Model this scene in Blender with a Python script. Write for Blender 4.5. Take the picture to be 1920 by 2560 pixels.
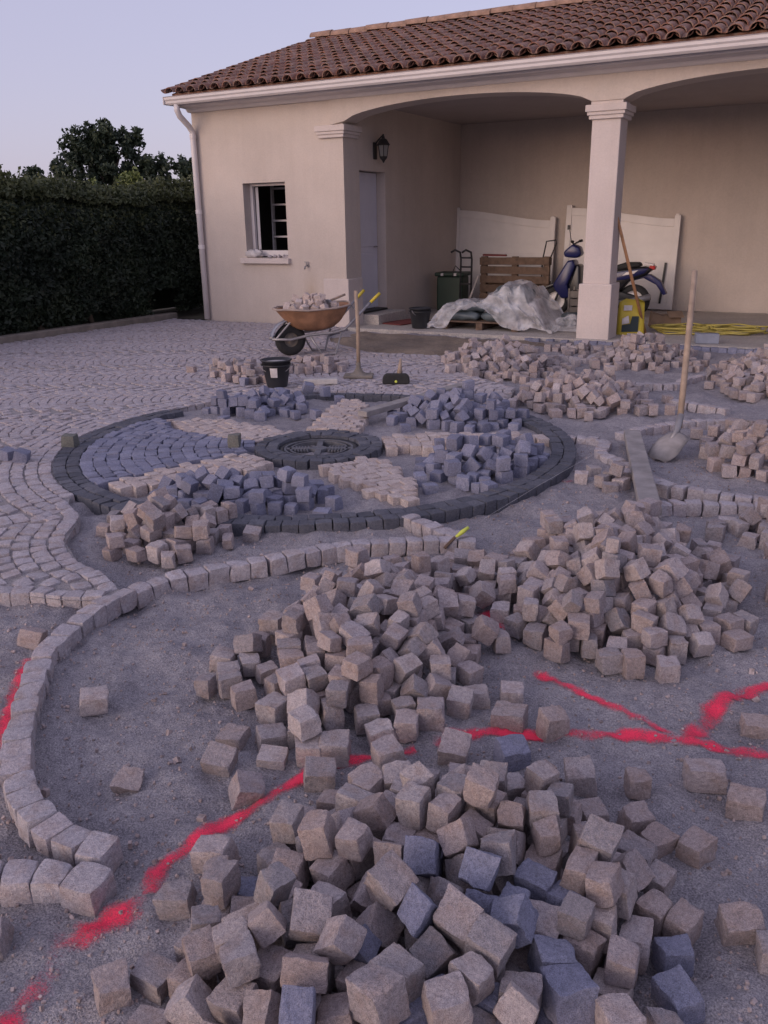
import bpy, bmesh, math, random, bisect, base64, struct
import numpy as np
from mathutils import Vector, Matrix, Euler, Quaternion
R = math.radians
for o in list(bpy.data.objects): bpy.data.objects.remove(o)
scene = bpy.context.scene
COL = scene.collection
random.seed(11)
# ---------------------------------------------------------------- camera
def make_camera():
    pitch, roll, yaw = 0.3282, -0.015, 0.5007
    fw = Vector((-math.sin(yaw)*math.cos(pitch), math.cos(yaw)*math.cos(pitch), -math.sin(pitch)))
    r = Vector((math.cos(yaw), math.sin(yaw), 0)); u = r.cross(fw)
    r2 = math.cos(roll)*r + math.sin(roll)*u; u2 = -math.sin(roll)*r + math.cos(roll)*u
    cam = bpy.data.cameras.new('camera'); o = bpy.data.objects.new('camera', cam); COL.objects.link(o)
    m = Matrix((r2, u2, -fw)).transposed().to_4x4(); m.translation = (0, 0, 1.5); o.matrix_world = m
    cam.sensor_fit = 'VERTICAL'; cam.sensor_height = 32; cam.sensor_width = 24; cam.lens = 2117.47/2560*32
    cam.clip_start = .05; cam.clip_end = 2000
    scene.camera = o
make_camera()
# ---------------------------------------------------------------- dusk sky, faint low sun behind the camera, exposure
SUN_EL, SUN_AZ = R(12), R(200)          # azimuth clockwise from +Y
w = bpy.data.worlds.new('World'); scene.world = w; w.use_nodes = True
nt = w.node_tree; nt.nodes.clear()
sky = nt.nodes.new('ShaderNodeTexSky'); sky.sky_type = 'NISHITA'; sky.sun_disc = False
sky.sun_elevation = SUN_EL; sky.sun_rotation = SUN_AZ; sky.air_density = 1.0; sky.dust_density = 2.0; sky.ozone_density = 1.5
tint = nt.nodes.new('ShaderNodeMixRGB'); tint.blend_type = 'MULTIPLY'; tint.inputs[0].default_value = 1; tint.inputs[2].default_value = (1.03, .83, .91, 1)
bg = nt.nodes.new('ShaderNodeBackground'); bg.inputs[1].default_value = .130
wo = nt.nodes.new('ShaderNodeOutputWorld')
nt.links.new(sky.outputs[0], tint.inputs[1])
haze_mix = nt.nodes.new('ShaderNodeMixRGB'); haze_mix.inputs[0].default_value = .75; haze_mix.inputs[2].default_value = (1.95, 1.82, 2.48, 1)   # thin even veil over the whole dusk sky
nt.links.new(tint.outputs[0], haze_mix.inputs[1]); nt.links.new(haze_mix.outputs[0], bg.inputs[0])
nt.links.new(bg.outputs[0], wo.inputs[0])
sl = bpy.data.lights.new('sun', 'SUN'); sl.energy = .62; sl.angle = R(45); sl.color = (1.0, .88, .80)
so = bpy.data.objects.new('sun', sl); COL.objects.link(so)
sd = Vector((math.sin(SUN_AZ)*math.cos(SUN_EL), math.cos(SUN_AZ)*math.cos(SUN_EL), math.sin(SUN_EL)))
so.rotation_euler = sd.to_track_quat('Z', 'Y').to_euler()
vs = scene.view_settings; vs.view_transform = 'Standard'; vs.look = 'None'; vs.exposure = 1.10; vs.gamma = 1; vs.use_curve_mapping = False
scene.render.engine = 'CYCLES'
scene.render.resolution_x = 768; scene.render.resolution_y = 1024
# ---------------------------------------------------------------- layout (metres; X along the facade, Y towards the house, Z up; paving top = 0)
SAND_Z = -0.055
MC = (-3.31, 5.08); MR = 1.84          # medallion centre and outer radius
IC = (-3.24, 4.96)                     # manhole centre
EDGES = {
 'front':  [(-1.50,3.70),(-1.67,3.62),(-2.03,3.38),(-2.26,3.06),(-2.42,2.86),(-2.57,2.60),(-2.62,2.43),(-2.62,2.27),(-2.58,2.10),(-2.50,1.89),(-2.37,1.73),(-2.22,1.56),(-2.07,1.41),(-1.91,1.29),(-1.74,1.22),(-1.58,1.20),(-1.47,1.21)],
 'near':   [(-1.80,0.93),(-1.66,1.03),(-1.52,1.10),(-1.36,1.13)],
 'branch': [(-1.98,3.87),(-1.84,3.82),(-1.70,3.75),(-1.56,3.69)],
 'tip':    [(-1.74,5.98),(-1.46,5.98),(-1.41,5.78),(-1.38,5.62),(-1.22,5.48),(-1.12,5.36),(-0.96,5.17),(-0.79,5.04),(-0.62,5.03),(-0.46,5.01),(-0.28,5.02),(0.1,5.06)],
 'upper':  [(-1.40,6.22),(-1.22,6.60),(-0.90,6.95),(-0.70,7.05)],
 'lower':  [(-0.82,4.66),(-0.67,4.77),(-0.51,4.82),(-0.35,4.87),(0.0,4.93)],
 'far_a':  [(-2.56,7.05),(-2.54,7.56),(-2.45,7.85)],
 'far_b':  [(-1.85,8.35),(-1.60,8.37),(-1.42,8.45),(-1.38,8.75),(-1.22,9.16),(-1.00,9.38)],
 'far_c':  [(-3.24,9.69),(-2.97,9.80),(-2.78,9.74),(-2.60,9.62),(-2.62,10.10),(-2.50,10.62)],
 'far_d':  [(-1.30,7.66),(-1.03,7.56),(-0.80,7.46)],
}
SLAB_ROW = [(-3.9,11.22),(0.6,11.24)]   # bluish row along the slab
PAVE = [(-10.35,3.2),(-3.25,2.12),(-3.0,2.21),(-2.82,2.25),(-2.66,2.32),(-2.66,2.44),(-2.89,2.55),(-3.1,2.60),(-3.36,2.76),(-3.5,2.95),(-3.62,3.1),(-3.82,3.2),
        (-4.05,3.42),(-4.55,3.72),(-5.0,4.3),(-5.2,5.1),(-4.95,6.1),(-4.3,6.75),(-3.3,6.97),(-2.75,6.95),(-2.62,7.2),(-2.75,7.7),(-3.3,8.1),(-3.75,8.9),(-4.0,9.35),(-5.2,9.2),(-6.2,9.9),(-6.75,10.7),(-6.8,11.42),(-10.35,11.42)]
# beige petals of the medallion, corner points on the ground
PETALS = {
 'a': [(-3.60,4.56),(-3.24,4.46),(-3.26,4.25),(-3.40,4.0),(-3.68,3.58),(-3.93,3.55),(-3.88,3.72),(-3.74,4.2)],
 'b': [(-3.05,4.55),(-2.79,4.84),(-2.55,4.76),(-2.18,4.42),(-2.02,4.14),(-2.12,4.08),(-2.48,4.21),(-2.78,4.38)],
 'c': [(-2.95,5.36),(-2.62,5.66),(-2.2,5.86),(-1.80,6.0),(-1.75,5.88),(-2.04,5.66),(-2.42,5.30),(-2.74,5.10)],
 'd': [(-3.62,5.42),(-3.80,5.9),(-3.95,6.52),(-3.72,6.45),(-3.52,6.12),(-3.32,5.72),(-3.22,5.50)],
 'e': [(-3.62,5.28),(-3.95,5.36),(-4.55,5.38),(-4.85,5.15),(-4.45,4.93),(-4.05,4.86),(-3.72,4.90)],
}
def inside(x, y, poly):
    c = False; n = len(poly); j = n - 1
    for i in range(n):
        xi, yi = poly[i]; xj, yj = poly[j]
        if (yi > y) != (yj > y) and x < (xj - xi) * (y - yi) / (yj - yi) + xi: c = not c
        j = i
    return c
def poly_dist(x, y, poly, closed=True):
    b = 1e9; n = len(poly)
    for i in range(n if closed else n - 1):
        ax, ay = poly[i]; bx, by = poly[(i + 1) % n]
        dx, dy = bx - ax, by - ay; L = dx * dx + dy * dy
        t = max(0, min(1, ((x - ax) * dx + (y - ay) * dy) / L)) if L else 0
        b = min(b, math.hypot(x - ax - t * dx, y - ay - t * dy))
    return b
def along(pts, step, jitter=0.0, rnd=None):
    """stones along a smoothed polyline: (x, y, angle, length)"""
    P = [pts[0]] + list(pts) + [pts[-1]]; fine = []
    for i in range(1, len(P) - 2):
        p0, p1, p2, p3 = P[i-1], P[i], P[i+1], P[i+2]
        for k in range(20):
            t = k / 20
            fine.append(tuple(0.5 * ((2*p1[a]) + (-p0[a]+p2[a])*t + (2*p0[a]-5*p1[a]+4*p2[a]-p3[a])*t*t + (-p0[a]+3*p1[a]-3*p2[a]+p3[a])*t**3) for a in (0, 1)))
    fine.append(pts[-1])
    S = [0]
    for a, b in zip(fine, fine[1:]): S.append(S[-1] + math.hypot(b[0]-a[0], b[1]-a[1]))
    def at(s):
        s = max(0, min(S[-1], s)); k = bisect.bisect_left(S, s); k = max(1, min(len(S)-1, k))
        t = (s - S[k-1]) / max(1e-9, S[k] - S[k-1])
        return [fine[k-1][a] + t * (fine[k][a] - fine[k-1][a]) for a in (0, 1)]
    out = []; s = 0
    while s < S[-1] - step * .5:
        L = step * (1 + (rnd.uniform(-jitter, jitter) if rnd else 0))
        a, b = at(s), at(s + L)
        out.append(((a[0]+b[0])/2, (a[1]+b[1])/2, math.atan2(b[1]-a[1], b[0]-a[0]), L)); s += L
    return out
# ---------------------------------------------------------------- helpers
def tag(o, label=None, cat=None, group=None, kind=None):
    if label: o['label'] = label
    if cat: o['category'] = cat
    if group: o['group'] = group
    if kind: o['kind'] = kind
    return o
def link(name, me, parent=None, mat=None):
    o = bpy.data.objects.new(name, me); COL.objects.link(o)
    if parent: o.parent = parent
    if mat and me and not me.materials: me.materials.append(mat)
    return o
def empty(name, loc=(0,0,0), rz=0):
    o = bpy.data.objects.new(name, None); COL.objects.link(o); o.location = loc; o.rotation_euler = (0,0,rz); o.empty_display_size = .1
    return o
class MB:
    def __init__(s): s.v = []; s.f = []
    def add(s, vs, fs):
        n = len(s.v); s.v += [tuple(q) for q in vs]; s.f += [tuple(i+n for i in f) for f in fs]; return s
    def box(s, c, d, rot=None):
        x, y, z = d[0]/2, d[1]/2, d[2]/2
        vs = [Vector((a*x, b*y, e*z)) for a in (-1,1) for b in (-1,1) for e in (-1,1)]
        if rot is not None:
            m = rot if isinstance(rot, Matrix) else Euler(rot).to_matrix()
            vs = [m @ q for q in vs]
        return s.add([q + Vector(c) for q in vs], [(0,1,3,2),(4,6,7,5),(0,4,5,1),(2,3,7,6),(0,2,6,4),(1,5,7,3)])
    def span(s, x0, x1, y0, y1, z0, z1): return s.box(((x0+x1)/2,(y0+y1)/2,(z0+z1)/2), (x1-x0,y1-y0,z1-z0))
    def beam(s, a, b, wd, ht, up=(0,0,1)):
        a, b = Vector(a), Vector(b); d = b-a; L = d.length; d.normalize(); u = Vector(up); x = d.cross(u)
        if x.length < 1e-4: x = Vector((1,0,0))
        x.normalize(); u = x.cross(d)
        return s.box((a+b)/2, (wd, L, ht), Matrix((x, d, u)).transposed())
    def tube(s, pts, r, n=8, cap=True, closed=False):
        pts = [Vector(q) for q in pts]; rs = r if isinstance(r, (list, tuple)) else [r]*len(pts); m = len(pts); vs = []; prev = None
        for i, q in enumerate(pts):
            t = (pts[(i+1) % m] - pts[i-1]) if closed else (pts[min(i+1, m-1)] - pts[max(i-1, 0)]); t.normalize()
            a = Vector((0,0,1)) if abs(t.z) < .9 else Vector((1,0,0))
            x = t.cross(a) if prev is None else prev - t*prev.dot(t)
            x.normalize(); prev = x; y = t.cross(x)
            for k in range(n):
                g = 2*math.pi*k/n; vs.append(q + (x*math.cos(g) + y*math.sin(g))*rs[i])
        fs = [(i*n+k, i*n+(k+1) % n, ((i+1) % m)*n+(k+1) % n, ((i+1) % m)*n+k) for i in range(m if closed else m-1) for k in range(n)]
        if cap and not closed: fs += [tuple(range(n))[::-1], tuple(range((m-1)*n, m*n))]
        return s.add(vs, fs)
    def lathe(s, prof, n=24, c=(0,0,0), m=None):
        vs = []; k = len(prof)
        for i in range(n):
            g = 2*math.pi*i/n
            for r, z in prof:
                q = Vector((r*math.cos(g), r*math.sin(g), z)); vs.append((m @ q if m else q) + Vector(c))
        return s.add(vs, [(i*k+j, ((i+1) % n)*k+j, ((i+1) % n)*k+j+1, i*k+j+1) for i in range(n) for j in range(k-1)])
    def prism(s, poly, a, b, plane='xz'):
        n = len(poly)
        def P(q, t): return (q[0], t, q[1]) if plane == 'xz' else ((q[0], q[1], t) if plane == 'xy' else (t, q[0], q[1]))
        return s.add([P(q, a) for q in poly] + [P(q, b) for q in poly], [tuple(range(n))[::-1], tuple(range(n, 2*n))] + [(i, (i+1) % n, n+(i+1) % n, n+i) for i in range(n)])
    def grid(s, fn, nu, nv):
        return s.add([fn(i/nu, j/nv) for i in range(nu+1) for j in range(nv+1)], [(i*(nv+1)+j, (i+1)*(nv+1)+j, (i+1)*(nv+1)+j+1, i*(nv+1)+j+1) for i in range(nu) for j in range(nv)])
    def mesh(s, name, mat=None, smooth=False, fix=True):
        me = bpy.data.meshes.new(name); me.from_pydata(s.v, [], s.f)
        if fix:
            bm = bmesh.new(); bm.from_mesh(me); bmesh.ops.recalc_face_normals(bm, faces=bm.faces); bm.to_mesh(me); bm.free()
        if smooth: me.shade_smooth()
        if mat: me.materials.append(mat)
        return me
    def build(s, name, mat, parent=None, smooth=False, bevel=0, fix=True, seg=2):
        o = link(name, s.mesh(name, mat, smooth, fix), parent)
        if bevel:
            b = o.modifiers.new('bevel', 'BEVEL'); b.width = bevel; b.segments = seg; b.limit_method = 'ANGLE'; b.angle_limit = R(35)
        return o
def sub_local(o, root):                      # part built in world coordinates, root at its own place
    o.matrix_parent_inverse = root.matrix_basis.inverted(); return o
def thing(name, label, cat, loc, group=None, rz=0):
    return tag(empty(name, loc, rz), label, cat, group)
_NG = np.random.RandomState(5).rand(64, 64)
def vnoise(x, y):
    x = np.asarray(x, float); y = np.asarray(y, float)
    xi = np.floor(x).astype(int); yi = np.floor(y).astype(int); u = x-xi; v = y-yi
    u = u*u*(3-2*u); v = v*v*(3-2*v)
    g = lambda a, b: _NG[a % 64, b % 64]
    return (g(xi,yi)*(1-u)+g(xi+1,yi)*u)*(1-v) + (g(xi,yi+1)*(1-u)+g(xi+1,yi+1)*u)*v - .5
def fbm(x, y, f=1.0, o=3):
    t = 0; a = 1.0
    for k in range(o): t = t + a*vnoise(x*f+17*k, y*f+9*k); f *= 2.1; a *= .5
    return t
# ---------------------------------------------------------------- materials
def mat_new(name):
    m = bpy.data.materials.new(name); m.use_nodes = True; nt = m.node_tree; b = nt.nodes['Principled BSDF']; return m, nt, b
def ramp(nt, fac, stops):
    r = nt.nodes.new('ShaderNodeValToRGB'); e = r.color_ramp.elements
    while len(e) < len(stops): e.new(.5)
    for k, (p, c) in enumerate(stops): e[k].position = p; e[k].color = (*c, 1)
    nt.links.new(fac, r.inputs[0]); return r.outputs[0]
def noise(nt, vec, scale, detail=3, rough=.55, dist=0):
    n = nt.nodes.new('ShaderNodeTexNoise'); n.inputs['Scale'].default_value = scale; n.inputs['Detail'].default_value = detail; n.inputs['Roughness'].default_value = rough; n.inputs['Distortion'].default_value = dist
    if vec is not None: nt.links.new(vec, n.inputs['Vector'])
    return n.outputs['Fac']
def math_n(nt, op, a, b=None):
    n = nt.nodes.new('ShaderNodeMath'); n.operation = op
    for i, q in enumerate((a, b)):
        if q is None: continue
        if isinstance(q, (int, float)): n.inputs[i].default_value = q
        else: nt.links.new(q, n.inputs[i])
    return n.outputs[0]
def mix(nt, f, a, b, mode='MIX'):
    n = nt.nodes.new('ShaderNodeMixRGB'); n.blend_type = mode
    for i, q in enumerate((f, a, b)):
        if isinstance(q, (int, float)): n.inputs[i].default_value = q
        elif isinstance(q, tuple): n.inputs[i].default_value = (*q, 1)
        else: nt.links.new(q, n.inputs[i])
    return n.outputs[0]
def bump(nt, b, h, strength=.3, dist=.01):
    n = nt.nodes.new('ShaderNodeBump'); n.inputs['Strength'].default_value = strength; n.inputs['Distance'].default_value = dist
    nt.links.new(h, n.inputs['Height']); nt.links.new(n.outputs[0], b.inputs['Normal'])
def coords(nt, kind='Object'):
    n = nt.nodes.new('ShaderNodeTexCoord'); return n.outputs[kind]
def geo_pos(nt): return nt.nodes.new('ShaderNodeNewGeometry').outputs['Position']
def plain(name, col, rough=.6, var=.12, scale=8, bmp=.08, metal=0, bscale=60):
    m, nt, b = mat_new(name); v = coords(nt)
    n = noise(nt, v, scale, 4)
    c = ramp(nt, n, [(.3, tuple(max(0, q*(1-var)) for q in col)), (.7, tuple(min(1, q*(1+var)) for q in col))])
    nt.links.new(c, b.inputs['Base Color']); b.inputs['Roughness'].default_value = rough; b.inputs['Metallic'].default_value = metal
    if bmp: bump(nt, b, noise(nt, v, bscale, 3), bmp, .004)
    return m
def granite(name, cols, attr=False, speck=.30, dark=None):
    """split stone: every piece its own tone (cols), fine crystals, rusty and pale faces"""
    m, nt, b = mat_new(name); scale = 1.0 if attr else .1      # object coordinates are in stone lengths of 0.1 m
    if attr:
        a = nt.nodes.new('ShaderNodeAttribute'); a.attribute_name = 'rnd'; rnd = a.outputs['Fac']; v = geo_pos(nt)
    else:
        rnd = nt.nodes.new('ShaderNodeObjectInfo').outputs['Random']; v0 = coords(nt)
        ad = nt.nodes.new('ShaderNodeVectorMath'); ad.operation = 'ADD'; nt.links.new(v0, ad.inputs[0])
        cb = nt.nodes.new('ShaderNodeCombineXYZ')
        for k, mul in enumerate((7.3, 13.1, 29.7)): nt.links.new(math_n(nt, 'MULTIPLY', rnd, mul), cb.inputs[k])
        nt.links.new(cb.outputs[0], ad.inputs[1]); v = ad.outputs[0]
    base = ramp(nt, rnd, [(i/(len(cols)-1), c) for i, c in enumerate(cols)])
    big = noise(nt, v, 16*scale, 3)
    base = mix(nt, math_n(nt, 'MULTIPLY', ramp(nt, big, [(.47, (0,0,0)), (.70, (1,1,1))]), .45), base, (.31, .215, .17) if not dark else dark)
    fine = noise(nt, v, 330*scale, 2, .7)
    sp = ramp(nt, fine, [(.30, (1-speck*1.6,)*3), (.5, (1,1,1)), (.72, (1+speck*1.2,)*3)])
    base = mix(nt, 1.0, base, sp, 'MULTIPLY')
    mid = noise(nt, v, 75*scale, 5, .62)
    base = mix(nt, 1.0, base, ramp(nt, mid, [(.3, (.72,.72,.74)), (.7, (1.22,1.20,1.18))]), 'MULTIPLY')
    nt.links.new(base, b.inputs['Base Color']); b.inputs['Roughness'].default_value = .85
    h = math_n(nt, 'ADD', math_n(nt, 'MULTIPLY', mid, .8), math_n(nt, 'MULTIPLY', fine, .35))
    bump(nt, b, h, .85, .009)
    return m
BEIGE = [(.41,.35,.355),(.305,.275,.285),(.495,.445,.45),(.34,.275,.262),(.45,.40,.412),(.395,.325,.312),(.268,.25,.268),(.47,.41,.402),(.35,.312,.322)]
GREY = [(.21,.218,.305),(.25,.26,.355),(.18,.188,.265),(.285,.295,.395),(.228,.236,.325)]
DARK = [(.095,.10,.125),(.125,.13,.16),(.078,.083,.105),(.15,.155,.185)]
PINK = [(.54,.465,.44),(.58,.51,.48),(.50,.42,.39),(.56,.485,.455)]
M = {}
M['beige'] = granite('beige_granite', BEIGE); M['beige_a'] = granite('beige_granite_many', BEIGE, True)
M['grey'] = granite('blue_grey_granite', GREY, dark=(.18,.185,.23))
M['dark'] = granite('dark_basalt', DARK, dark=(.06,.063,.08)); M['pink'] = granite('pink_granite', PINK)
M['block'] = granite('mossy_grey_stone', [(.15,.155,.14),(.17,.17,.155)], dark=(.12,.13,.11))
PAVEC = [(.47,.435,.465),(.43,.40,.425),(.51,.475,.50),(.40,.375,.40),(.49,.44,.46)]
M['pave'] = granite('paving_granite', PAVEC); M['pave_a'] = granite('paving_granite_many', PAVEC, True)
def sand_mat(name, a, b_, c, bs=.5):
    m, nt, b = mat_new(name); v = geo_pos(nt)
    n1 = noise(nt, v, 2.2, 5, .6); n2 = noise(nt, v, 210, 3, .75); n3 = noise(nt, v, 26, 4, .6)
    base = ramp(nt, n1, [(.35, a), (.5, b_), (.68, c)])
    base = mix(nt, 1.0, base, ramp(nt, n2, [(.28, (.38,.38,.41)), (.5, (1,1,1)), (.74, (1.9,1.87,1.83))]), 'MULTIPLY')
    base = mix(nt, 1.0, base, ramp(nt, n3, [(.3, (.80,.80,.82)), (.7, (1.15,1.15,1.13))]), 'MULTIPLY')
    nt.links.new(base, b.inputs['Base Color']); b.inputs['Roughness'].default_value = .95
    n4 = noise(nt, v, 90, 3, .65)
    h = math_n(nt, 'ADD', math_n(nt, 'MULTIPLY', n2, .3), math_n(nt, 'ADD', math_n(nt, 'MULTIPLY', n3, 1.0), math_n(nt, 'MULTIPLY', n4, .6)))
    bump(nt, b, h, bs, .02); return m
M['sand'] = sand_mat('crushed_sand', (.27,.253,.275), (.32,.30,.322), (.37,.345,.365), 1.0)
M['wetsand'] = sand_mat('brown_sand', (.17,.135,.105), (.21,.17,.135), (.24,.195,.155))
M['bed'] = sand_mat('joint_sand', (.25,.228,.23), (.30,.275,.275), (.34,.31,.31))
M['soil'] = sand_mat('soil', (.06,.055,.04), (.09,.08,.055), (.07,.08,.04))
M['slab'] = sand_mat('concrete_slab', (.36,.33,.31), (.40,.37,.345), (.44,.41,.38), .12)
def plaster(name, col, stain=None):
    m, nt, b = mat_new(name); v = geo_pos(nt)
    n1 = noise(nt, v, 1.1, 5, .65); c = ramp(nt, n1, [(.3, tuple(q*.91 for q in col)), (.7, tuple(min(1, q*1.06) for q in col))])
    mp = nt.nodes.new('ShaderNodeMapping'); mp.inputs['Scale'].default_value = (9, 9, .7); nt.links.new(v, mp.inputs['Vector'])
    c = mix(nt, 1.0, c, ramp(nt, noise(nt, mp.outputs[0], 1.0, 4, .6), [(.30, (.965,.96,.955)), (.55, (1,1,1))]), 'MULTIPLY')      # rain runs
    c = mix(nt, 1.0, c, ramp(nt, noise(nt, v, 45, 3, .7), [(.25, (.93,.93,.93)), (.6, (1.03,1.03,1.03))]), 'MULTIPLY')
    if stain:
        sx = nt.nodes.new('ShaderNodeSeparateXYZ'); nt.links.new(v, sx.inputs[0])
        dx = math_n(nt, 'ABSOLUTE', math_n(nt, 'SUBTRACT', sx.outputs[0], -7.50))
        f = math_n(nt, 'SUBTRACT', 1.0, math_n(nt, 'DIVIDE', dx, .17))
        g = math_n(nt, 'SUBTRACT', 1.0, math_n(nt, 'DIVIDE', sx.outputs[2], .86))
        f = math_n(nt, 'MULTIPLY', math_n(nt, 'MAXIMUM', f, 0.0), math_n(nt, 'MAXIMUM', math_n(nt, 'MULTIPLY', g, 1.5), 0.0))
        f = math_n(nt, 'MULTIPLY', f, math_n(nt, 'ADD', noise(nt, v, 14, 4), .25))
        c = mix(nt, f, c, stain)
    nt.links.new(c, b.inputs['Base Color']); b.inputs['Roughness'].default_value = .9
    bump(nt, b, math_n(nt, 'ADD', noise(nt, v, 160, 4, .7), noise(nt, v, 28, 3)), .5, .006); return m
M['wall'] = plaster('beige_render', (.555,.485,.435), (.36,.26,.16))
M['stone'] = plaster('cast_stone', (.60,.53,.50))
M['ceil'] = plaster('ceiling_board', (.42,.37,.36))
M['white'] = plain('white_pvc', (.66,.62,.62), .45, .05, 5, .03)
M['gate'] = plain('white_gate_paint', (.70,.66,.64), .45, .06, 4, .04)
M['door'] = plain('pale_grey_door', (.58,.58,.66), .5, .05, 3, .03)
M['black'] = plain('black_metal', (.022,.022,.024), .5, .2)
M['rubber'] = plain('black_rubber', (.02,.02,.021), .8, .25, 20)
M['plastic'] = plain('black_plastic', (.028,.030,.036), .45, .25, 6, .05)
M['wood'] = plain('ash_handle', (.33,.25,.19), .7, .25, 14, .2)
M['warmwood'] = plain('orange_wood', (.42,.22,.11), .65, .2, 14, .2)
M['brown'] = plain('weathered_pallet_wood', (.13,.085,.06), .85, .35, 12, .4)
M['plank'] = plain('dusty_plank', (.27,.25,.245), .85, .25, 9, .35)
M['dim'] = plain('dim_room', (.10,.095,.09), .95, .1)  # dark wall colour with the unlit room's shade painted in
M['alu'] = plain('dusty_aluminium', (.62,.60,.60), .45, .1, 12, .05, .2)
M['steel'] = plain('galvanised_steel', (.30,.29,.30), .5, .2, 16, .1, .5)
M['tray'] = plain('rusty_orange_tray', (.30,.155,.085), .75, .45, 5, .25)
M['dust'] = plain('cement_dusted_tray', (.36,.29,.25), .9, .2, 8, .3)
M['yellow'] = plain('yellow_plastic', (.52,.41,.04), .5, .12, 6)
M['hose'] = plain('yellow_hose', (.40,.34,.085), .5, .15, 6)
M['lime'] = plain('lime_plastic', (.60,.66,.10), .5, .1)
M['bluepaint'] = plain('blue_scooter_paint', (.014,.017,.085), .3, .1, 4, 0)
M['blackpaint'] = plain('black_scooter_paint', (.012,.012,.016), .35, .1, 4, 0)
M['red'] = plain('red_lens', (.45,.02,.02), .3, .1)
M['mat'] = plain('red_door_mat', (.16,.035,.035), .95, .25, 30, .4)
M['green'] = plain('dark_green_bin', (.012,.035,.022), .5, .2, 4, .03)
M['bags'] = plain('slate_bag', (.10,.125,.14), .5, .3, 6, .3)
M['card'] = plain('brown_cardboard', (.22,.15,.10), .9, .2, 6, .1)
M['print'] = plain('dark_green_print', (.02,.035,.04), .6, .1)
M['cement'] = plain('grey_cement', (.45,.43,.42), .9, .15, 20, .3)
M['iron'] = plain('cast_iron', (.12,.122,.14), .6, .25, 25, .3, .2)
M['label'] = plain('worn_white_label', (.55,.52,.52), .6, .3, 9)
M['bluegrey'] = plain('blue_grey_block', (.25,.27,.33), .85, .15, 9, .3)
M['kerb'] = plain('old_concrete', (.20,.175,.15), .95, .25, 6, .4)
M['bark'] = plain('bark', (.13,.10,.075), .95, .35, 10, .5)
def glass_mat():
    m, nt, b = mat_new('window_glass'); b.inputs['Base Color'].default_value = (.8,.85,.85,1); b.inputs['Roughness'].default_value = .03
    b.inputs['Transmission Weight'].default_value = 1; b.inputs['IOR'].default_value = 1.02; return m
M['glass'] = glass_mat()
def lamp_glass():
    m, nt, b = mat_new('frosted_lantern_glass'); b.inputs['Base Color'].default_value = (.30,.30,.30,1); b.inputs['Roughness'].default_value = .35; b.inputs['Transmission Weight'].default_value = .4; return m
M['lampglass'] = lamp_glass()
def sheet_mat():
    m, nt, b = mat_new('milky_plastic_sheet'); b.inputs['Base Color'].default_value = (.80,.80,.84,1); b.inputs['Roughness'].default_value = .28
    v = geo_pos(nt); n = noise(nt, v, 7, 4)
    tr = nt.nodes.new('ShaderNodeBsdfTransparent'); mx = nt.nodes.new('ShaderNodeMixShader'); out = nt.nodes['Material Output']
    nt.links.new(ramp(nt, n, [(.35, (.30,)*3), (.65, (.62,)*3)]), mx.inputs[0]); nt.links.new(tr.outputs[0], mx.inputs[1]); nt.links.new(b.outputs[0], mx.inputs[2]); nt.links.new(mx.outputs[0], out.inputs[0])
    bump(nt, b, noise(nt, v, 9, 4, .5, 1.5), .5, .04); return m
M['sheet'] = sheet_mat()
def tile_mat(attr):
    m, nt, b = mat_new('canal_tile' + ('_many' if attr else ''))
    if attr:
        a = nt.nodes.new('ShaderNodeAttribute'); a.attribute_name = 'rnd'; rnd = a.outputs['Fac']
    else: rnd = nt.nodes.new('ShaderNodeObjectInfo').outputs['Random']
    v = geo_pos(nt)
    base = ramp(nt, rnd, [(0, (.21,.09,.062)), (.3, (.27,.12,.08)), (.55, (.17,.078,.06)), (.8, (.32,.165,.115)), (1, (.23,.10,.07))])
    n = noise(nt, v, 22, 4, .65)
    base = mix(nt, ramp(nt, n, [(.47, (0,0,0)), (.64, (.85,)*3)]), base, (.33,.26,.215))
    n2 = noise(nt, v, 6, 4); base = mix(nt, ramp(nt, n2, [(.45, (0,0,0)), (.7, (.7,)*3)]), base, (.11,.075,.062))
    nt.links.new(base, b.inputs['Base Color']); b.inputs['Roughness'].default_value = .9
    bump(nt, b, noise(nt, v, 80, 4), .4, .01); return m
M['tile'] = tile_mat(False); M['tile_a'] = tile_mat(True)
M['ridge'] = plain('ridge_mortar_tile', (.30,.19,.14), .9, .3, 10, .4)
def leaf_mat(name, cols):
    m, nt, b = mat_new(name); v = geo_pos(nt)
    n = noise(nt, v, 1.7, 4); n2 = noise(nt, v, 14, 2)
    f = math_n(nt, 'ADD', math_n(nt, 'MULTIPLY', n, .6), math_n(nt, 'MULTIPLY', n2, .4))
    c = ramp(nt, f, [(.34, cols[0]), (.5, cols[1]), (.66, cols[2])])
    nt.links.new(c, b.inputs['Base Color']); b.inputs['Roughness'].default_value = .65
    tl = nt.nodes.new('ShaderNodeBsdfTranslucent'); nt.links.new(c, tl.inputs[0]); mx = nt.nodes.new('ShaderNodeMixShader'); mx.inputs[0].default_value = .2
    nt.links.new(b.outputs[0], mx.inputs[1]); nt.links.new(tl.outputs[0], mx.inputs[2]); nt.links.new(mx.outputs[0], nt.nodes['Material Output'].inputs[0]); return m
M['hedge'] = leaf_mat('hedge_shaded_leaves', [(.013,.021,.014),(.022,.035,.019),(.04,.058,.028)])  # shade of the hedge face is put into this very dark green
M['hedgetop'] = leaf_mat('hedge_lit_growth', [(.045,.06,.03),(.07,.085,.036),(.10,.115,.05)])  # new growth, made paler to paint in the light on the hedge top
M['leafdark'] = leaf_mat('dark_tree_leaves', [(.022,.036,.024),(.036,.055,.032),(.058,.08,.042)])
M['leaflight'] = leaf_mat('light_shrub_leaves', [(.09,.12,.04),(.14,.175,.055),(.20,.225,.08)])
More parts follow.
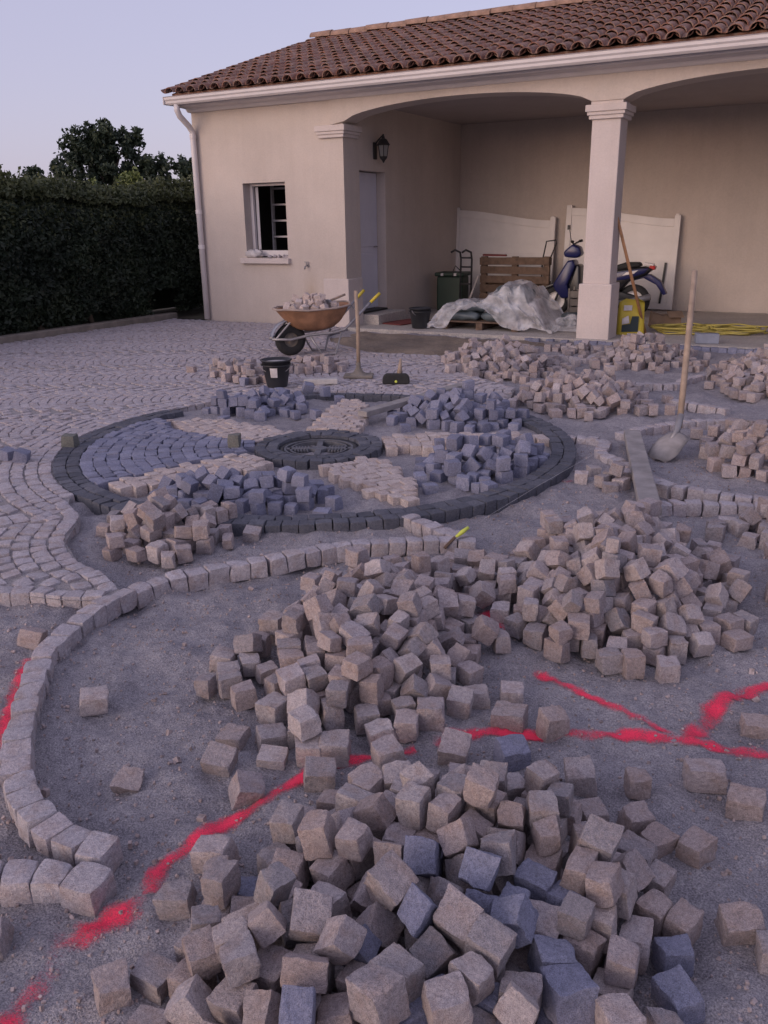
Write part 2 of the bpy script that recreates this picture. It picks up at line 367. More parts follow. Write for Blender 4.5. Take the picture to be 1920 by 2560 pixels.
def paint_mat():
    m, nt, b = mat_new('red_marking_spray'); b.inputs['Base Color'].default_value = (1.0,.045,.115,1); b.inputs['Roughness'].default_value = .85
    v = geo_pos(nt); a = nt.nodes.new('ShaderNodeAttribute'); a.attribute_name = 'cover'
    n = math_n(nt, 'ADD', math_n(nt, 'MULTIPLY', noise(nt, v, 260, 3, .75), .95), math_n(nt, 'MULTIPLY', noise(nt, v, 17, 4), .85))
    f = math_n(nt, 'MULTIPLY', math_n(nt, 'SUBTRACT', math_n(nt, 'ADD', a.outputs['Fac'], n), 1.32), 1.9)
    f = math_n(nt, 'MINIMUM', math_n(nt, 'MAXIMUM', f, 0.0), .94)
    tr = nt.nodes.new('ShaderNodeBsdfTransparent'); mx = nt.nodes.new('ShaderNodeMixShader')
    nt.links.new(f, mx.inputs[0]); nt.links.new(tr.outputs[0], mx.inputs[1]); nt.links.new(b.outputs[0], mx.inputs[2]); nt.links.new(mx.outputs[0], nt.nodes['Material Output'].inputs[0])
    bump(nt, b, noise(nt, v, 200, 3), .5, .01); return m
M['paint'] = paint_mat()
# ---------------------------------------------------------------- split stone meshes (unit cube of edge 1, rough)
def stone_mesh(name, seed, mat, cuts=(-1,-.92,-.62,-.3,0,.3,.62,.92,1), rough=.09, noise_a=.055, topless=False):
    rng = random.Random(seed); vid = {}; vs = []; fs = []
    n = len(cuts)
    sh = [[rng.uniform(-rough, rough)*1.3 for _ in range(3)] for _ in range(3)]
    ph = [[rng.uniform(0, 6.28) for _ in range(3)] for _ in range(5)]; fr = [[rng.uniform(1.5, 3.0 + j*1.3) for _ in range(3)] for j in range(5)]
    corner = {(a,b,c): (rng.uniform(-1,1), rng.uniform(-1,1), rng.uniform(-1,1), max(0, rng.uniform(-.9, 1))**2) for a in (-1,1) for b in (-1,1) for c in (-1,1)}
    def pt(q):
        k = tuple(round(t, 3) for t in q)
        if k in vid: return vid[k]
        x, y, z = q; e = sorted((abs(x), abs(y), abs(z)))
        p = [x, y, z]
        on_edge = e[1] > .99
        if on_edge:                                   # worn arris, unevenly chipped
            f = .997 - rng.random()*.022 - (.015 if e[0] > .99 else 0); p = [x*f, y*f, z*f]
        for (a,b,c), d in corner.items():
            wgt = (1+a*x)*(1+b*y)*(1+c*z)/8; chip = max(0, a*x+b*y+c*z-2.05)*d[3]*.24
            for i, sg in enumerate((a, b, c)): p[i] += d[i]*wgt*rough*1.5 - sg*chip*.6
        for i in range(3):
            s = 0
            for j in range(5): s += math.sin(fr[j][0]*x+ph[j][0]+i*1.7)*math.sin(fr[j][1]*y+ph[j][1]+i)*math.sin(fr[j][2]*z+ph[j][2]+i*.6)/(1+j*.35)
            p[i] += s*noise_a + rng.uniform(-1, 1)*noise_a*.42
        for i in range(3): p[i] += sum(sh[i][j]*q[j] for j in range(3))*.6
        vid[k] = len(vs); vs.append(tuple(t*.5 for t in p)); return vid[k]
    for ax in range(3):
        for sg in (-1, 1):
            if topless and ax == 2 and sg == -1: continue
            for i in range(n-1):
                for j in range(n-1):
                    cs = [(cuts[i],cuts[j]),(cuts[i+1],cuts[j]),(cuts[i+1],cuts[j+1]),(cuts[i],cuts[j+1])]
                    qs = []
                    for a, b in cs:
                        q = [0,0,0]; q[ax] = sg; q[(ax+1) % 3] = a; q[(ax+2) % 3] = b; qs.append(pt(tuple(q)))
                    fs.append(tuple(qs) if sg > 0 else tuple(qs[::-1]))
    me = bpy.data.meshes.new(name); me.from_pydata(vs, [], fs); me.shade_smooth(); me.set_sharp_from_angle(angle=R(34))
    if mat: me.materials.append(mat)
    return me
LOW = (-1,-.82,.82,1)
HI = {k: [stone_mesh(k + '_stone', 100*i+j, M[k]) for j in range(10)] for i, k in enumerate(('beige', 'grey'))}
LO = {k: [stone_mesh(k + '_block', 1000+100*i+j, M[k], (-1,-.86,0,.86,1), .07, .035) for j in range(8)] for i, k in enumerate(('beige','grey','dark','pink','pave','block'))}
ED = {k: [stone_mesh(k + '_sett', 3000+100*i+j, M[k], (-1,-.86,-.3,.3,.87,1), .04, .036) for j in range(9)] for i, k in enumerate(('beige','dark','pave'))}
RAW_LO = [stone_mesh('raw', 2000+j, None, LOW, .07, .03) for j in range(8)]
RAW_TOP = [stone_mesh('rawtop', 2100+j, None, LOW, .03, .022, True) for j in range(8)]
def raw_arrays(meshes):
    out = []
    for me in meshes:
        v = np.array([q.co[:] for q in me.vertices]); f = np.array([list(p.vertices) for p in me.polygons]); out.append((v, f))
    return out
RA_LO, RA_TOP = raw_arrays(RAW_LO), raw_arrays(RAW_TOP)
for me in RAW_LO + RAW_TOP: bpy.data.meshes.remove(me)
def joined(name, items, arrays, mat, parent=None):
    """items: (location, rotation matrix, size) -> one mesh with a random tone per stone"""
    V = []; F = []; Rn = []; n = 0; rng = random.Random(3)
    for loc, rot, d in items:
        v, f = rng.choice(arrays); q = (v*np.array(d)) @ np.array(rot).T + np.array(loc)
        V.append(q); F.append(f+n); Rn.append(np.full(len(v), rng.random())); n += len(v)
    V = np.concatenate(V); F = np.concatenate(F); Rn = np.concatenate(Rn)
    me = bpy.data.meshes.new(name); me.from_pydata(V.tolist(), [], F.tolist()); me.shade_smooth(); me.set_sharp_from_angle(angle=R(34))
    at = me.attributes.new('rnd', 'FLOAT', 'POINT'); at.data.foreach_set('value', Rn.astype(np.float32))
    me.materials.append(mat); return link(name, me, parent)
# ================================================================ THE SETTING
Y0 = 11.447
def flat(name, poly, z, mat, parent=None):
    m = MB(); m.add([(x, y, z) for x, y in poly], [tuple(range(len(poly)))]); return m.build(name, mat, parent, fix=False)
g = MB(); g.add([(-400,-400,-.35),(400,-400,-.35),(400,400,-.35),(-400,400,-.35)], [(0,1,2,3)])
tag(g.build('ground', M['soil'], fix=False), kind='structure')
# sand bed with footprints, hollows and the trench outside the front edging
def sand_z(x, y):
    x = np.asarray(x, float); y = np.asarray(y, float)
    z = SAND_Z + .026*fbm(x, y, 2.3, 2) + .038*fbm(x+3, y, 7.0, 3) - .022*np.clip(vnoise(x*5.1+40, y*3.3)-.18, 0, 1)*3 + .013*fbm(x, y+5, 26.0, 3)
    return z
_tr = np.array([q[:2] for q in along(EDGES['front'], .05)])
def build_sand():
    ys = [-1.6]; 
    while ys[-1] < 11.36: ys.append(ys[-1] + max(.022, .0095*max(0, ys[-1]) + .006))
    xs = np.concatenate([np.arange(-11, -5.6, .15), np.arange(-5.6, 2.2, .026), np.arange(2.2, 6, .15)]); X, Y = np.meshgrid(xs, np.array(ys), indexing='ij')
    Z = sand_z(X, Y)
    for (tx, ty) in _tr:                      # lower sand hugging the edging, a little deeper on the outside
        q = np.hypot(X-tx, Y-ty); Z = Z - .0045*np.exp(-(q/.10)**2)
    nx, ny = X.shape
    V = np.stack([X, Y, Z], -1).reshape(-1, 3); idx = np.arange(nx*ny).reshape(nx, ny)
    F = np.stack([idx[:-1,:-1], idx[1:,:-1], idx[1:,1:], idx[:-1,1:]], -1).reshape(-1, 4)
    me = bpy.data.meshes.new('sand_bed'); me.from_pydata(V.tolist(), [], F.tolist()); me.shade_smooth(); me.materials.append(M['sand'])
    return tag(link('sand_bed', me), kind='structure')
build_sand()
# low bank of darker sand between paving and porch slab
def bank(u, v):
    x = -6.75 + u*3.4; ylo = 9.15 + .9*max(0, (-5.6-x)) + .12*math.sin(u*9) + .15*u; yhi = 11.30
    y = ylo + v*(yhi-ylo); e = min(1, min(u, 1-u)*7, min(v, 1-v)*5)
    return (x, y, -.085 + e*(.07 + .06*float(fbm(np.array(x), np.array(y), 3.0, 3))))
m = MB(); m.grid(bank, 60, 40); tag(m.build('sand_bank', M['wetsand'], smooth=True, fix=False), kind='structure')
m = MB(); m.span(-6.84, 5.0, 11.33, 15.66, -.3, -.002); tag(m.build('porch_slab', M['slab'], bevel=.008), kind='structure')
# grit and small chips lying on the sand
def build_grit():
    rng = random.Random(21); m = MB()
    for _ in range(13000):
        x = rng.uniform(-3.4, .5); y = .7 + 5.5*rng.random()**1.5
        if inside(x, y, PAVE) or math.hypot(x-MC[0], y-MC[1]) < MR: continue
        s = rng.choice((.0018,.002,.0025,.003,.003,.004,.005)) * (2.2 if rng.random() < .025 else 1)
        z = float(sand_z(x, y)) + s*.3
        m.box((x, y, z), (s*2, s*rng.uniform(1.2, 2), s*rng.uniform(1, 1.8)), (rng.random()*6, rng.random()*6, rng.random()*6))
    tag(m.build('stone_chips', M['beige'], fix=False), 'small pale stone chips scattered on the sand bed', 'stone chips', kind='stuff')
build_grit()
# ---------------------------------------------------------------- paved area
paving = tag(flat('paving', PAVE, -.011, M['bed']), kind='structure')
def placed_paving():
    rng = random.Random(4); cells = {}; out = []
    def free(x, y, r=.0705):
        i, j = int(x/.1), int(y/.1)
        for a in range(i-2, i+3):
            for b in range(j-2, j+3):
                for (p, q) in cells.get((a, b), ()):
                    if (p-x)**2 + (q-y)**2 < r*r: return False
        return True
    def put(x, y, a, L=.1, wd=.1, border=False):
        if not inside(x, y, PAVE): return
        if not border and poly_dist(x, y, PAVE) < .04: return
        if not free(x, y, .064 if border else .0710): return
        cells.setdefault((int(x/.1), int(y/.1)), []).append((x, y)); out.append((x, y, a, L, wd))
    def row(pts, off, step=.085):
        for x, y, a, L in along(pts, step, .12, rng):
            put(x - math.sin(a)*off, y + math.cos(a)*off, a, L*.95, .079, True)
    inner = [(-2.66,2.44),(-2.89,2.55),(-3.1,2.60),(-3.36,2.76),(-3.5,2.95),(-3.62,3.1),(-3.82,3.2)]
    front = [(-2.66,2.33),(-2.82,2.25),(-3.0,2.21),(-3.25,2.12),(-4.6,1.95),(-6,1.8)]
    row(inner[::-1], -.044); row(front, -.044)
    for k in range(4):
        r = MR + .047 + k*.085; n = int(2*math.pi*r/.086)
        for i in range(n):
            a = 2*math.pi*(i + .5*(k % 2))/n; put(MC[0]+r*math.cos(a), MC[1]+r*math.sin(a), a+math.pi/2, .081, .079, True)
    for k in range(1, 5): row(inner[::-1], -.044-.085*k)
    for k in range(1, 3): row(front, -.044-.085*k)
    d = Vector((-.877, -.48)); n = Vector((-.48, .877)); wst = 1.2; sag = .36
    for si in range(-8, 12):
        t0 = 6.6 + si*wst; off = rng.uniform(0, .08)
        for ri in range(-12, 158):
            s0 = -4.0 + off + ri*.0857; t = -wst/2 + (.0415 if ri % 2 else .0)
            while t < wst/2:
                u = 2*t/wst; s = s0 + sag*(1-u*u); sl = -sag*2*u*2/wst
                q = d*s + n*(t0+t); L = .0832/math.sqrt(1+sl*sl)
                a = math.atan2((n + d*sl).y, (n + d*sl).x)
                if -10.4 < q.x < -2.4 and 1.8 < q.y < 11.45: put(q.x + rng.uniform(-.004, .004), q.y + rng.uniform(-.004, .004), a + rng.uniform(-.06, .06), .080*rng.uniform(.9, 1.03), .0785*rng.uniform(.9, 1.03))
                t += L
    return out
_pv = placed_paving()
_pv.sort(key=lambda q: q[0]**2 + q[1]**2)
_rng = random.Random(8)
def in_frame(x, y):
    pitch, yaw = 0.3282, 0.5007; c, s = math.cos(yaw), math.sin(yaw)
    r = x*c + y*s; f = -x*s + y*c; z = f*math.cos(pitch) + 1.5*math.sin(pitch)
    return z > 0 and abs(r/z) < 960/2117.
_near = [q for q in _pv if in_frame(q[0], q[1])][:300]; _ids = set(map(id, _near))
for x, y, a, L, wd in _near:
    o = bpy.data.objects.new('cobble', _rng.choice(ED['pave'])); COL.objects.link(o); o.parent = paving
    o.location = (x, y, -.038 + _rng.uniform(-.003, .003)); o.scale = (L*.955, wd*.955, .08); o.rotation_euler = (_rng.uniform(-.035,.035), _rng.uniform(-.035,.035), a + (math.pi if _rng.random() < .5 else 0))
_far = [((x, y, -.038 + _rng.uniform(-.003, .003)), Euler((_rng.uniform(-.022,.022), _rng.uniform(-.022,.022), a)).to_matrix(), (L*.965, wd*.965, .08)) for (x, y, a, L, wd) in (q for q in _pv if id(q) not in _ids)]
tag(joined('far_cobbles', _far, RA_TOP, M['pave_a'], paving), kind='stuff')
# ---------------------------------------------------------------- medallion
med = MB(); ci = [(MC[0]+(MR-.01)*math.cos(2*math.pi*i/64), MC[1]+(MR-.01)*math.sin(2*math.pi*i/64)) for i in range(64)]
def med_sand(u, v):
    r = v*(MR-.02); a = u*2*math.pi; x = MC[0]+r*math.cos(a); y = MC[1]+r*math.sin(a)
    return (x, y, -.05 + .025*float(fbm(np.array(x), np.array(y), 3.1, 3)))
med.grid(med_sand, 90, 36)
medallion = tag(med.build('cobble_medallion', M['sand'], smooth=True, fix=False), kind='structure')
def sett(parent, name, kind, x, y, a, L, wd, z=-.038, h=.08, tilt=.045, lib=None):
    o = bpy.data.objects.new(name, _rng.choice((lib or LO)[kind])); COL.objects.link(o); o.parent = parent
    o.location = (x, y, z + _rng.uniform(-.004, .004)); o.scale = (L, wd, h)
    o.rotation_euler = (_rng.uniform(-tilt, tilt), _rng.uniform(-tilt, tilt), a + (math.pi if _rng.random() < .5 else 0)); return o
for k, r in enumerate((MR-.042, MR-.128)):
    n = int(2*math.pi*r/.0885)
    for i in range(n):
        a = 2*math.pi*(i + .5*k)/n; dg = math.degrees(a)
        if 140 < dg < 168 or (k and 60 < dg < 140): continue
        sett(medallion, 'dark_cobble', 'dark', MC[0]+r*math.cos(a), MC[1]+r*math.sin(a), a+math.pi/2, .0845, .079, lib=ED)
def near_petal(x, y, m=.03):
    return any(inside(x, y, P) or poly_dist(x, y, P) < m for P in PETALS.values())
for k in range(15):                          # finished grey-blue fan, rows concentric with the ring
    r = MR - .214 - k*.0855; n = max(6, int(2*math.pi*r/.087))
    for i in range(n):
        a = 2*math.pi*(i + .5*(k % 2))/n; dg = math.degrees(a)
        if not 178 < dg < 247: continue
        x, y = MC[0]+r*math.cos(a), MC[1]+r*math.sin(a)
        if near_petal(x, y, .03) or math.hypot(x-IC[0], y-IC[1]) < .50: continue
        sett(medallion, 'grey_cobble', 'grey', x, y, a+math.pi/2, .082, .079, z=-.036)
for key, P in PETALS.items():                # pale petals
    P = [(IC[0]+(x-IC[0])*f_, IC[1]+(y-IC[1])*f_) for x, y in P for f_ in ((.86 if math.hypot(x-IC[0], y-IC[1]) < .68 else 1.0),)]
    cx = sum(q[0] for q in P)/len(P); cy = sum(q[1] for q in P)/len(P); a = math.atan2(cy-IC[1], cx-IC[0]); c, s = math.cos(a), math.sin(a)
    low = -.010 if key == 'e' else .006
    for i in range(-16, 17):
        for j in range(-12, 13):
            u = i*.0855; v = j*.084 + (.042 if i % 2 else 0); x = cx + u*c - v*s + _rng.uniform(-.004, .004); y = cy + u*s + v*c + _rng.uniform(-.004, .004)
            if inside(x, y, P) and math.hypot(x-IC[0], y-IC[1]) > .49 and math.hypot(x-MC[0], y-MC[1]) < MR-.20:
                sett(medallion, 'pale_cobble', 'pink', x, y, a + _rng.uniform(-.08, .08), .083*_rng.uniform(.95, 1.02), .081*_rng.uniform(.95, 1.02), z=-.037+low, tilt=.03)
for k, (r, n) in enumerate(((.415, 30), (.332, 24))):
    for i in range(n):
        a = 2*math.pi*(i + .5*k)/n; sett(medallion, 'dark_cobble', 'dark', IC[0]+r*math.cos(a), IC[1]+r*math.sin(a), a+math.pi/2, 2*math.pi*r/n*.95, .080, z=-.034)
# cast iron cover in the middle
cover = thing('manhole_cover', 'round dark cast iron cover with two slotted grates at the medallion centre', 'manhole cover', (*IC, -.02)); cover.scale = (.83, .83, 1)
m = MB(); m.lathe([(0,-.03),(.30,-.03),(.30,.002),(.335,.006),(.335,-.05)], 48); m.build('plate', M['black'], cover, True)
m = MB(); m.lathe([(.282,-.03),(.282,.006),(.300,.006),(.300,-.03)], 48); m.lathe([(.235,-.03),(.235,.003),(.25,.003),(.25,-.03)], 48); m.build('rim', M['iron'], cover)
m = MB()
for a in (.5, .5+math.pi/2): m.box((0,0,-.014), (.56,.05,.034), (0,0,a))
m.lathe([(0,.004),(.07,.004),(.075,-.03)], 20); m.build('cross', M['iron'], cover)
for s in (-1, 1):
    m = MB(); ax, ay = math.cos(.5), math.sin(.5)
    for i in range(6):
        for j in (-2,-1,0,1,2):
            u = s*(.095 + i*.026); v = j*.032
            if math.hypot(u, v) < .23: m.box((u*ax - v*ay, u*ay + v*ax, -.006), (.013,.034,.016), (0,0,.5 + (.35 if j % 2 else -.35)*s))
    m.build('grate', M['iron'], cover)
# ---------------------------------------------------------------- edging rows set in the sand
EDGE_LABEL = {
 'front': 'long curved single row of pale cobbles sweeping across the near sand', 'near': 'short row of cobbles at the lower left ending beside red paint',
 'branch': 'short row of cobbles joining the dark ring to the front curve', 'tip': 'pointed bend of cobble edging right of the dark ring, under the plank',
 'upper': 'cobble edging running up right behind the standing shovel', 'lower': 'low cobble row below the plank foot at the right',
 'far_a': 'short cobble row behind the ring left of the middle heap', 'far_b': 'far bent cobble row behind the shovel handle',
 'far_c': 'farthest cobble row bending near the porch pillar', 'far_d': 'short cobble row crossing behind the shovel handle'}
for key, pts in EDGES.items():
    root = thing('cobble_edging', EDGE_LABEL[key], 'edging', (pts[0][0], pts[0][1], SAND_Z), 'cobble edging rows set in the sand')
    for x, y, a, L in along(pts, .092 if key in ('front', 'near', 'branch') else .088, .13, _rng):
        o = sett(root, 'cobble', 'pave', x, y, a + _rng.uniform(-.05,.05), L*.91, .086*_rng.uniform(.93,1.06), lib=ED if pts[0][1] < 6.5 else LO, tilt=.06); o.location = o.location - root.location
root = thing('grey_edging', 'straight row of blue grey cobbles along the porch slab', 'edging', (SLAB_ROW[0][0], SLAB_ROW[0][1], SAND_Z))
for x, y, a, L in along(SLAB_ROW, .1, .1, _rng):
    if x < -3.0 and _rng.random() < .35: continue
    o = sett(root, 'cobble', 'grey', x, y, a, L*.93, .09, z=-.045); o.location = o.location - root.location
# ---------------------------------------------------------------- sprayed marking lines on the sand
def paint_line(label, pts, width, cover=.62, n=13):
    fine = [(x, y, a) for x, y, a, L in along(pts, .018)] if len(pts) > 1 else []
    V = []; F = []; C = []
    if fine:
        for i, (x, y, a) in enumerate(fine):
            wob = width*(1.7 + 1.4*float(vnoise(i*.11+pts[0][0]*9, 3.3)+.5)); t = min(1, i/4, (len(fine)-1-i)/4)
            for k in range(n):
                s = (k/(n-1)-.5)*2; px, py = x - math.sin(a)*s*wob, y + math.cos(a)*s*wob
                V.append((px, py, float(sand_z(px, py)) + .0045)); C.append((cover + .55*float(vnoise(i*.13+pts[0][1]*7, 7.7)))*math.exp(-(s*1.75)**2)*(.5+.5*t)*1.25)
        m = len(fine)
        F = [(i*n+k, (i+1)*n+k, (i+1)*n+k+1, i*n+k+1) for i in range(m-1) for k in range(n-1)]
    me = bpy.data.meshes.new('paint_line'); me.from_pydata(V, [], F); at = me.attributes.new('cover', 'FLOAT', 'POINT'); at.data.foreach_set('value', C); me.materials.append(M['paint']); me.shade_smooth()
    return tag(link('paint_line', me), label, 'paint line', 'red lines sprayed on the sand')
paint_line('red sprayed line slanting down from the right heap to the crossing', [(-.86,2.70),(-.68,2.60),(-.5,2.52),(-.36,2.47),(-.28,2.44)], .022, .66)
paint_line('long red sprayed line crossing between the two front heaps to the right edge', [(-.97,2.06),(-.88,2.19),(-.74,2.26),(-.64,2.31),(-.47,2.38),(-.27,2.43),(-.12,2.45),(.1,2.50)], .032, .66)
paint_line('red sprayed line rising right from the crossing', [(-.27,2.43),(-.22,2.66),(-.16,2.83),(-.06,2.97),(.1,3.05)], .032, .66)
paint_line('red sprayed line slanting down left beside the nearest heap', [(-1.0,2.03),(-1.15,1.90),(-1.22,1.83),(-1.25,1.70),(-1.29,1.56),(-1.33,1.46),(-1.355,1.34),(-1.36,1.26),(-1.31,1.17)], .032, .66)
paint_line('short red dash left of the nearest heap', [(-1.345,1.12),(-1.375,1.06),(-1.39,.98)], .030, .56)
paint_line('faint red trace linking the dashes at the lower left', [(-1.31,1.19),(-1.335,1.13),(-1.36,1.05),(-1.385,.97),(-1.375,.92)], .045, .44)
paint_line('faint red patch at the bottom left corner', [(-1.37,.94),(-1.35,.88),(-1.33,.80),(-1.30,.70)], .036, .66)
paint_line('red sprayed line along the left outside of the curved edging', [(-2.60,1.90),(-2.52,1.80),(-2.42,1.68),(-2.31,1.57),(-2.21,1.47),(-2.11,1.37)], .030, .56)
paint_line('faint red mark under the right heap edge', [(-1.22,3.12),(-1.13,2.97),(-1.05,2.82)], .05, .56)
paint_line('small bright red dot on the sand right of the ring', [(-1.50,4.52),(-1.47,4.52),(-1.43,4.52)], .03, .66)
paint_line('pale red mark beside the ring at its right', [(-1.50,5.00),(-1.45,5.02),(-1.38,5.06)], .05, .56)
# ================================================================ THE HOUSE
house = thing('house', 'beige rendered house with canal tile roof and arched porch', 'house', (-7, 13.5, 0))
def H(name, mb, mat, bevel=0, smooth=False):                 # part of the house in world coordinates
    o = mb.build(name, mat, house, smooth, bevel); o.matrix_parent_inverse = house.matrix_basis.inverted(); return o
def S(name, mb, mat, part, bevel=0, smooth=False):            # sub-part in world coordinates (the parts carry no transform of their own)
    return mb.build(name, mat, part, smooth, bevel)
XL, XR, XP = -9.62, 5.0, -6.85
WX0, WX1, WZ0, WZ1 = -8.70, -7.90, 1.01, 2.125
m = MB()
m.span(XL, WX0, Y0, Y0+.25, -.3, 3.26); m.span(WX1, XP, Y0, Y0+.25, -.3, 3.26); m.span(WX0, WX1, Y0, Y0+.25, -.3, WZ0); m.span(WX0, WX1, Y0, Y0+.25, WZ1, 3.26)
H('front_wall', m, M['wall'])
m = MB(); m.span(XL, XL+.25, Y0+.25, 19.0, -.3, 3.26); m.prism([(Y0,3.26),(19.0,3.26),(15.22,4.66)], XL+.001, XL+.249, 'yz'); H('gable_wall', m, M['wall'])
DY0, DY1, DZ0, DZ1 = 11.90, 12.72, .17, 2.27
m = MB(); m.span(XP-.22, XP, Y0+.25, DY0, -.3, 3.26); m.span(XP-.22, XP, DY1, 15.7, -.3, 3.26); m.span(XP-.22, XP, DY0, DY1, DZ1, 3.26); m.span(XP-.22, XP, DY0, DY1, -.3, DZ0)
H('porch_side_wall', m, M['wall'])
m = MB(); m.span(XP-.22, XR, 15.70, 15.95, -.3, 3.26); H('porch_back_wall', m, M['wall'])
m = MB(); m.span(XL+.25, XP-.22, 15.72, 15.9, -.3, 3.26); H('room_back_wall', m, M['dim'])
m = MB(); m.span(XL+.252, XL+.262, Y0+.26, 15.7, -.0, 3.2); m.span(XP-.232, XP-.222, DY1+.1, 15.7, 0, 3.2); m.span(XL+.26, XP-.24, Y0+.26, 15.7, -.05, .02); H('shade_lining', m, M['dim'])
m = MB(); m.span(XR, XR+.25, Y0, 19.0, -.3, 3.26); H('end_wall', m, M['wall'])
m = MB(); m.span(XL, XR+.25, 19.0, 19.25, -.3, 3.26); H('rear_wall', m, M['wall'])
m = MB(); m.span(XP, XR, Y0+.34, 15.70, 3.20, 3.24); H('ceiling', m, M['ceil'])
# arched beam, a little proud of the wall
def arch(x0, x1, z0, rise, n=26): return [(x0+(x1-x0)*i/n, z0+rise*(1-(2*i/n-1)**2)**.62) for i in range(n+1)]
poly = [(-7.05,3.255),(-7.05,2.855)] + arch(-6.80,-3.22,2.895,.205) + arch(-2.83,.76,2.895,.205) + arch(1.15,4.7,2.895,.205) + [(5.0,2.86),(5.0,3.255)]
m = MB(); m.prism(poly, Y0-.035, Y0+.34); H('arched_beam', m, M['wall'], .006)
def capital(x0, x1, y0, y1, open_left=False):
    m = MB()
    for e, z0, z1 in ((.075, 2.775, 2.855), (.055, 2.735, 2.777), (.035, 2.69, 2.737)): m.span(x0-e, x1+e, y0-e, y1+e, z0, z1)
    return m
for i, xc in enumerate((-3.035, .955)):
    w_ = .18
    m = MB(); m.span(xc-.218, xc+.218, Y0-.04, Y0+.396, -.3, .71); pl = H('column', m, M['stone'], .014)
    m = MB(); m.span(xc-w_, xc+w_, Y0-.002, Y0+.358, .705, 2.70); S('shaft', m, M['stone'], pl, .012)
    S('capital', capital(xc-w_, xc+w_, Y0-.002, Y0+.358), M['stone'], pl, .008)
    m = MB(); m.span(xc-w_-.02, xc+w_+.02, Y0-.02, Y0+.33, 2.85, 2.92); S('block', m, M['stone'], pl, .006)
m = MB(); m.span(-7.245, -6.795, Y0-.045, Y0+.40, -.3, .71); pl = H('corner_pillar', m, M['stone'], .014)
m = MB()
for e, z0, z1 in ((.075, 2.775, 2.855), (.055, 2.735, 2.777), (.035, 2.69, 2.737)): m.span(-7.21-e, -6.85+e, Y0-.01-e, Y0+.36+e, z0, z1)
S('capital', m, M['stone'], pl, .008)
# window: opening, frame, sash standing open inside, sill
m = MB(); fy = Y0+.17
m.span(WX0+.002, WX0+.055, fy, fy+.06, WZ0+.02, WZ1-.002); m.span(WX1-.035, WX1-.002, fy, fy+.06, WZ0+.02, WZ1-.002)
m.span(WX0+.055, WX1-.035, fy, fy+.06, WZ1-.04, WZ1-.003); m.span(WX0+.055, WX1-.035, fy, fy+.06, WZ0+.02, WZ0+.11)
win = H('window', m, M['white'], .004)
hx0, hy0, sdx, sdy = WX0+.085, fy+.075, -.60, .80      # hinge and direction of the sash, folded far back into the room
def sash_bar(a0, a1, z0, z1, th=.045):
    c = ((hx0+sdx*(a0+a1)/2), (hy0+sdy*(a0+a1)/2), (z0+z1)/2); return MB().box(c, (a1-a0, th, z1-z0), (0, 0, math.atan2(sdy, sdx)))
m = MB()
for a0, a1, z0, z1 in ((0, .06, WZ0+.12, WZ1-.05), (.61, .67, WZ0+.12, WZ1-.05), (.06, .61, WZ0+.12, WZ0+.18), (.06, .61, WZ1-.11, WZ1-.05)):
    k = sash_bar(a0, a1, z0, z1); m.add(k.v, k.f)
S('sash', m, M['white'], win, .003)
S('pane', sash_bar(.061, .609, WZ0+.181, WZ1-.111, .008), M['glass'], win)
m = MB(); m.span(WX0-.09, WX1+.045, Y0-.075, Y0+.16, .925, 1.005); S('sill', m, M['stone'], win, .008)
# door in the porch side wall
m = MB(); m.span(XP-.20, XP-.155, DY0+.012, DY1-.012, DZ0+.02, DZ1-.012); dr = H('door', m, M['door'], .004)
m = MB()
for z0, z1 in ((.30, 1.05), (1.15, 2.12)):
    m.span(XP-.156, XP-.146, DY0+.12, DY1-.12, z0, z1)
S('panel', m, M['door'], dr, .006)
m = MB(); m.tube([(XP-.16, DY1-.10, 1.15), (XP-.10, DY1-.10, 1.15), (XP-.10, DY1-.22, 1.15)], .010); S('handle', m, M['steel'], dr)
m = MB(); m.span(XP-.15, XP+.02, DY0+.002, DY1-.002, DZ0-.02, DZ0+.01); S('threshold', m, M['black'], dr, .004)
m = MB(); m.span(XP-.05, XP+.33, DY0-.06, DY1+.08, -.01, .148); H('door_step', m, M['slab'], .012)
# eaves: cornice, gutter, downpipe
EZ = 3.375
m = MB(); m.prism([(Y0+.1,3.262),(Y0+.1,3.19),(Y0-.05,3.19),(Y0-.075,3.205),(Y0-.10,3.235),(Y0-.28,3.245),(Y0-.30,3.262)], XL-.02, XR+.3, 'yz'); H('cornice', m, M['white'])
gp = [(Y0-.30,3.275),(Y0-.42,3.262),(Y0-.445,3.285),(Y0-.45,3.315),(Y0-.468,3.335),(Y0-.472,EZ-.008),(Y0-.485,EZ),(Y0-.462,EZ+.006),(Y0-.452,3.34),(Y0-.43,3.30),(Y0-.30,3.30)]
m = MB(); m.prism(gp, -9.74, XR+.4, 'yz'); gut = H('gutter', m, M['white'])
m = MB(); m.span(-9.752, -9.739, Y0-.478, Y0-.29, 3.268, EZ+.002); S('end_cap', m, M['white'], gut)
m = MB(); m.span(-9.70, XR+.3, Y0-.33, Y0-.30, 3.26, 3.40); H('fascia', m, M['white'])
px_, py_ = -9.56, Y0-.07
m = MB(); m.tube([(px_, Y0-.39, 3.27), (px_, Y0-.39, 3.19), (px_, Y0-.34, 3.11), (px_, Y0-.14, 2.98), (px_, py_, 2.90), (px_, py_, 2.8), (px_, py_, .02)], .046, 14); dp = H('downpipe', m, M['white'], 0, True)
m = MB()
for z in (2.84, 1.72, 1.18): m.tube([(px_, py_, z-.03), (px_, py_, z+.03)], .053, 14)
S('collar', m, M['white'], dp, 0, False)
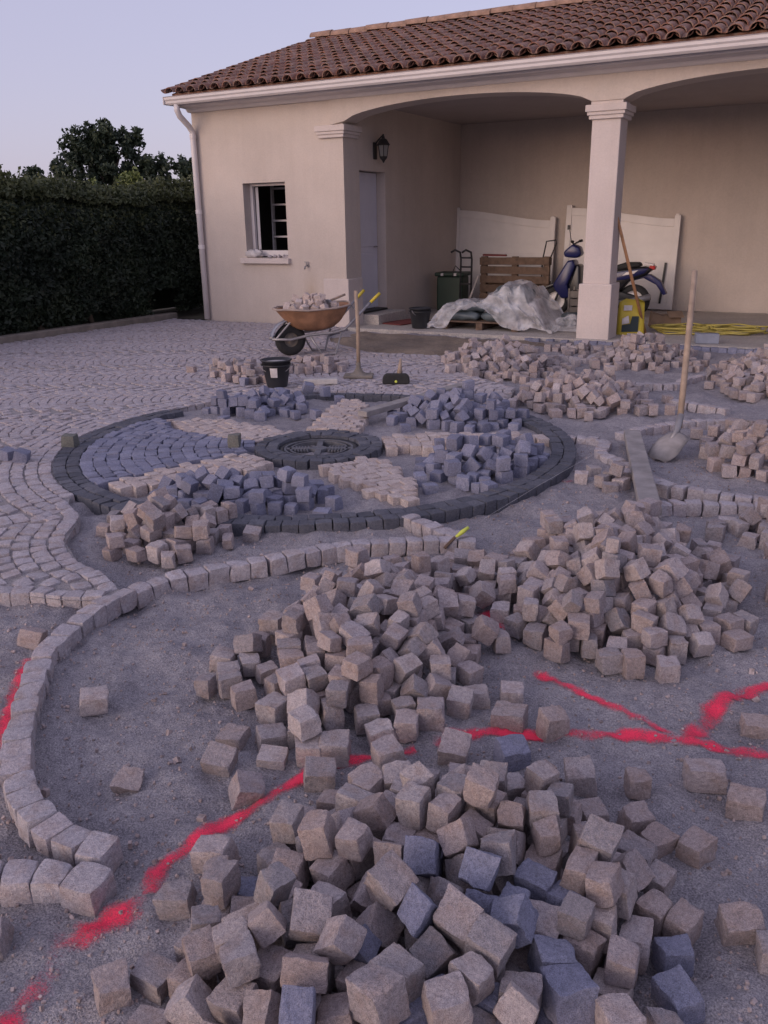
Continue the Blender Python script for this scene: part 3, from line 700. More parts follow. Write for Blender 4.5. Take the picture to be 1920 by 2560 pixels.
# roof: deck and curved tiles laid in columns, each on the one below
RY, RZ, RB = 15.20, 4.745, 19.5
ey, ez = Y0-.46, 3.405; sl_ = math.atan2(RZ-ez, RY-ey); SLEN = math.hypot(RY-ey, RZ-ez)
m = MB(); x0, x1 = -9.66, XR+.35
m.add([(x0,ey+.1,ez+.02),(x1,ey+.1,ez+.02),(x1,RY,RZ),(x0,RY,RZ),(x0,RB,ez+.02),(x1,RB,ez+.02),(x0,ey+.1,ez-.02),(x1,ey+.1,ez-.02),(x1,RY,RZ-.10),(x0,RY,RZ-.10),(x0,RB,ez-.08),(x1,RB,ez-.08)],
      [(0,1,2,3),(3,2,5,4),(6,9,8,7),(9,10,11,8),(0,6,7,1),(4,5,11,10),(0,3,9,6),(3,4,10,9),(1,7,8,2),(2,8,11,5)])
roof = H('roof', m, M['tile'])
def tile_arrays(seed, L=.43, r0=.088, r1=.070, n=8, th=.013):
    rng = random.Random(seed); V = []; F = []
    for k, (rr, y) in enumerate(((r0, 0), (r1, L), (r0-th, 0), (r1-th, L))):
        for i in range(n+1):
            a = math.pi*i/n; V.append((rr*math.cos(a)*(1+rng.uniform(-.03,.03)), y, rr*math.sin(a)*.92 + rng.uniform(-.003,.003)))
    b = n+1
    for i in range(n): F += [(i, i+1, b+i+1, b+i), (2*b+i, 3*b+i, 3*b+i+1, 2*b+i+1), (i, 2*b+i, 2*b+i+1, i+1), (b+i, b+i+1, 3*b+i+1, 3*b+i)]
    return V, F
tms = []; tar = []
for s in range(6):
    V, F = tile_arrays(s); me = bpy.data.meshes.new('roof_tile'); me.from_pydata(V, [], F); me.materials.append(M['tile'])
    bm = bmesh.new(); bm.from_mesh(me); bmesh.ops.recalc_face_normals(bm, faces=bm.faces); bm.to_mesh(me); bm.free(); tms.append(me)
    tar.append((np.array(V), np.array([list(p.vertices) for p in me.polygons])))
PITCH, EXP = .2172, .345
spots = []
ncol = int((x1+9.66)/PITCH)
for c in range(ncol):
    for r in range(13):
        s = r*EXP - .03 + random.uniform(-.012, .012); x = -9.60 + c*PITCH + random.uniform(-.006, .006)
        y = ey + s*math.cos(sl_); z = ez + s*math.sin(sl_) + .022
        spots.append(((x, y, z), Euler((sl_ - .055 + random.uniform(-.02,.02), random.uniform(-.05,.05), random.uniform(-.025,.025))).to_matrix(), (1, 1, 1), r))
vis = [q for q in spots if q[0][0] < -1.1]; vis.sort(key=lambda q: (q[0][0]+0)**2*.9 + q[0][1]**2 + q[3]*2)
pick = set(map(id, vis[:300]))
for q in vis[:300]:
    o = bpy.data.objects.new('roof_tile', random.choice(tms)); COL.objects.link(o); o.parent = roof
    mm = q[1].to_4x4(); mm.translation = q[0]; o.matrix_basis = mm
tag(joined('upper_tiles', [q[:3] for q in spots if id(q) not in pick], tar, M['tile_a'], roof), kind='stuff')
# channel tiles between the columns, hollow side up
chan = []
flip = Euler((0, math.pi, 0)).to_matrix()
for c in range(ncol+1):
    for r in range(12):
        s = r*EXP + .02; x = -9.60 + (c-.5)*PITCH
        chan.append(((x, ey + s*math.cos(sl_), ez + s*math.sin(sl_) + .075), Euler((sl_-.04, 0, 0)).to_matrix() @ flip, (1.15, 1, .8)))
tag(joined('channel_tiles', chan, tar, M['tile_a'], roof), kind='stuff')
m0 = MB(); V, F = tile_arrays(77, .45, .125, .105)
rm = bpy.data.meshes.new('ridge_tile'); rm.from_pydata(V, [], F); rm.materials.append(M['ridge'])
for k in range(38):
    o = bpy.data.objects.new('ridge_tile', rm); COL.objects.link(o); o.parent = roof
    o.location = (-9.70 + k*.395 + .45, RY + random.uniform(-.012,.012), RZ + .055 + random.uniform(-.008,.008)); o.rotation_euler = (0, 0, math.pi/2 + random.uniform(-.02,.02)); o.rotation_euler.rotate_axis('X', .035)
# small tap and lantern
tap = thing('wall_tap', 'small brass tap on the beige wall above a damp stain', 'tap', (-7.54, Y0, .90))
m = MB(); m.tube([(0,0,0),(0,-.05,0),(0,-.085,-.012),(0,-.10,-.05)], .011, 8); m.build('spout', M['steel'], tap, True)
m = MB(); m.tube([(0,-.045,.0),(0,-.045,.05)], .008, 8); m.box((0,-.045,.055), (.07,.014,.012)); m.build('tap_handle', M['steel'], tap)
m = MB(); m.lathe([(0,0),(.026,0),(.026,.008),(0,.008)], 14, (0,-.001,0), Euler((math.pi/2,0,0)).to_matrix()); m.build('rose', M['steel'], tap)
lan = thing('wall_lantern', 'black wall lantern with glass panes above the side door', 'lantern', (XP, 12.38, 2.58))
lx = .16
m = MB(); m.box((.012,0,-.02), (.022,.09,.24)); m.tube([(.01,0,.06),(.06,0,.12),(.12,0,.17),(lx,0,.20)], .011, 8); m.tube([(lx,0,.16),(lx,0,.21)], .014, 8); m.build('bracket', M['black'], lan)
def hexprof(prof): return MB().lathe(prof, 6, (lx,0,0))
hexprof([(0,.185),(.022,.18),(.03,.15),(.06,.135),(.105,.07),(.115,.058),(.105,.05),(0,.05)]).build('cap', M['black'], lan)
hexprof([(.082,.05),(.055,-.11)]).build('glass', M['lampglass'], lan)
hexprof([(.066,-.105),(.062,-.13),(.03,-.16),(.012,-.19),(0,-.20)]).build('base', M['black'], lan)
for k in range(6):
    a = 2*math.pi*k/6; m = MB(); m.tube([(lx+.088*math.cos(a), .088*math.sin(a), .05), (lx+.060*math.cos(a), .060*math.sin(a), -.115)], .006, 6); m.build('glazing_bar', M['black'], lan)
# ================================================================ HEDGE, KERB, TREES
def leaf_cloud(pts, size, rng, flatz=.0):
    n = len(pts); P = np.array(pts); rs = np.random.RandomState(rng)
    a = rs.normal(size=(n,3)); a /= np.linalg.norm(a, axis=1)[:,None]; b = rs.normal(size=(n,3)); b -= a*(a*b).sum(1)[:,None]; b /= np.linalg.norm(b, axis=1)[:,None]
    s = size*rs.uniform(.6, 1.35, (n,1)); V = np.stack([P - a*s, P + b*s*.5, P + a*s, P - b*s*.5], 1).reshape(-1, 3)
    return V, np.arange(4*n).reshape(-1, 4)
def leaf_obj(name, V, F, mat, parent):
    me = bpy.data.meshes.new(name); me.from_pydata(V.tolist(), [], F.tolist()); me.materials.append(mat); return link(name, me, parent)
hedge = thing('hedge', 'tall dark clipped evergreen hedge left of the house', 'hedge', (-10.9, 9, 0))
rs = np.random.RandomState(3)
def hx(y, z): return -10.47 + .22*fbm(y, z*.8, 1.1, 3) + .10*fbm(y+9, z, 4.0, 2) - .45*np.clip((z-1.55)/.5, 0, 1)**2.2 - .12*np.clip(.5-z, 0, 1)
N = 90000; y = rs.uniform(1.5, 14.5, N); z = .09 + 1.93*rs.rand(N); x = hx(y, z) - np.abs(rs.normal(0, .08, N)) + .03 + .05*(rs.rand(N) < .04)*rs.rand(N)
keep = ~((y > 11.15) & (y < 11.75) & (z < .50)) & ~((z < .24) & (vnoise(y*2.2, z*3) > .12))
pts = np.stack([x, y, z], 1)[keep] - np.array(hedge.location)
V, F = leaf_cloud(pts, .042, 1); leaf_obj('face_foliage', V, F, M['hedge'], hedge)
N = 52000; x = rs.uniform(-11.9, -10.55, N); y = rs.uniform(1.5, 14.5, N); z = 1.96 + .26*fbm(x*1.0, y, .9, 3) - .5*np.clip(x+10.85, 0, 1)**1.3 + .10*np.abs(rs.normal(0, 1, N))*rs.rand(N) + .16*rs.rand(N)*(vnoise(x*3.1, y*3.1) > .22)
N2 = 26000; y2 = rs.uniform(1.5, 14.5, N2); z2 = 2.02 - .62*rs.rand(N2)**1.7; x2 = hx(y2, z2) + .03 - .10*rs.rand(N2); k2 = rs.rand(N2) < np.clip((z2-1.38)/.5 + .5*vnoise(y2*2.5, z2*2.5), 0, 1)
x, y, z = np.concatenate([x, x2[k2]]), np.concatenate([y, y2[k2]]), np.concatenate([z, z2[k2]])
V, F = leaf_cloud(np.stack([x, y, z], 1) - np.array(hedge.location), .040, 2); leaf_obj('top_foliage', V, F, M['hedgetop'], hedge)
m = MB(); m.span(-.95, .08, -7.5, 1.9, .06, 1.62); m.span(-.95, .04, 1.9, 5.4, .46, 1.615); m.span(-.95, -.06, -7.5, 5.4, 1.62, 1.80); m.span(-.95, -.22, -7.5, 5.4, 1.80, 1.90); m.span(-.95, -.5, 1.902, 5.4, .05, .459); m.build('inner_mass', M['hedge'], hedge)
for yy, dy, r in ((8.9, .02, .06), (9.9, -.05, .045), (11.05, .42, .065), (6.6, .1, .06), (7.8, -.1, .05)):
    m = MB(); m.tube([(.22, yy-9, .02), (.18, yy-9+dy*.4, .25), (.06, yy-9+dy, .75), (-.2, yy-9+dy*1.2, 1.3)], [r, r*.9, r*.8, r*.6], 9); m.build('stem', M['bark'], hedge, True)
kb = tag(MB().span(-10.52, -10.36, 1.5, 11.55, -.3, .085).build('kerb', M['kerb'], bevel=.015), kind='structure')
verge = tag(flat('verge', [(-30,-10),(-10.4,-10),(-10.4,11.6),(-9.7,11.6),(-9.7,40),(-30,40)], -.02, M['soil']), kind='structure')
def tree(name, label, loc, h, blobs, nleaf, mat, size, seed, trunk_r=.14, cat='tree', sparse=.0):
    t = thing(name, label, cat, loc); rng = random.Random(seed); rs = np.random.RandomState(seed)
    m = MB(); z0 = min(b[2]-b[3]*.5 for b in blobs)
    m.tube([(0,0,-.2),(.05,.02,z0*.5),(.02,-.05,z0+.3),(0,0,h*.82)], [trunk_r, trunk_r*.8, trunk_r*.6, trunk_r*.2], 9)
    for b in blobs: m.tube([(0,0,z0*.7),(b[0]*.4,b[1]*.4,(z0+b[2])*.5),(b[0],b[1],b[2])], [trunk_r*.5, trunk_r*.32, trunk_r*.1], 6)
    m.build('trunk', M['bark'], t, True)
    P = []; tot = sum(b[3]**2 for b in blobs)
    for b in blobs:
        sub = []
        for _ in range(int(46*b[3]/.6)):
            d = rs.normal(size=3); d /= np.linalg.norm(d); rr = b[3]*rng.uniform(.3, 1.08); sub.append((np.array(b[:3]) + d*rr*np.array((1,1,.85)), rng.uniform(.07, .20)))
        n = int(nleaf*b[3]**2/tot)
        for _ in range(n):
            c, r = sub[rng.randrange(len(sub))]; d = rs.normal(size=3); d *= rng.random()**.6/np.linalg.norm(d); P.append(c + d*r)
    V, F = leaf_cloud(P, size, seed); leaf_obj('crown', V, F, mat, t); return t
tree('broad_tree', 'broad dark leafy tree rising highest behind the hedge', (-17.3, 17.0, -.1), 4.5, [(0,0,3.0,.80),(-.35,-.3,3.5,.55),(.4,.4,3.6,.6),(.2,.2,2.4,.8),(.85,.8,3.05,.5),(.0,.0,3.85,.42),(.9,.8,2.4,.6)], 17000, M['leafdark'], .062, 5)
tree('slim_tree', 'smaller dark tree between the broad tree and the house', (-15.5, 18.0, -.1), 3.7, [(0,0,2.95,.42),(.4,.3,2.7,.42),(-.4,-.3,2.5,.4),(.6,.7,2.4,.4)], 4600, M['leafdark'], .058, 6, .08)
tree('sparse_tree', 'thin open branched tree left of the broad tree', (-17.9, 15.7, -.1), 3.4, [(-.2,-.2,2.75,.34),(.3,.3,3.0,.38),(-.8,-.7,2.45,.24),(.5,.4,2.45,.4)], 2300, M['leafdark'], .06, 7, .06)
tree('low_tree', 'low dark tree at the far left above the hedge', (-18.4, 14.2, -.1), 2.9, [(0,0,2.45,.22),(-.4,-.3,2.55,.28),(-.9,-.7,2.3,.3)], 1100, M['leafdark'], .06, 8, .05)
tree('pale_shrub', 'yellow green shrub showing just above the hedge top', (-13.4, 13.7, -.1), 2.8, [(0,0,2.2,.42),(.5,.4,2.2,.42),(-.4,-.4,2.1,.36),(.1,.1,2.5,.22),(.9,.8,2.25,.3)], 6000, M['leaflight'], .05, 9, .05, 'shrub')
tree('olive_shrub', 'dull green shrub above the hedge beside the house corner', (-12.4, 14.6, -.1), 2.6, [(0,0,2.1,.5),(.5,.5,2.15,.5),(-.5,-.5,2.1,.5),(.6,.9,2.25,.4)], 6000, M['hedgetop'], .05, 10, .05, 'shrub')
# resting places of the loose cobbles, eleven numbers each: heap, place in mm, turn (quaternion x 99), size in mm
HEAPS = ['h1', 'h2', 'h23', 'h3', 'h4', 'gf', 'gr', 'gbr', 'gbl', 't1', 't2', 't3', 't3b', 't4', 't5', 't6', 't7', 'bl', 'br', 'rt']
LOOSE_NEAR = [
0,-305,1277,59,66,60,-32,-27,79,82,83,
0,-596,1035,141,78,-7,-3,61,72,81,84,
0,-727,1120,145,72,-21,36,-53,66,60,63,
0,-464,1179,120,14,-13,-66,72,74,64,57,
0,-116,1440,-21,64,29,-64,29,68,82,74,
0,-1117,983,-25,0,99,1,0,80,67,61,
0,-486,1097,125,91,0,-3,-39,73,75,61,
0,-444,1348,119,60,74,-16,21,75,73,75,
0,-463,1258,126,50,60,40,46,74,75,83,
0,-1113,1214,42,1,3,-70,-70,59,75,80,
0,-159,1924,-21,55,0,0,-82,81,74,67,
0,-1229,1180,-26,13,-69,-13,-69,59,77,81,
0,-946,1380,126,0,-97,-14,-15,70,77,72,
0,-303,1529,129,4,-70,70,-5,82,62,65,
0,-857,1398,132,3,-99,2,-2,66,70,61,
0,-146,1549,-21,47,0,0,87,59,71,67,
0,-888,1001,121,19,-31,-65,65,64,63,68,
0,-595,1108,122,98,0,0,-12,80,69,60,
0,-352,1340,59,9,29,-94,3,79,64,77,
0,-228,1403,62,70,-70,-4,4,59,70,72,
0,-937,1182,130,79,6,14,57,62,64,82,
0,-633,1629,196,53,43,-43,-57,63,80,73,
0,-888,1091,136,16,-40,-27,-85,63,58,58,
0,-335,1428,107,99,-4,1,1,62,62,64,
0,-963,934,24,9,-34,64,67,63,82,67,
0,-542,1290,130,68,-40,-53,30,84,78,80,
0,-782,1561,136,99,5,1,1,63,59,84,
0,-1011,1026,56,45,0,0,-88,64,82,58,
0,-1170,916,-20,23,-66,23,66,71,67,73,
0,-879,968,50,71,11,0,-68,66,79,71,
0,-752,1033,129,41,-67,23,-56,58,56,81,
0,-538,1501,134,52,-51,33,-59,62,85,69,
0,-463,1620,125,32,-62,32,62,64,58,56,
0,-364,1561,116,68,-72,1,-1,57,63,83,
0,-208,1649,-15,55,-55,-43,43,78,80,65,
0,-893,1347,58,77,-5,-4,62,76,76,74,
0,-145,1642,-17,98,0,0,-12,60,77,75,
0,-698,1281,171,86,0,-47,-15,63,79,79,
0,-1080,1444,61,10,69,10,-69,67,77,65,
0,-625,1266,130,34,-62,-14,68,84,74,64,
1,-1209,1874,-20,59,-59,38,-38,84,70,81,
0,-349,1649,133,51,-36,49,59,71,81,79,
0,-369,1160,112,23,-73,41,-48,60,59,70,
1,-1306,1858,52,68,15,68,-15,65,74,79,
0,-878,1533,102,26,24,68,-62,77,69,58,
0,-638,1504,141,39,-80,39,21,68,71,77,
0,-802,959,74,50,-34,-72,32,57,69,60,
0,-708,1580,130,53,-51,-44,49,67,71,59,
0,-348,2112,-17,60,-37,-60,-37,75,66,59,
0,-555,1427,146,89,42,8,-2,71,78,59,
0,-198,1265,55,23,-66,-27,-65,70,72,75,
0,-817,1148,132,2,-58,-27,76,60,83,81,
0,-571,1222,87,73,2,-59,-33,61,71,75,
0,-452,1518,62,47,47,-51,-52,62,84,77,
0,-713,1241,60,37,-53,-72,18,70,76,77,
0,-496,1685,133,62,-37,-58,-34,81,68,81,
1,-1497,1962,-19,99,0,0,-6,82,80,72,
0,-717,951,125,80,12,20,-53,79,58,58,
0,-851,1259,53,55,48,43,51,67,71,76,
0,-317,1957,-21,34,0,0,-93,66,72,68,
0,-696,1429,116,91,37,3,16,78,78,69,
1,-1067,2077,-15,68,68,18,18,76,80,79,
0,-541,1813,129,0,97,-21,0,61,73,69,
0,-318,1417,44,70,-9,-69,-2,64,62,82,
0,-856,1055,56,70,-1,-2,70,79,78,60,
0,-674,1022,60,77,-15,60,10,79,73,69,
0,-381,1224,63,71,6,-69,7,82,69,70,
0,-253,1892,-22,24,0,0,96,68,76,66,
1,-1280,2136,115,5,-8,-70,70,74,63,76,
3,-606,2791,-16,19,-67,-19,-67,78,78,80,
0,-937,1046,109,34,-52,-23,-74,65,59,69,
0,-556,1638,136,22,-72,60,23,60,59,58,
1,-1208,2066,-23,36,0,0,-92,75,76,64,
0,-1023,1003,-14,3,0,0,-99,72,73,82,
0,-1043,1905,-16,66,-66,22,-22,82,78,74,
0,-277,1703,31,37,-25,68,56,59,84,79,
1,-1642,1987,-17,0,87,47,0,77,57,76,
0,-230,1544,-14,74,0,0,-66,79,62,83,
0,-281,1595,62,2,6,-1,-99,62,83,72,
1,-1489,2057,46,94,4,-2,-31,83,83,77,
0,-710,1163,81,64,-24,-33,63,57,78,59,
1,-1014,2467,-15,37,-43,61,-54,67,72,72,
0,-222,1770,-27,0,-11,-98,0,60,81,56,
1,-1299,2043,58,40,40,58,58,69,68,68,
1,-1225,2133,47,99,-1,-2,6,70,60,77,
0,-301,1486,55,4,71,68,3,57,73,84,
1,-1063,2297,2,43,70,-8,55,83,82,57,
1,-1062,2726,32,42,-73,48,-20,74,71,81,
3,-215,3186,-27,0,-90,-42,0,82,77,56,
0,-402,1419,56,7,-68,4,-71,75,78,71,
0,-806,1633,140,97,3,-1,-21,68,57,83,
0,-675,1100,54,67,-5,0,72,64,62,77,
0,-286,1817,-15,0,10,99,0,83,69,79,
0,-477,1773,122,6,3,0,-99,57,69,59,
0,-610,1370,95,30,-90,-12,25,67,61,80,
1,-1123,2241,14,34,16,82,-41,78,66,68,
0,-987,1311,46,69,-12,69,12,81,71,71,
3,-525,2804,-15,0,94,30,0,67,69,80,
3,-324,3057,-9,37,20,-8,89,62,72,74,
0,-866,1166,80,12,43,55,69,75,76,70,
0,-1068,1104,37,26,-65,-26,-65,60,62,62,
1,-1401,1994,16,89,33,-25,13,82,72,74,
0,-714,1319,105,85,-15,-44,-22,82,79,71,
0,-978,1601,53,5,73,6,66,57,59,83,
1,-1177,2294,58,14,-49,8,85,74,83,61,
1,-1588,2380,165,46,-9,-87,1,71,76,82,
3,-910,2872,-19,52,52,-47,-47,85,73,79,
1,-1811,2240,24,21,7,49,-83,83,67,72,
0,-239,1374,-14,69,0,0,-71,83,77,82,
3,-479,2941,38,32,-32,62,-62,76,60,60,
3,-405,2991,-13,59,59,-38,-38,72,83,63,
1,-1204,3045,22,51,-12,-42,73,82,83,78,
1,-1732,2026,-16,0,-87,-47,0,82,60,78,
0,-775,1086,67,69,11,-69,11,81,75,73,
0,-770,1335,52,94,15,25,8,85,83,71,
1,-1317,2038,-16,90,0,0,-42,78,72,79,
1,-1658,2326,113,1,2,-1,-99,65,79,63,
1,-1452,2244,117,76,60,-15,-16,76,59,56,
1,-1806,1983,-21,4,4,-70,-70,57,69,57,
3,-622,3222,175,53,-26,47,-65,65,70,75,
1,-1292,2550,167,98,10,-5,8,65,77,72,
3,-797,2791,-15,41,-41,57,-57,56,79,79,
3,-789,2797,53,62,33,-62,33,56,71,64,
3,-629,3021,35,73,-41,-6,53,76,66,77,
0,-622,1304,48,91,30,-17,18,72,78,78,
3,-712,3128,194,25,-17,15,93,63,76,74,
3,-520,3228,131,77,-57,18,-16,66,73,63,
0,-1030,875,-15,70,70,7,7,81,79,57,
3,-745,2875,53,98,1,-3,12,80,76,78,
3,-503,3320,156,9,33,69,-62,83,83,82,
1,-1271,2383,111,70,-12,16,-67,73,64,62,
1,-1242,2776,84,2,-59,-34,72,76,83,78,
1,-1431,2467,156,49,39,36,67,77,71,81,
0,-460,1595,59,0,-99,-4,0,76,78,67,
3,-711,2971,121,46,-48,-50,-54,61,63,79,
0,-603,1472,83,82,45,-21,24,77,81,67,
0,-975,1670,49,48,-48,51,-51,68,62,60,
0,-800,1509,56,7,0,-1,-99,70,84,71,
0,-770,1421,98,73,29,31,-52,62,68,84,
0,-572,1094,54,35,-61,-35,-61,76,84,78,
3,-438,3059,32,33,78,-34,37,80,84,72,
3,-330,3423,35,43,70,47,-30,75,69,77,
1,-1088,2376,40,17,-68,-17,-68,62,75,72,
0,-712,1656,133,99,-1,4,-3,63,81,79,
1,-1421,2100,52,59,73,-20,-24,71,63,62,
3,-531,3008,58,47,48,48,-54,68,83,58,
0,-429,1928,-22,21,21,-67,-67,67,66,73,
0,-535,1158,48,25,-56,12,77,76,64,61,
4,-2930,2968,113,96,9,17,-12,82,77,73,
0,-542,1572,104,67,36,28,-56,68,76,69,
3,-787,2929,121,92,14,29,18,57,68,60,
3,-604,3371,190,39,43,58,55,73,76,84,
3,-1123,3127,53,3,-51,-85,-1,66,77,64,
0,-114,1338,-15,23,66,23,-66,80,81,60,
1,-1327,2236,115,67,22,-66,21,70,65,85,
0,-926,1750,48,55,75,26,19,84,63,70,
1,-1487,3042,116,68,-68,18,-18,64,74,68,
3,-257,3539,27,52,46,68,18,83,80,73,
3,-1141,3430,88,61,27,12,-72,83,77,83,
1,-1390,2403,125,24,61,-57,48,58,82,67,
3,-952,2929,56,59,0,0,79,79,57,76,
0,-627,1579,109,11,-6,-98,4,69,59,58,
1,-1390,2307,123,5,80,-7,57,61,78,84,
1,-1763,2187,-24,65,-65,-27,27,71,61,79,
1,-1759,2961,121,55,55,44,44,74,72,77,
3,-257,3265,-16,23,23,66,66,85,78,84,
0,-1073,1367,-14,56,0,0,-82,74,64,82,
1,-1197,2449,104,31,-57,74,-11,64,84,65,
0,-650,1756,134,78,7,10,-60,59,75,72,
1,-1243,2221,52,9,-70,9,69,83,69,66,
2,-1330,3163,37,74,-8,-21,61,72,75,56,
0,-473,1429,58,70,70,4,4,61,84,76,
3,-1011,2768,-21,34,61,-34,61,68,60,79,
1,-1606,2866,128,42,-70,52,21,58,80,82,
4,-2845,2876,-13,47,47,-52,-52,79,83,84,
1,-1077,2523,10,55,37,71,18,80,80,71,
1,-1186,2829,64,12,-23,66,-69,67,69,63,
1,-1102,2997,-22,41,-41,-57,57,84,66,77,
1,-1607,2621,146,55,-45,-62,-30,59,81,83,
3,-396,3158,42,78,35,-49,4,82,69,67,
4,-2713,2915,-14,26,-26,-65,65,81,83,73,
1,-1818,2409,34,5,70,5,-70,60,75,76,
1,-1202,2382,78,31,-60,71,-12,73,75,56,
3,-998,2912,-19,12,-69,12,69,73,68,71,
15,-299,4338,-22,70,70,-3,-3,80,66,77,
0,-1077,1640,-21,79,0,0,-59,60,65,68,
15,-462,4348,-14,70,-70,1,-1,86,81,79,
4,-2722,3065,61,3,-46,-88,-3,79,77,73,
3,-403,3631,63,12,41,-87,18,76,76,76,
3,-701,2883,-20,80,0,0,-58,81,64,70,
0,-534,1376,78,92,-35,3,12,67,79,80,
1,-1571,2172,46,93,0,0,34,83,63,58,
3,-205,3325,-16,96,0,0,-26,85,56,78,
3,-959,3292,128,31,89,-28,10,85,76,69,
4,-2703,3057,-17,58,-40,-58,-40,77,83,66,
2,-1257,3227,53,47,63,-19,-57,82,63,65,
1,-1148,2607,20,88,4,44,14,56,63,82,
3,-1119,3739,119,18,26,-67,-66,73,68,62,
0,-238,1455,-20,70,0,0,-70,76,68,71,
3,-472,2938,-24,52,47,-52,47,63,64,67,
4,-2938,2824,-25,7,-7,-70,70,84,61,62,
15,-363,4470,-14,36,0,0,-92,69,89,82,
3,-1022,3221,91,15,70,-62,-28,66,71,69,
4,-3045,2799,40,0,28,95,0,76,79,60,
3,-917,3519,186,67,50,-51,-14,83,69,60,
0,-378,1512,53,70,-5,-69,-1,68,71,73,
0,-634,1674,120,2,-3,-2,99,84,78,56,
0,-338,1366,-21,78,0,0,61,85,82,68,
0,-741,994,62,39,41,59,56,64,78,57,
0,-450,1186,54,99,0,0,7,74,60,64,
1,-1300,2472,124,2,66,-73,-11,72,56,57,
1,-1526,2344,113,19,-30,18,91,61,83,80,
1,-1407,2557,139,65,-12,-7,-73,78,78,64,
1,-1398,2685,139,56,-37,39,61,67,81,79,
3,-274,3640,47,0,-17,-98,0,70,66,66,
0,-466,1802,60,46,50,-52,50,64,72,68,
3,-480,3139,68,28,-20,-2,93,73,57,77,
3,-589,3183,107,69,65,-4,29,63,78,67,
1,-1676,2165,-27,62,-33,62,33,56,66,62,
3,-1007,3055,52,66,0,0,-74,59,66,83,
3,-552,3087,65,0,98,-13,0,69,80,78,
3,-861,3086,122,46,17,-70,-50,65,62,63,
3,-360,3774,42,7,28,-54,-78,79,80,74,
0,-700,1480,59,1,10,-97,14,62,58,64,
1,-1153,2446,45,78,26,-21,-51,82,80,78,
1,-1475,2580,162,17,-7,-96,17,58,82,79,
3,-782,3144,153,15,87,-21,41,77,60,64,
4,-2739,2831,-22,67,-67,-19,19,66,66,73,
0,-389,1696,64,5,18,-97,1,61,61,83,
1,-1267,2640,118,40,-55,-32,-65,62,62,74,
0,-1027,1755,-14,0,-52,84,0,84,79,82,
1,-1870,2765,58,50,49,-50,49,61,69,66,
0,-629,1818,60,44,-10,7,-88,78,61,79,
0,-1078,1089,-24,64,0,0,75,78,77,62,
1,-1117,2155,-16,65,25,-65,25,77,60,63,
3,-717,3104,123,76,-22,2,59,71,64,68,
3,-964,3722,181,94,15,-14,24,67,83,81,
3,-704,3408,211,79,-59,0,-11,70,74,72,
14,-479,5626,133,90,6,-13,38,80,88,65,
3,-730,3273,247,67,-10,12,71,81,57,61,
0,-866,1426,61,41,-55,-39,-60,82,76,77,
4,-3051,2772,-22,0,-73,67,0,72,58,65,
3,-460,3324,95,74,19,-24,-58,68,74,66,
14,-553,5576,-15,15,0,0,-98,87,71,80,
14,-404,5577,64,56,44,-54,42,81,70,83,
3,-325,3174,-14,94,0,0,32,69,70,82,
3,-1006,3455,125,61,62,-33,-33,79,77,64,
1,-1572,2072,-14,98,0,0,-14,63,56,81,
1,-1417,2228,56,16,-3,-11,-97,69,84,64,
3,-556,3913,107,54,-51,-47,-45,76,76,74,
1,-1617,2225,52,0,47,87,0,64,83,58,
15,-320,4534,33,38,-28,87,-1,68,63,75,
0,-466,1258,56,11,-69,1,-70,63,74,66,
3,-830,2952,80,70,27,18,62,84,73,63,
4,-2812,3025,45,28,20,72,59,60,60,80,
1,-1467,2343,139,25,-35,-56,-70,59,60,59,
16,-1134,4910,-23,17,-17,68,-68,77,64,76,
3,-892,3040,58,19,38,77,-45,83,73,62,
1,-1457,3154,57,99,-1,-6,-7,64,83,71,
3,-562,2979,-15,62,-32,-62,-32,80,79,59,
3,-653,3129,62,34,-48,-51,-61,64,80,79,
4,-2957,2956,43,4,16,-10,97,75,78,67,
2,-1339,3335,49,8,5,35,-92,78,62,84,
3,-764,4163,133,97,-1,1,-21,77,82,68,
0,-1078,1268,-25,69,-69,-12,12,75,59,73,
0,-445,1113,49,63,-10,75,6,79,73,76,
1,-1207,2163,-24,65,-25,-65,-25,62,57,64,
1,-1816,2314,-15,70,70,7,7,74,81,56,
3,-747,3759,192,14,17,-22,-94,83,79,76,
0,-320,1260,-26,7,70,7,-70,59,83,65,
0,-1187,1281,-21,68,17,-68,17,69,75,57,
0,-426,1373,-22,99,0,0,-6,68,74,67,
0,-412,1295,-16,99,0,0,0,81,70,79,
4,-2647,3170,-26,34,61,-34,61,58,57,84,
4,-3039,3118,123,68,-19,18,-67,84,84,74,
14,-423,5784,228,74,12,-65,1,85,88,67,
16,-1135,5049,63,5,-12,1,-98,76,73,77,
0,-1028,1188,-15,36,36,60,60,81,80,71,
0,-966,1123,51,95,7,11,-24,63,81,72,
3,-690,3660,182,17,-27,-63,-69,70,76,78]
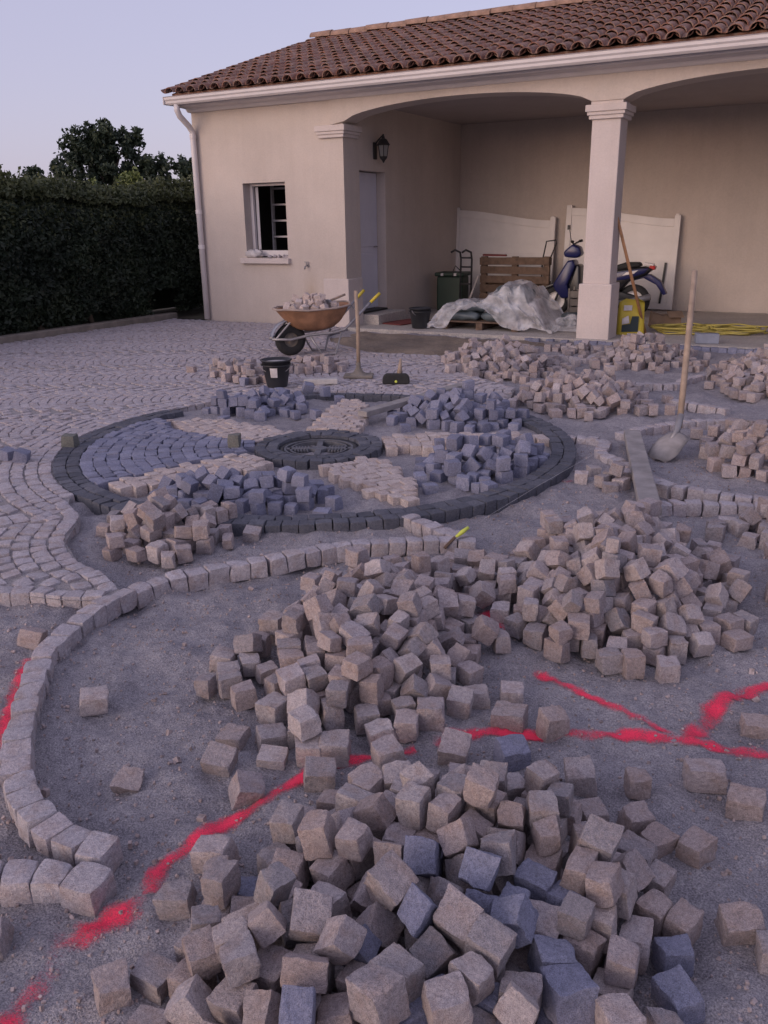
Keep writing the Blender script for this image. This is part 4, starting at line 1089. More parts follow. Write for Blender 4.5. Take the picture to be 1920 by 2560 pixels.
LOOSE_FAR = [
4,-2825,3415,42,55,55,43,43,59,83,78,
0,-737,1551,55,0,10,-98,0,65,80,60,
4,-3128,3011,75,67,-51,31,-41,74,78,59,
14,-650,5667,-10,35,0,0,-93,77,65,90,
16,-1350,5032,-18,7,70,7,-70,75,63,79,
3,-328,3355,-17,99,0,0,-1,81,63,75,
3,-803,3265,163,56,35,35,66,63,75,76,
3,-798,3421,194,91,17,-34,0,82,70,72,
4,-3202,2973,51,0,-92,36,0,71,73,59,
3,-599,2886,-18,11,0,0,-98,70,81,75,
3,-870,3250,131,96,-16,-20,0,65,73,73,
14,-592,5705,74,56,34,59,-46,87,72,81,
3,-601,3636,154,81,9,31,47,79,62,72,
0,-552,1523,24,29,48,-75,-33,59,79,84,
0,-942,1495,58,22,-78,-47,33,83,82,75,
14,-689,5768,65,69,-12,68,18,78,90,72,
3,-466,3502,112,20,65,-30,66,64,83,60,
0,-623,1177,57,19,-48,84,11,72,57,79,
16,-1099,5028,-20,81,0,0,58,89,78,70,
1,-1374,2837,101,48,54,-46,50,75,68,77,
0,-672,1389,44,79,-50,-4,33,57,62,73,
2,-1426,3352,37,65,-32,-49,-47,57,72,66,
0,-588,1235,-14,99,0,0,-8,64,59,82,
0,-817,1362,-15,23,0,0,96,60,69,80,
1,-1333,2136,54,3,0,0,-99,84,73,57,
1,-1619,2533,109,87,-40,-16,-17,84,64,71,
0,-888,1078,-16,59,0,0,-80,59,80,79,
1,-1547,2841,84,4,-55,-64,-51,64,79,75,
4,-2965,3158,74,10,-41,-3,-90,72,69,75,
1,-1509,2231,50,65,-24,67,23,77,63,61,
3,-426,3325,24,89,5,-36,-22,69,81,80,
3,-523,3622,114,67,13,14,70,57,75,76,
3,-448,3419,87,20,-28,-80,47,70,57,80,
1,-1700,2615,109,15,-15,-39,-89,57,79,79,
4,-3354,3017,-27,56,56,-41,-41,63,56,71,
0,-532,1309,34,67,-22,64,-28,73,85,57,
3,-712,3235,186,66,49,45,32,72,77,78,
3,-730,2973,57,41,-52,-45,-58,62,81,79,
14,-459,5586,-15,70,0,-70,0,79,74,71,
1,-1201,2721,-13,10,0,0,99,73,83,83,
1,-1482,2159,50,57,23,-71,30,58,63,71,
1,-1668,2300,52,15,-2,1,98,79,66,60,
10,-1459,7192,-16,23,66,-23,66,78,90,81,
13,-677,8113,-13,0,86,49,0,68,90,84,
14,-350,5572,-16,55,0,0,-82,75,65,77,
16,-1212,5016,-18,40,-58,-40,-58,74,67,79,
1,-1259,2305,51,17,-18,-73,-62,60,76,73,
4,-2841,3349,33,69,14,69,-14,66,66,81,
0,-894,1010,-22,47,52,47,-52,65,75,61,
1,-1684,2877,89,17,56,73,33,62,56,71,
0,-962,1234,50,49,-44,-45,59,72,69,78,
1,-1081,2616,-26,62,0,0,77,85,75,57,
4,-3032,3027,119,59,41,-25,-64,76,59,79,
14,-909,6547,-17,0,62,77,0,78,81,77,
3,-918,3110,79,70,-19,40,-54,70,76,62,
3,-1183,3854,105,0,46,88,0,73,62,75,
3,-1180,3271,58,70,67,-19,-8,59,80,59,
14,-498,5614,58,8,0,0,99,85,83,65,
0,-567,1441,24,56,69,2,-44,67,71,76,
1,-1251,2674,58,19,-62,0,-74,65,58,70,
10,-1674,7116,56,52,-55,4,-64,88,76,90,
0,-974,1406,42,97,0,0,-21,70,76,76,
14,-763,6339,64,5,0,0,99,67,71,76,
1,-1312,2691,134,71,-47,-41,30,80,58,57,
3,-698,2981,-14,70,70,4,4,58,82,83,
10,-2077,6809,-23,28,-64,28,64,63,90,88,
16,-1316,5199,-19,63,-31,-63,-31,72,71,71,
0,-1107,1174,-26,22,0,0,-97,71,73,58,
0,-862,1679,62,5,68,4,-72,72,78,76,
4,-2789,3198,48,37,41,-82,-7,67,68,58,
4,-3058,2954,20,19,62,67,33,76,68,64,
13,-664,8264,60,31,69,36,-53,69,85,89,
14,-592,6295,112,34,49,-3,-79,87,76,76,
1,-1746,2709,108,10,-10,-28,-94,56,83,74,
3,-593,3796,122,90,38,-14,9,69,71,63,
10,-1241,7307,-14,70,-4,70,4,82,83,85,
10,-1754,7250,127,46,80,-21,29,84,81,82,
15,-213,4356,-11,46,52,46,-52,87,64,85,
0,-857,1147,-13,50,-50,49,-49,59,83,68,
0,-871,1603,61,3,70,-4,70,69,57,71,
0,-482,1724,60,1,0,0,-99,65,83,62,
3,-888,3771,160,38,88,7,-24,65,67,61,
4,-2728,3245,-16,58,39,58,-39,79,65,82,
10,-2262,6948,-18,69,-12,-69,-12,75,65,90,
10,-1933,7089,110,36,-36,81,-27,77,76,84,
0,-778,1178,-22,70,70,8,8,61,66,82,
1,-1396,3076,41,35,-64,50,45,62,76,61,
4,-2969,3078,65,70,-70,-1,4,64,76,75,
0,-756,1782,52,55,-17,-22,78,70,82,78,
1,-1281,2557,100,70,5,-9,69,74,75,61,
14,-628,5897,101,21,71,49,44,84,77,80,
1,-1651,3093,58,32,-71,23,57,79,76,70,
3,-500,4095,-16,0,32,-94,0,59,80,77,
13,-853,8499,61,63,30,-63,30,70,85,75,
3,-793,3937,192,26,8,-62,-72,84,61,57,
4,-3028,2889,-22,70,70,7,7,83,67,61,
10,-1739,6943,-20,18,-68,18,68,71,77,66,
10,-1368,7243,-12,13,13,-69,-69,77,86,88,
10,-2277,6996,61,64,50,44,36,64,80,81,
0,-711,1084,-24,62,0,0,77,63,74,62,
3,-914,3167,107,12,25,-78,54,67,62,57,
0,-653,1569,51,78,-10,7,-59,56,83,68,
1,-1312,2155,-15,60,-35,60,35,80,73,68,
0,-677,1278,-27,46,-46,-53,53,84,56,78,
4,-2868,3292,54,59,37,-58,40,71,73,58,
9,-3658,8184,41,21,67,-21,67,80,87,86,
10,-1945,6831,-17,58,39,58,-39,76,68,75,
0,-818,1925,-26,98,0,0,11,64,63,57,
3,-1177,3639,44,92,-2,-7,35,80,76,66,
10,-1573,7120,41,54,54,-45,-45,89,63,79,
10,-2127,7037,58,66,73,-3,-3,78,90,65,
14,-541,5887,137,13,-10,6,97,72,85,64,
15,-470,4443,-18,64,-64,-27,27,83,75,73,
1,-1459,2843,106,60,-67,27,32,77,65,71,
10,-1847,7111,79,5,89,-10,42,79,88,75,
0,-232,1288,-19,19,0,0,97,71,68,72,
1,-1524,2442,115,80,10,-9,56,56,69,59,
1,-1364,2981,48,13,-69,-13,-69,61,61,76,
3,-1154,3196,55,0,94,30,0,68,60,65,
3,-809,3523,185,1,-79,9,58,82,60,85,
4,-2728,3138,-13,54,0,0,83,62,76,83,
10,-1794,6804,-18,12,0,0,-98,70,88,73,
10,-1356,7798,-23,60,-60,36,-36,82,64,78,
11,-2161,9310,-2,19,61,33,-67,89,87,89,
1,-1209,2247,-22,49,49,50,50,83,66,68,
3,-1001,3128,52,99,2,-1,-6,82,84,62,
3,-863,3857,157,63,-20,-30,68,68,72,71,
13,-1125,8653,-20,46,-46,53,-53,74,71,82,
14,-352,5645,124,30,-19,61,69,73,83,70,
17,-5077,6894,39,99,0,0,7,83,83,77,
18,-4829,7660,132,55,55,43,43,90,86,71,
0,-604,1361,-21,69,12,69,-12,68,82,78,
0,-607,1160,-24,76,0,0,63,78,65,61,
3,-868,2962,16,79,-40,-12,-42,60,72,67,
3,-968,3596,132,54,-7,-10,-82,73,80,77,
4,-3162,3248,112,29,-37,-60,-64,73,82,77,
3,-778,3854,186,34,-50,-71,33,73,68,70,
4,-2876,3178,28,21,-11,84,-48,83,56,79,
10,-2433,7112,36,20,36,90,-2,70,71,76,
13,-1184,9092,43,15,83,-31,41,87,70,77,
15,-255,4716,52,63,30,63,-30,87,72,83,
17,-5515,6780,44,43,56,43,-56,85,69,77,
0,-462,1712,-13,10,69,-10,69,84,85,57,
1,-1554,2288,46,31,-11,-4,-93,70,77,57,
3,-1088,3289,53,49,-52,-63,29,76,60,69,
10,-1612,7429,63,42,56,42,-56,89,86,67,
3,-378,3114,-10,83,12,20,-49,63,66,69,
4,-3352,3222,20,64,29,67,18,56,84,68,
9,-3360,8108,36,62,-62,-32,32,89,69,82,
10,-1875,7719,210,23,0,0,-96,86,77,83,
10,-1982,7457,179,33,-79,-17,47,87,75,73,
11,-1381,9579,-18,83,0,0,54,84,88,75,
3,-305,3483,-26,40,0,0,-90,85,65,57,
3,-683,3318,175,72,6,-6,67,60,73,60,
1,-1151,2804,-15,95,0,0,-26,76,65,79,
1,-1575,3026,60,1,7,-1,-99,65,66,85,
2,-1251,3322,56,66,-2,1,-74,65,84,59,
3,-471,3924,0,1,-16,-88,-42,81,83,56,
3,-746,3577,181,57,-7,5,-80,67,62,78,
3,-405,3863,32,77,33,42,-32,72,74,62,
4,-2802,2961,-9,5,-4,-59,79,77,71,80,
11,-2130,9842,238,56,63,38,35,66,90,88,
1,-1723,2543,87,53,-63,-55,5,59,71,75,
10,-1981,7035,36,26,21,-41,-84,64,72,83,
10,-1878,6869,-11,61,35,61,-35,88,72,81,
11,-2000,9427,-11,17,0,0,97,72,65,89,
18,-5093,7480,41,16,-68,16,68,81,77,78,
19,-345,3978,-23,70,5,70,-5,64,88,72,
3,-436,4142,-25,70,70,1,1,72,59,66,
9,-3791,8494,119,12,72,21,-63,85,76,89,
10,-1785,7106,39,63,8,43,63,90,68,79,
14,-750,5980,-13,12,12,69,69,76,83,77,
16,-1125,5222,-22,0,29,-95,0,89,88,66,
3,-710,3057,70,39,-71,-40,42,77,65,73,
10,-2022,7312,142,42,-21,-85,18,76,88,83,
17,-5180,6796,35,76,0,0,-63,89,86,68,
3,-692,3950,104,35,-32,-41,-77,84,74,68,
3,-1152,3120,-18,0,-44,-89,0,66,79,74,
4,-3445,3176,-22,37,-59,37,59,65,58,79,
10,-1696,7454,135,60,2,1,-79,73,87,76,
3,-1164,3347,49,51,-54,-48,44,80,59,77,
3,-906,3507,112,38,-36,34,-77,73,69,69,
9,-3216,8473,148,4,30,-91,-25,87,85,64,
11,-1738,9358,-21,0,-55,-82,0,76,78,68,
17,-6241,7099,33,76,0,0,-64,75,88,64,
18,-4754,7788,34,4,70,-4,70,66,82,67,
0,-398,1471,-18,12,0,0,98,72,84,74,
0,-562,1732,59,0,0,0,99,57,82,71,
1,-1828,2848,56,54,44,54,-46,57,84,71,
3,-584,3470,163,38,54,73,-13,74,60,64,
9,-3029,8863,189,17,-62,-29,-69,75,89,88,
11,-2439,9403,-12,56,42,56,-42,86,83,67,
13,-862,8277,-21,57,-57,40,-40,82,69,68,
0,-777,1268,-17,66,0,0,73,59,81,77,
0,-522,1380,-13,18,69,9,68,63,68,59,
3,-780,2900,-22,61,0,0,78,83,73,66,
4,-2949,3244,48,9,72,66,16,58,78,68,
9,-3253,8261,-13,2,-2,70,-70,87,85,69,
9,-2923,8212,-16,23,-23,-66,66,73,77,89,
9,-3146,8715,168,8,52,-15,82,75,68,86,
10,-2432,7359,76,32,65,-67,4,75,72,73,
11,-2008,10031,230,62,71,-22,-19,86,90,63,
17,-5689,7006,128,34,50,-61,49,78,74,84,
18,-4849,7657,45,48,51,48,-51,88,72,78,
19,-131,3712,-14,0,-99,-8,0,67,65,81,
0,-319,1530,-27,2,0,0,99,64,63,57,
0,-570,1649,52,0,72,-1,-68,85,82,79,
1,-1079,2400,-23,82,0,0,-55,74,72,64,
13,-812,8937,175,75,-8,-33,56,64,75,86,
13,-933,8577,71,38,3,80,-44,87,76,67,
18,-4999,7518,39,63,-30,63,30,76,76,73,
0,-900,1287,-22,70,-2,70,2,67,77,67,
9,-2821,8150,-16,10,0,0,98,78,81,78,
9,-3015,7946,-21,29,-64,-29,-64,68,68,65,
9,-3038,8240,1,70,45,40,34,85,72,78,
9,-2852,8484,51,68,13,-69,12,74,79,78,
10,-2131,6950,-13,63,-63,-31,31,78,84,90,
11,-1922,10131,223,25,41,64,58,64,83,88,
11,-2946,10090,-22,62,0,0,-77,76,84,66,
0,-1109,1529,-13,11,69,11,-69,84,56,82,
0,-872,1211,-27,0,-98,-11,0,80,60,56,
3,-1068,3211,40,57,74,30,-12,62,64,72,
3,-481,3228,57,71,61,-11,30,74,67,56,
9,-3013,8381,39,31,7,-93,-10,89,90,86,
10,-1599,7122,-23,56,-56,41,-41,89,64,75,
10,-2092,7159,109,27,-74,46,39,85,73,75,
11,-1841,9510,-10,47,52,47,-52,89,76,72,
14,-668,6549,71,56,-43,56,43,84,81,70,
15,-169,4220,-22,13,13,-69,-69,84,66,73,
17,-5226,6809,110,65,67,30,16,77,63,73,
0,-894,1834,-21,0,70,0,-70,68,80,71,
0,-403,1198,-17,43,0,0,89,84,81,77,
3,-719,3194,117,62,-8,-9,-76,68,83,73,
3,-1006,3683,135,16,29,-7,-93,58,76,81,
3,-843,3423,127,24,-83,-35,33,76,83,67,
9,-3221,8330,47,91,11,36,7,89,71,79,
9,-3443,8575,160,56,-41,2,-71,90,78,84,
11,-1843,9949,136,57,55,42,42,75,73,70,
11,-2674,9441,-18,0,-89,-42,0,82,68,74,
12,-2874,10390,45,70,-70,-1,1,73,71,85,
17,-5804,6945,34,70,0,0,70,74,72,65,
0,-325,1447,-23,69,-9,-69,-9,64,79,81,
0,-704,1173,-13,0,-99,4,0,61,73,85,
3,-733,3888,147,51,-68,16,47,59,81,82,
4,-3065,3211,101,97,19,4,-7,67,77,60,
9,-2846,8764,104,18,-81,38,-39,73,87,67,
11,-1818,9671,50,10,29,-94,-7,83,73,63,
11,-1919,9616,65,12,-15,92,31,73,89,72,
0,-349,1742,-18,66,0,0,-74,79,83,74,
0,-787,1063,-14,99,0,0,7,66,70,82,
10,-2310,7374,125,39,27,2,87,71,83,67,
11,-1649,9752,-20,53,-46,-53,-46,70,86,82,
13,-680,8456,120,76,3,-63,2,65,79,77,
18,-5227,7494,36,96,0,0,26,71,76,70,
0,-898,1370,-19,73,0,0,67,60,81,72,
0,-360,1590,52,99,0,0,-3,61,77,61,
9,-3400,9121,247,85,-35,13,35,89,89,73,
9,-3402,8200,82,1,51,53,-66,69,82,65,
10,-2122,7357,155,31,-24,-22,-88,88,69,85,
11,-1606,10171,61,66,42,-35,50,78,65,84,
11,-1755,9800,59,62,32,62,-33,79,68,83,
13,-758,8170,-19,10,-68,-10,-71,67,65,84,
13,-1461,9511,-20,44,-54,44,54,70,63,70,
14,-465,5744,140,71,-11,9,67,65,82,75,
18,-4961,7640,34,29,-29,63,-63,81,65,80,
0,-789,986,-16,97,0,0,17,85,65,78,
0,-499,1566,-18,0,98,-16,0,77,58,75,
1,-1324,2403,49,9,-7,3,-98,71,61,76,
1,-1596,2940,77,53,-78,23,17,70,84,80,
2,-1403,3285,-16,0,-56,-81,0,82,74,78,
3,-1021,3021,-22,83,0,0,-55,63,62,65,
3,-798,3041,87,60,-9,-5,-78,83,65,71,
10,-1557,7764,-11,5,5,-70,-70,87,89,84,
12,-3208,10396,-23,70,0,0,-70,77,75,64,
12,-3308,10400,-11,0,-71,69,0,77,85,88,
13,-955,8507,-11,82,0,0,55,69,83,88,
13,-870,8610,108,21,-32,73,54,65,90,83,
14,-791,6216,-16,0,-16,-98,0,78,78,77,
15,-232,4465,-15,11,0,0,98,70,79,80,
15,-248,4620,50,73,-10,-15,-65,63,72,69,
18,-5318,7553,46,13,-69,13,69,90,73,88,
0,-956,1201,-22,0,85,-51,0,80,61,65,
0,-974,1096,-25,66,0,0,74,85,57,60,
1,-1114,2691,-24,57,41,57,-41,61,69,72,
9,-3651,8773,203,22,6,87,40,64,67,79,
10,-2053,7107,61,52,30,-39,68,66,68,88,
10,-1735,7042,-20,69,-69,9,-9,82,69,90,
11,-2001,9588,55,56,-56,42,-42,76,69,79,
11,-2382,9590,-12,69,-10,-69,-10,87,84,77,
11,-2706,9792,-16,0,58,-80,0,64,70,77,
17,-5380,6787,37,4,0,0,-99,72,76,73,
0,-1088,1457,-14,98,0,0,12,64,72,83,
1,-1249,2595,44,54,-46,-55,42,64,66,65,
1,-1366,2328,47,6,-70,-6,-70,68,67,84,
3,-940,3006,-7,69,-27,33,56,67,79,72,
3,-1018,3342,102,36,79,38,-28,60,75,68,
9,-2997,8637,113,57,48,-64,-10,69,73,73,
9,-3561,8415,117,58,-45,54,-40,72,72,74,
9,-3148,8435,71,2,-41,57,-69,87,63,67,
9,-3502,8494,126,51,-62,6,-58,76,74,82,
10,-2225,7072,54,57,-41,-68,16,75,84,74,
11,-2141,9836,152,3,5,-3,99,72,84,83,
13,-914,8387,-21,51,-51,48,-48,67,67,84,
14,-369,5753,139,6,-28,-6,94,73,88,82,
17,-5237,6968,109,94,-2,5,30,84,72,70,
0,-430,1624,-15,75,0,0,65,65,79,81,
1,-1697,2402,94,2,70,-3,70,63,68,66,
9,-3619,8287,40,68,15,68,-15,78,74,78,
9,-3669,8615,132,45,55,44,54,84,83,85,
10,-2221,7321,139,39,52,-34,66,70,76,87,
15,-427,4542,-21,47,-52,47,52,68,85,66,
17,-5307,6843,125,37,0,0,-92,84,67,81,
17,-5446,6906,128,13,2,0,98,68,72,77,
0,-711,1363,-26,70,-3,70,3,58,65,65,
3,-1182,3829,35,69,-69,10,-10,64,66,79,
9,-3384,8336,63,13,59,-9,78,79,74,85,
9,-2735,8583,-21,59,-37,59,37,68,81,69,
10,-1475,7520,-21,0,61,-78,0,86,88,69,
13,-888,8967,129,37,61,44,-53,71,89,87,
1,-1300,2864,59,95,23,16,8,81,59,73,
2,-1503,3397,-19,0,0,0,-99,65,74,72,
3,-671,3565,153,48,-58,58,28,83,65,78,
9,-3215,8953,209,63,45,3,62,89,66,79,
10,-2365,7080,-23,60,-60,-36,36,81,65,80,
10,-2489,7182,23,41,-8,88,19,72,74,89,
11,-2080,9655,35,39,90,-10,1,73,87,89,
13,-1096,9426,49,98,0,-1,-15,83,84,72,
13,-750,8812,155,15,-63,-34,67,63,80,71,
15,-203,4522,67,96,-5,2,23,73,77,90,
17,-5924,7144,128,38,-38,-59,59,88,78,67,
1,-1693,2401,33,2,70,-4,70,58,68,79,
3,-913,3398,91,70,30,-10,-62,61,74,67,
4,-2910,3054,-15,46,53,-46,53,80,78,65,
9,-2988,8828,119,66,66,-24,-24,87,69,77,
9,-3733,8987,220,40,-22,62,-62,81,88,72,
10,-1691,8126,-13,0,-4,-99,0,81,75,84,
10,-2266,7609,162,13,-23,38,-88,65,69,76,
10,-1945,7651,176,82,-17,-4,-53,89,85,63,
11,-2173,9672,68,25,-20,8,93,64,90,75,
11,-1444,10570,-19,98,0,0,14,72,76,72,
11,-1382,10001,-20,54,-44,54,44,70,88,71,
17,-5528,6896,107,98,0,0,-17,66,89,75,
18,-5266,7754,107,14,54,2,-82,73,85,76,
9,-2993,8567,47,46,2,-83,-28,76,67,76,
9,-2848,8943,58,38,-58,-38,-58,77,71,87,
9,-3262,8623,173,50,32,11,-79,85,80,69,
9,-3125,8083,-14,12,12,-69,-69,64,83,63,
10,-1736,7380,110,29,-29,-54,-72,66,78,79,
10,-1904,7169,134,48,22,-73,41,71,79,73,
10,-2540,7341,43,9,-69,-9,-69,86,76,81,
11,-2355,9775,41,41,-71,51,20,79,77,67,
13,-1027,9533,101,21,28,-74,56,86,73,88,
0,-396,1552,-25,2,-70,2,70,60,61,72,
4,-2950,3317,41,56,42,56,-42,82,75,59,
9,-2606,9021,-18,0,46,-88,0,66,77,75,
10,-2194,7230,100,30,71,58,-21,85,64,69,
11,-2259,10011,187,57,-7,-76,29,82,64,79,
11,-1534,9840,-22,68,-18,68,18,67,88,71,
11,-1946,9698,114,5,-83,54,4,89,85,64,
13,-772,9497,203,7,-46,-87,8,69,69,76,
18,-5166,7753,97,77,-23,-30,-49,68,89,79,
0,-505,1247,-23,10,0,0,-98,84,69,64,
0,-633,1478,-4,40,26,86,-12,68,61,76,
0,-569,1000,65,51,1,-2,-85,82,60,73,
3,-1132,3963,51,10,14,-67,-71,65,60,78,
4,-3027,3490,-13,56,-42,56,42,84,65,71,
11,-2392,10106,133,10,28,-60,-72,65,63,84,
11,-2197,9396,35,31,-88,-31,-14,78,79,85,
11,-1936,9872,118,11,-64,73,-17,86,86,83,
11,-1592,9913,-10,0,-98,-14,0,89,67,89,
11,-1722,9545,-23,0,89,-43,0,83,79,63,
13,-797,8572,57,93,11,-16,-28,78,80,66,
13,-1021,8794,-16,58,-39,58,39,78,89,80,
13,-664,9169,241,71,-56,34,-22,83,85,80,
13,-733,8726,115,18,6,86,46,73,69,83,
13,-939,8865,95,16,-71,-47,-48,86,74,70,
18,-5025,7704,67,47,-12,-85,17,63,86,72,
0,-406,1815,-13,65,-65,27,-27,60,85,56,
3,-391,3510,-17,98,0,0,-13,81,60,77,
3,-692,3267,108,64,13,3,-74,65,57,64,
3,-854,3673,142,51,-31,49,-62,67,80,78,
3,-695,3499,182,64,-18,-73,1,79,62,61,
9,-2829,8426,-21,61,-34,-61,-34,69,66,88,
9,-2730,8749,-11,63,0,0,-76,88,76,89,
10,-1685,7685,90,19,-37,-67,-60,68,88,64,
11,-2698,10323,-23,22,66,-22,66,63,68,75,
17,-5654,7168,126,79,6,11,59,80,90,89,
0,-333,1628,-17,91,0,0,39,82,77,77,
0,-1001,1341,-25,98,0,0,12,63,66,60,
1,-1348,2479,63,6,-80,5,-58,83,67,68,
2,-1395,3174,-16,78,0,0,61,74,61,79,
3,-680,4045,66,70,-70,7,-7,81,74,80,
3,-981,3860,147,13,92,-2,-33,57,78,60,
9,-3489,8954,188,77,45,-42,-1,84,83,74,
9,-3390,8532,98,30,-89,33,2,80,77,67,
10,-1863,7592,143,7,36,-54,75,83,69,71,
10,-2328,7651,132,31,-16,41,-83,68,82,73,
10,-2094,7030,-22,66,-66,22,-22,75,65,64,
10,-1861,7291,137,2,-13,-5,-98,73,73,72,
11,-2773,10173,-22,0,98,-17,0,67,67,67,
18,-5010,7847,118,76,-7,6,62,74,69,85,
0,-617,1590,-24,97,0,0,-17,84,71,63,
1,-1776,2489,50,56,-65,26,42,62,75,60,
1,-1497,2934,82,21,89,15,36,56,84,64,
2,-1220,3171,-15,16,0,0,-98,60,68,80,
9,-2803,9076,12,32,-86,13,-36,90,80,64,
9,-3342,8679,183,11,-24,54,-78,86,77,75,
11,-1986,9792,137,56,81,-5,-9,87,66,66,
12,-3075,10357,-19,69,-11,69,11,72,88,73,
13,-558,8239,31,9,5,36,-92,72,84,70,
13,-636,8198,-21,15,68,-15,68,69,78,67,
0,-881,1552,-14,96,0,0,-22,66,80,81,
0,-864,878,31,94,30,6,4,59,80,68,
1,-1509,2542,108,7,-58,27,75,58,66,58,
1,-1737,2874,52,3,37,-11,-91,71,57,64,
3,-523,3527,110,30,-64,-28,-64,66,58,60,
9,-3728,8812,183,82,-11,24,49,80,78,78,
11,-1744,9977,52,80,-9,51,27,68,70,78,
11,-1984,9556,-17,0,-20,-97,0,88,87,76,
11,-2074,9962,186,53,36,-42,63,66,84,85,
11,-2107,9493,-21,71,0,0,69,64,74,69,
13,-1008,8929,49,1,26,-95,5,80,86,73,
13,-668,8690,158,20,14,94,-17,79,79,65,
14,-462,5824,153,71,10,0,68,72,80,85,
17,-5553,7264,118,75,0,0,64,81,66,82,
18,-4835,7980,43,21,21,-67,-67,88,84,85,
0,-880,1453,-19,72,0,0,-68,77,80,73,
3,-1127,3219,-16,70,8,70,-8,78,81,58,
3,-1128,3766,43,0,72,68,0,69,61,75,
9,-2933,8434,-17,84,0,0,-53,85,89,77,
9,-3347,8310,-16,57,-40,57,40,78,81,63,
9,-2711,9133,-14,0,99,2,0,86,87,82,
9,-3236,8797,177,72,43,6,52,75,71,84,
10,-1834,7213,88,13,-93,-1,-30,78,79,80,
10,-2281,7238,54,47,39,-41,-66,65,83,89,
10,-1668,7331,48,53,46,-52,47,73,85,75,
12,-2894,10575,38,63,-29,35,62,80,90,90,
13,-1121,9046,-20,37,-37,59,-59,71,71,83,
13,-963,9244,115,73,-42,46,23,78,75,81,
17,-5344,7281,41,0,-24,96,0,82,83,80,
18,-5123,7862,108,15,68,-15,68,68,85,82,
18,-5555,8029,38,70,-70,-2,2,89,75,82,
3,-352,3260,-25,52,47,52,-47,60,72,80,
3,-292,3650,-20,65,-26,65,26,69,77,80,
3,-442,3534,55,4,-25,95,9,61,62,57,
3,-803,3600,181,66,-72,17,-5,59,60,68,
9,-3988,8783,44,95,0,0,-27,83,75,86,
10,-1585,7237,-11,70,-7,70,7,87,87,83,
13,-600,8477,157,95,23,-14,7,79,86,86,
14,-785,6320,-15,0,-63,76,0,71,77,81,
14,-547,6683,53,65,25,65,-25,71,71,84,
17,-5358,6952,125,3,72,8,67,87,78,79,
0,-508,1640,-22,61,0,0,-78,75,73,66,
1,-1483,3024,51,75,0,0,-65,81,82,58,
2,-1296,3161,-24,57,41,57,-41,62,60,76,
3,-827,3779,128,68,69,13,-16,65,67,82,
9,-3532,8331,44,35,35,-61,-61,78,86,65,
9,-3469,8238,34,93,0,0,35,77,77,66,
11,-2421,9919,53,2,-95,-27,1,70,81,85,
11,-2287,9367,-18,56,-56,-43,43,78,74,83,
11,-1788,10477,71,99,0,0,-7,79,80,77,
11,-1435,9794,-10,57,41,57,-41,90,66,64,
12,-2997,10499,-14,1,0,0,-99,86,68,82,
12,-2726,10523,-13,32,62,-32,62,84,77,89,
16,-1195,5107,-12,99,0,0,-2,69,83,85,
0,-475,1460,-19,77,0,0,62,70,71,71,
0,-546,1811,60,64,0,0,-76,72,59,69,
1,-1821,2424,-26,6,0,0,-99,79,65,58,
3,-454,4016,-21,21,-67,-21,-67,68,59,73,
3,-677,3265,40,21,7,-1,-96,77,68,61,
4,-2813,3047,-24,72,0,0,68,58,84,61,
4,-2877,2973,-21,54,-54,-45,45,69,68,66,
9,-3146,8966,157,42,16,80,37,83,75,87,
10,-2177,7171,60,35,90,-18,10,85,77,71,
11,-2159,9610,4,11,6,53,-83,73,80,74,
11,-2077,9750,77,58,6,17,79,77,87,75,
11,-2236,9985,121,12,80,-19,-54,67,89,72,
11,-2270,9806,75,0,77,-63,0,79,78,86,
12,-3003,10379,-23,58,0,0,80,81,79,64,
13,-764,8257,-20,69,-69,-13,13,89,69,82,
17,-5173,6907,42,53,53,-46,-46,75,81,73,
17,-5786,7066,116,73,0,0,-67,73,76,80,
17,-5299,7059,112,18,-15,-27,-92,64,86,88,
18,-4917,8105,40,18,0,0,97,84,83,78,
0,-719,1539,-15,79,0,0,-59,80,74,79,
1,-1730,3053,42,28,0,0,-95,76,73,75,
3,-763,3341,179,98,3,14,-2,71,68,84,
3,-549,3697,104,30,-68,29,-59,62,70,70,
3,-307,3735,-19,67,-67,-20,20,59,71,59,
9,-3095,8535,52,45,22,85,12,88,69,74,
9,-2372,8865,-18,70,70,-5,-5,84,73,79,
9,-3054,9149,136,46,-53,-46,-53,65,88,72,
9,-3155,8539,92,81,48,26,-16,67,67,70,
9,-3397,8970,209,14,-25,61,73,65,68,73,
10,-1915,6976,-10,65,65,26,26,75,90,79,
10,-1571,7510,-19,59,-35,59,40,64,77,72,
11,-1591,10278,53,21,0,0,-97,87,72,64,
11,-1624,10698,-19,51,0,0,-85,90,87,73,
11,-1747,10146,63,16,51,-82,16,74,78,84,
11,-1725,9655,-19,0,-99,-2,0,88,69,73,
13,-742,8354,1,19,63,71,21,85,77,82,
13,-681,9127,145,13,-67,-3,-72,76,83,80,
13,-1117,9531,50,6,67,-11,72,81,89,86,
14,-585,6058,86,70,30,-20,60,85,88,75,
18,-5113,7689,50,12,49,50,69,83,64,76,
0,-727,1441,-14,50,-49,-50,-49,82,60,72,
0,-1004,1549,-13,67,19,67,-19,85,62,73,
1,-1222,2649,-19,16,0,0,98,57,60,72,
1,-1576,2394,75,0,-27,-65,70,67,83,64,
3,-1227,3563,-13,70,1,-70,1,83,66,73,
9,-3127,8238,-23,5,0,0,99,72,70,64,
9,-2817,8646,-12,69,-69,-13,13,81,87,72,
9,-2873,8611,61,69,70,6,12,76,63,77,
9,-2833,8532,-20,24,24,-66,-66,69,70,64,
9,-2998,9673,-19,42,-42,56,-56,81,72,73,
9,-3771,8624,114,67,-70,5,-19,88,79,87,
9,-3570,9031,176,54,-8,-35,-75,74,77,84,
9,-3360,8814,192,46,74,-45,14,64,63,65,
10,-1862,7070,-15,62,-32,-62,-32,79,89,67,
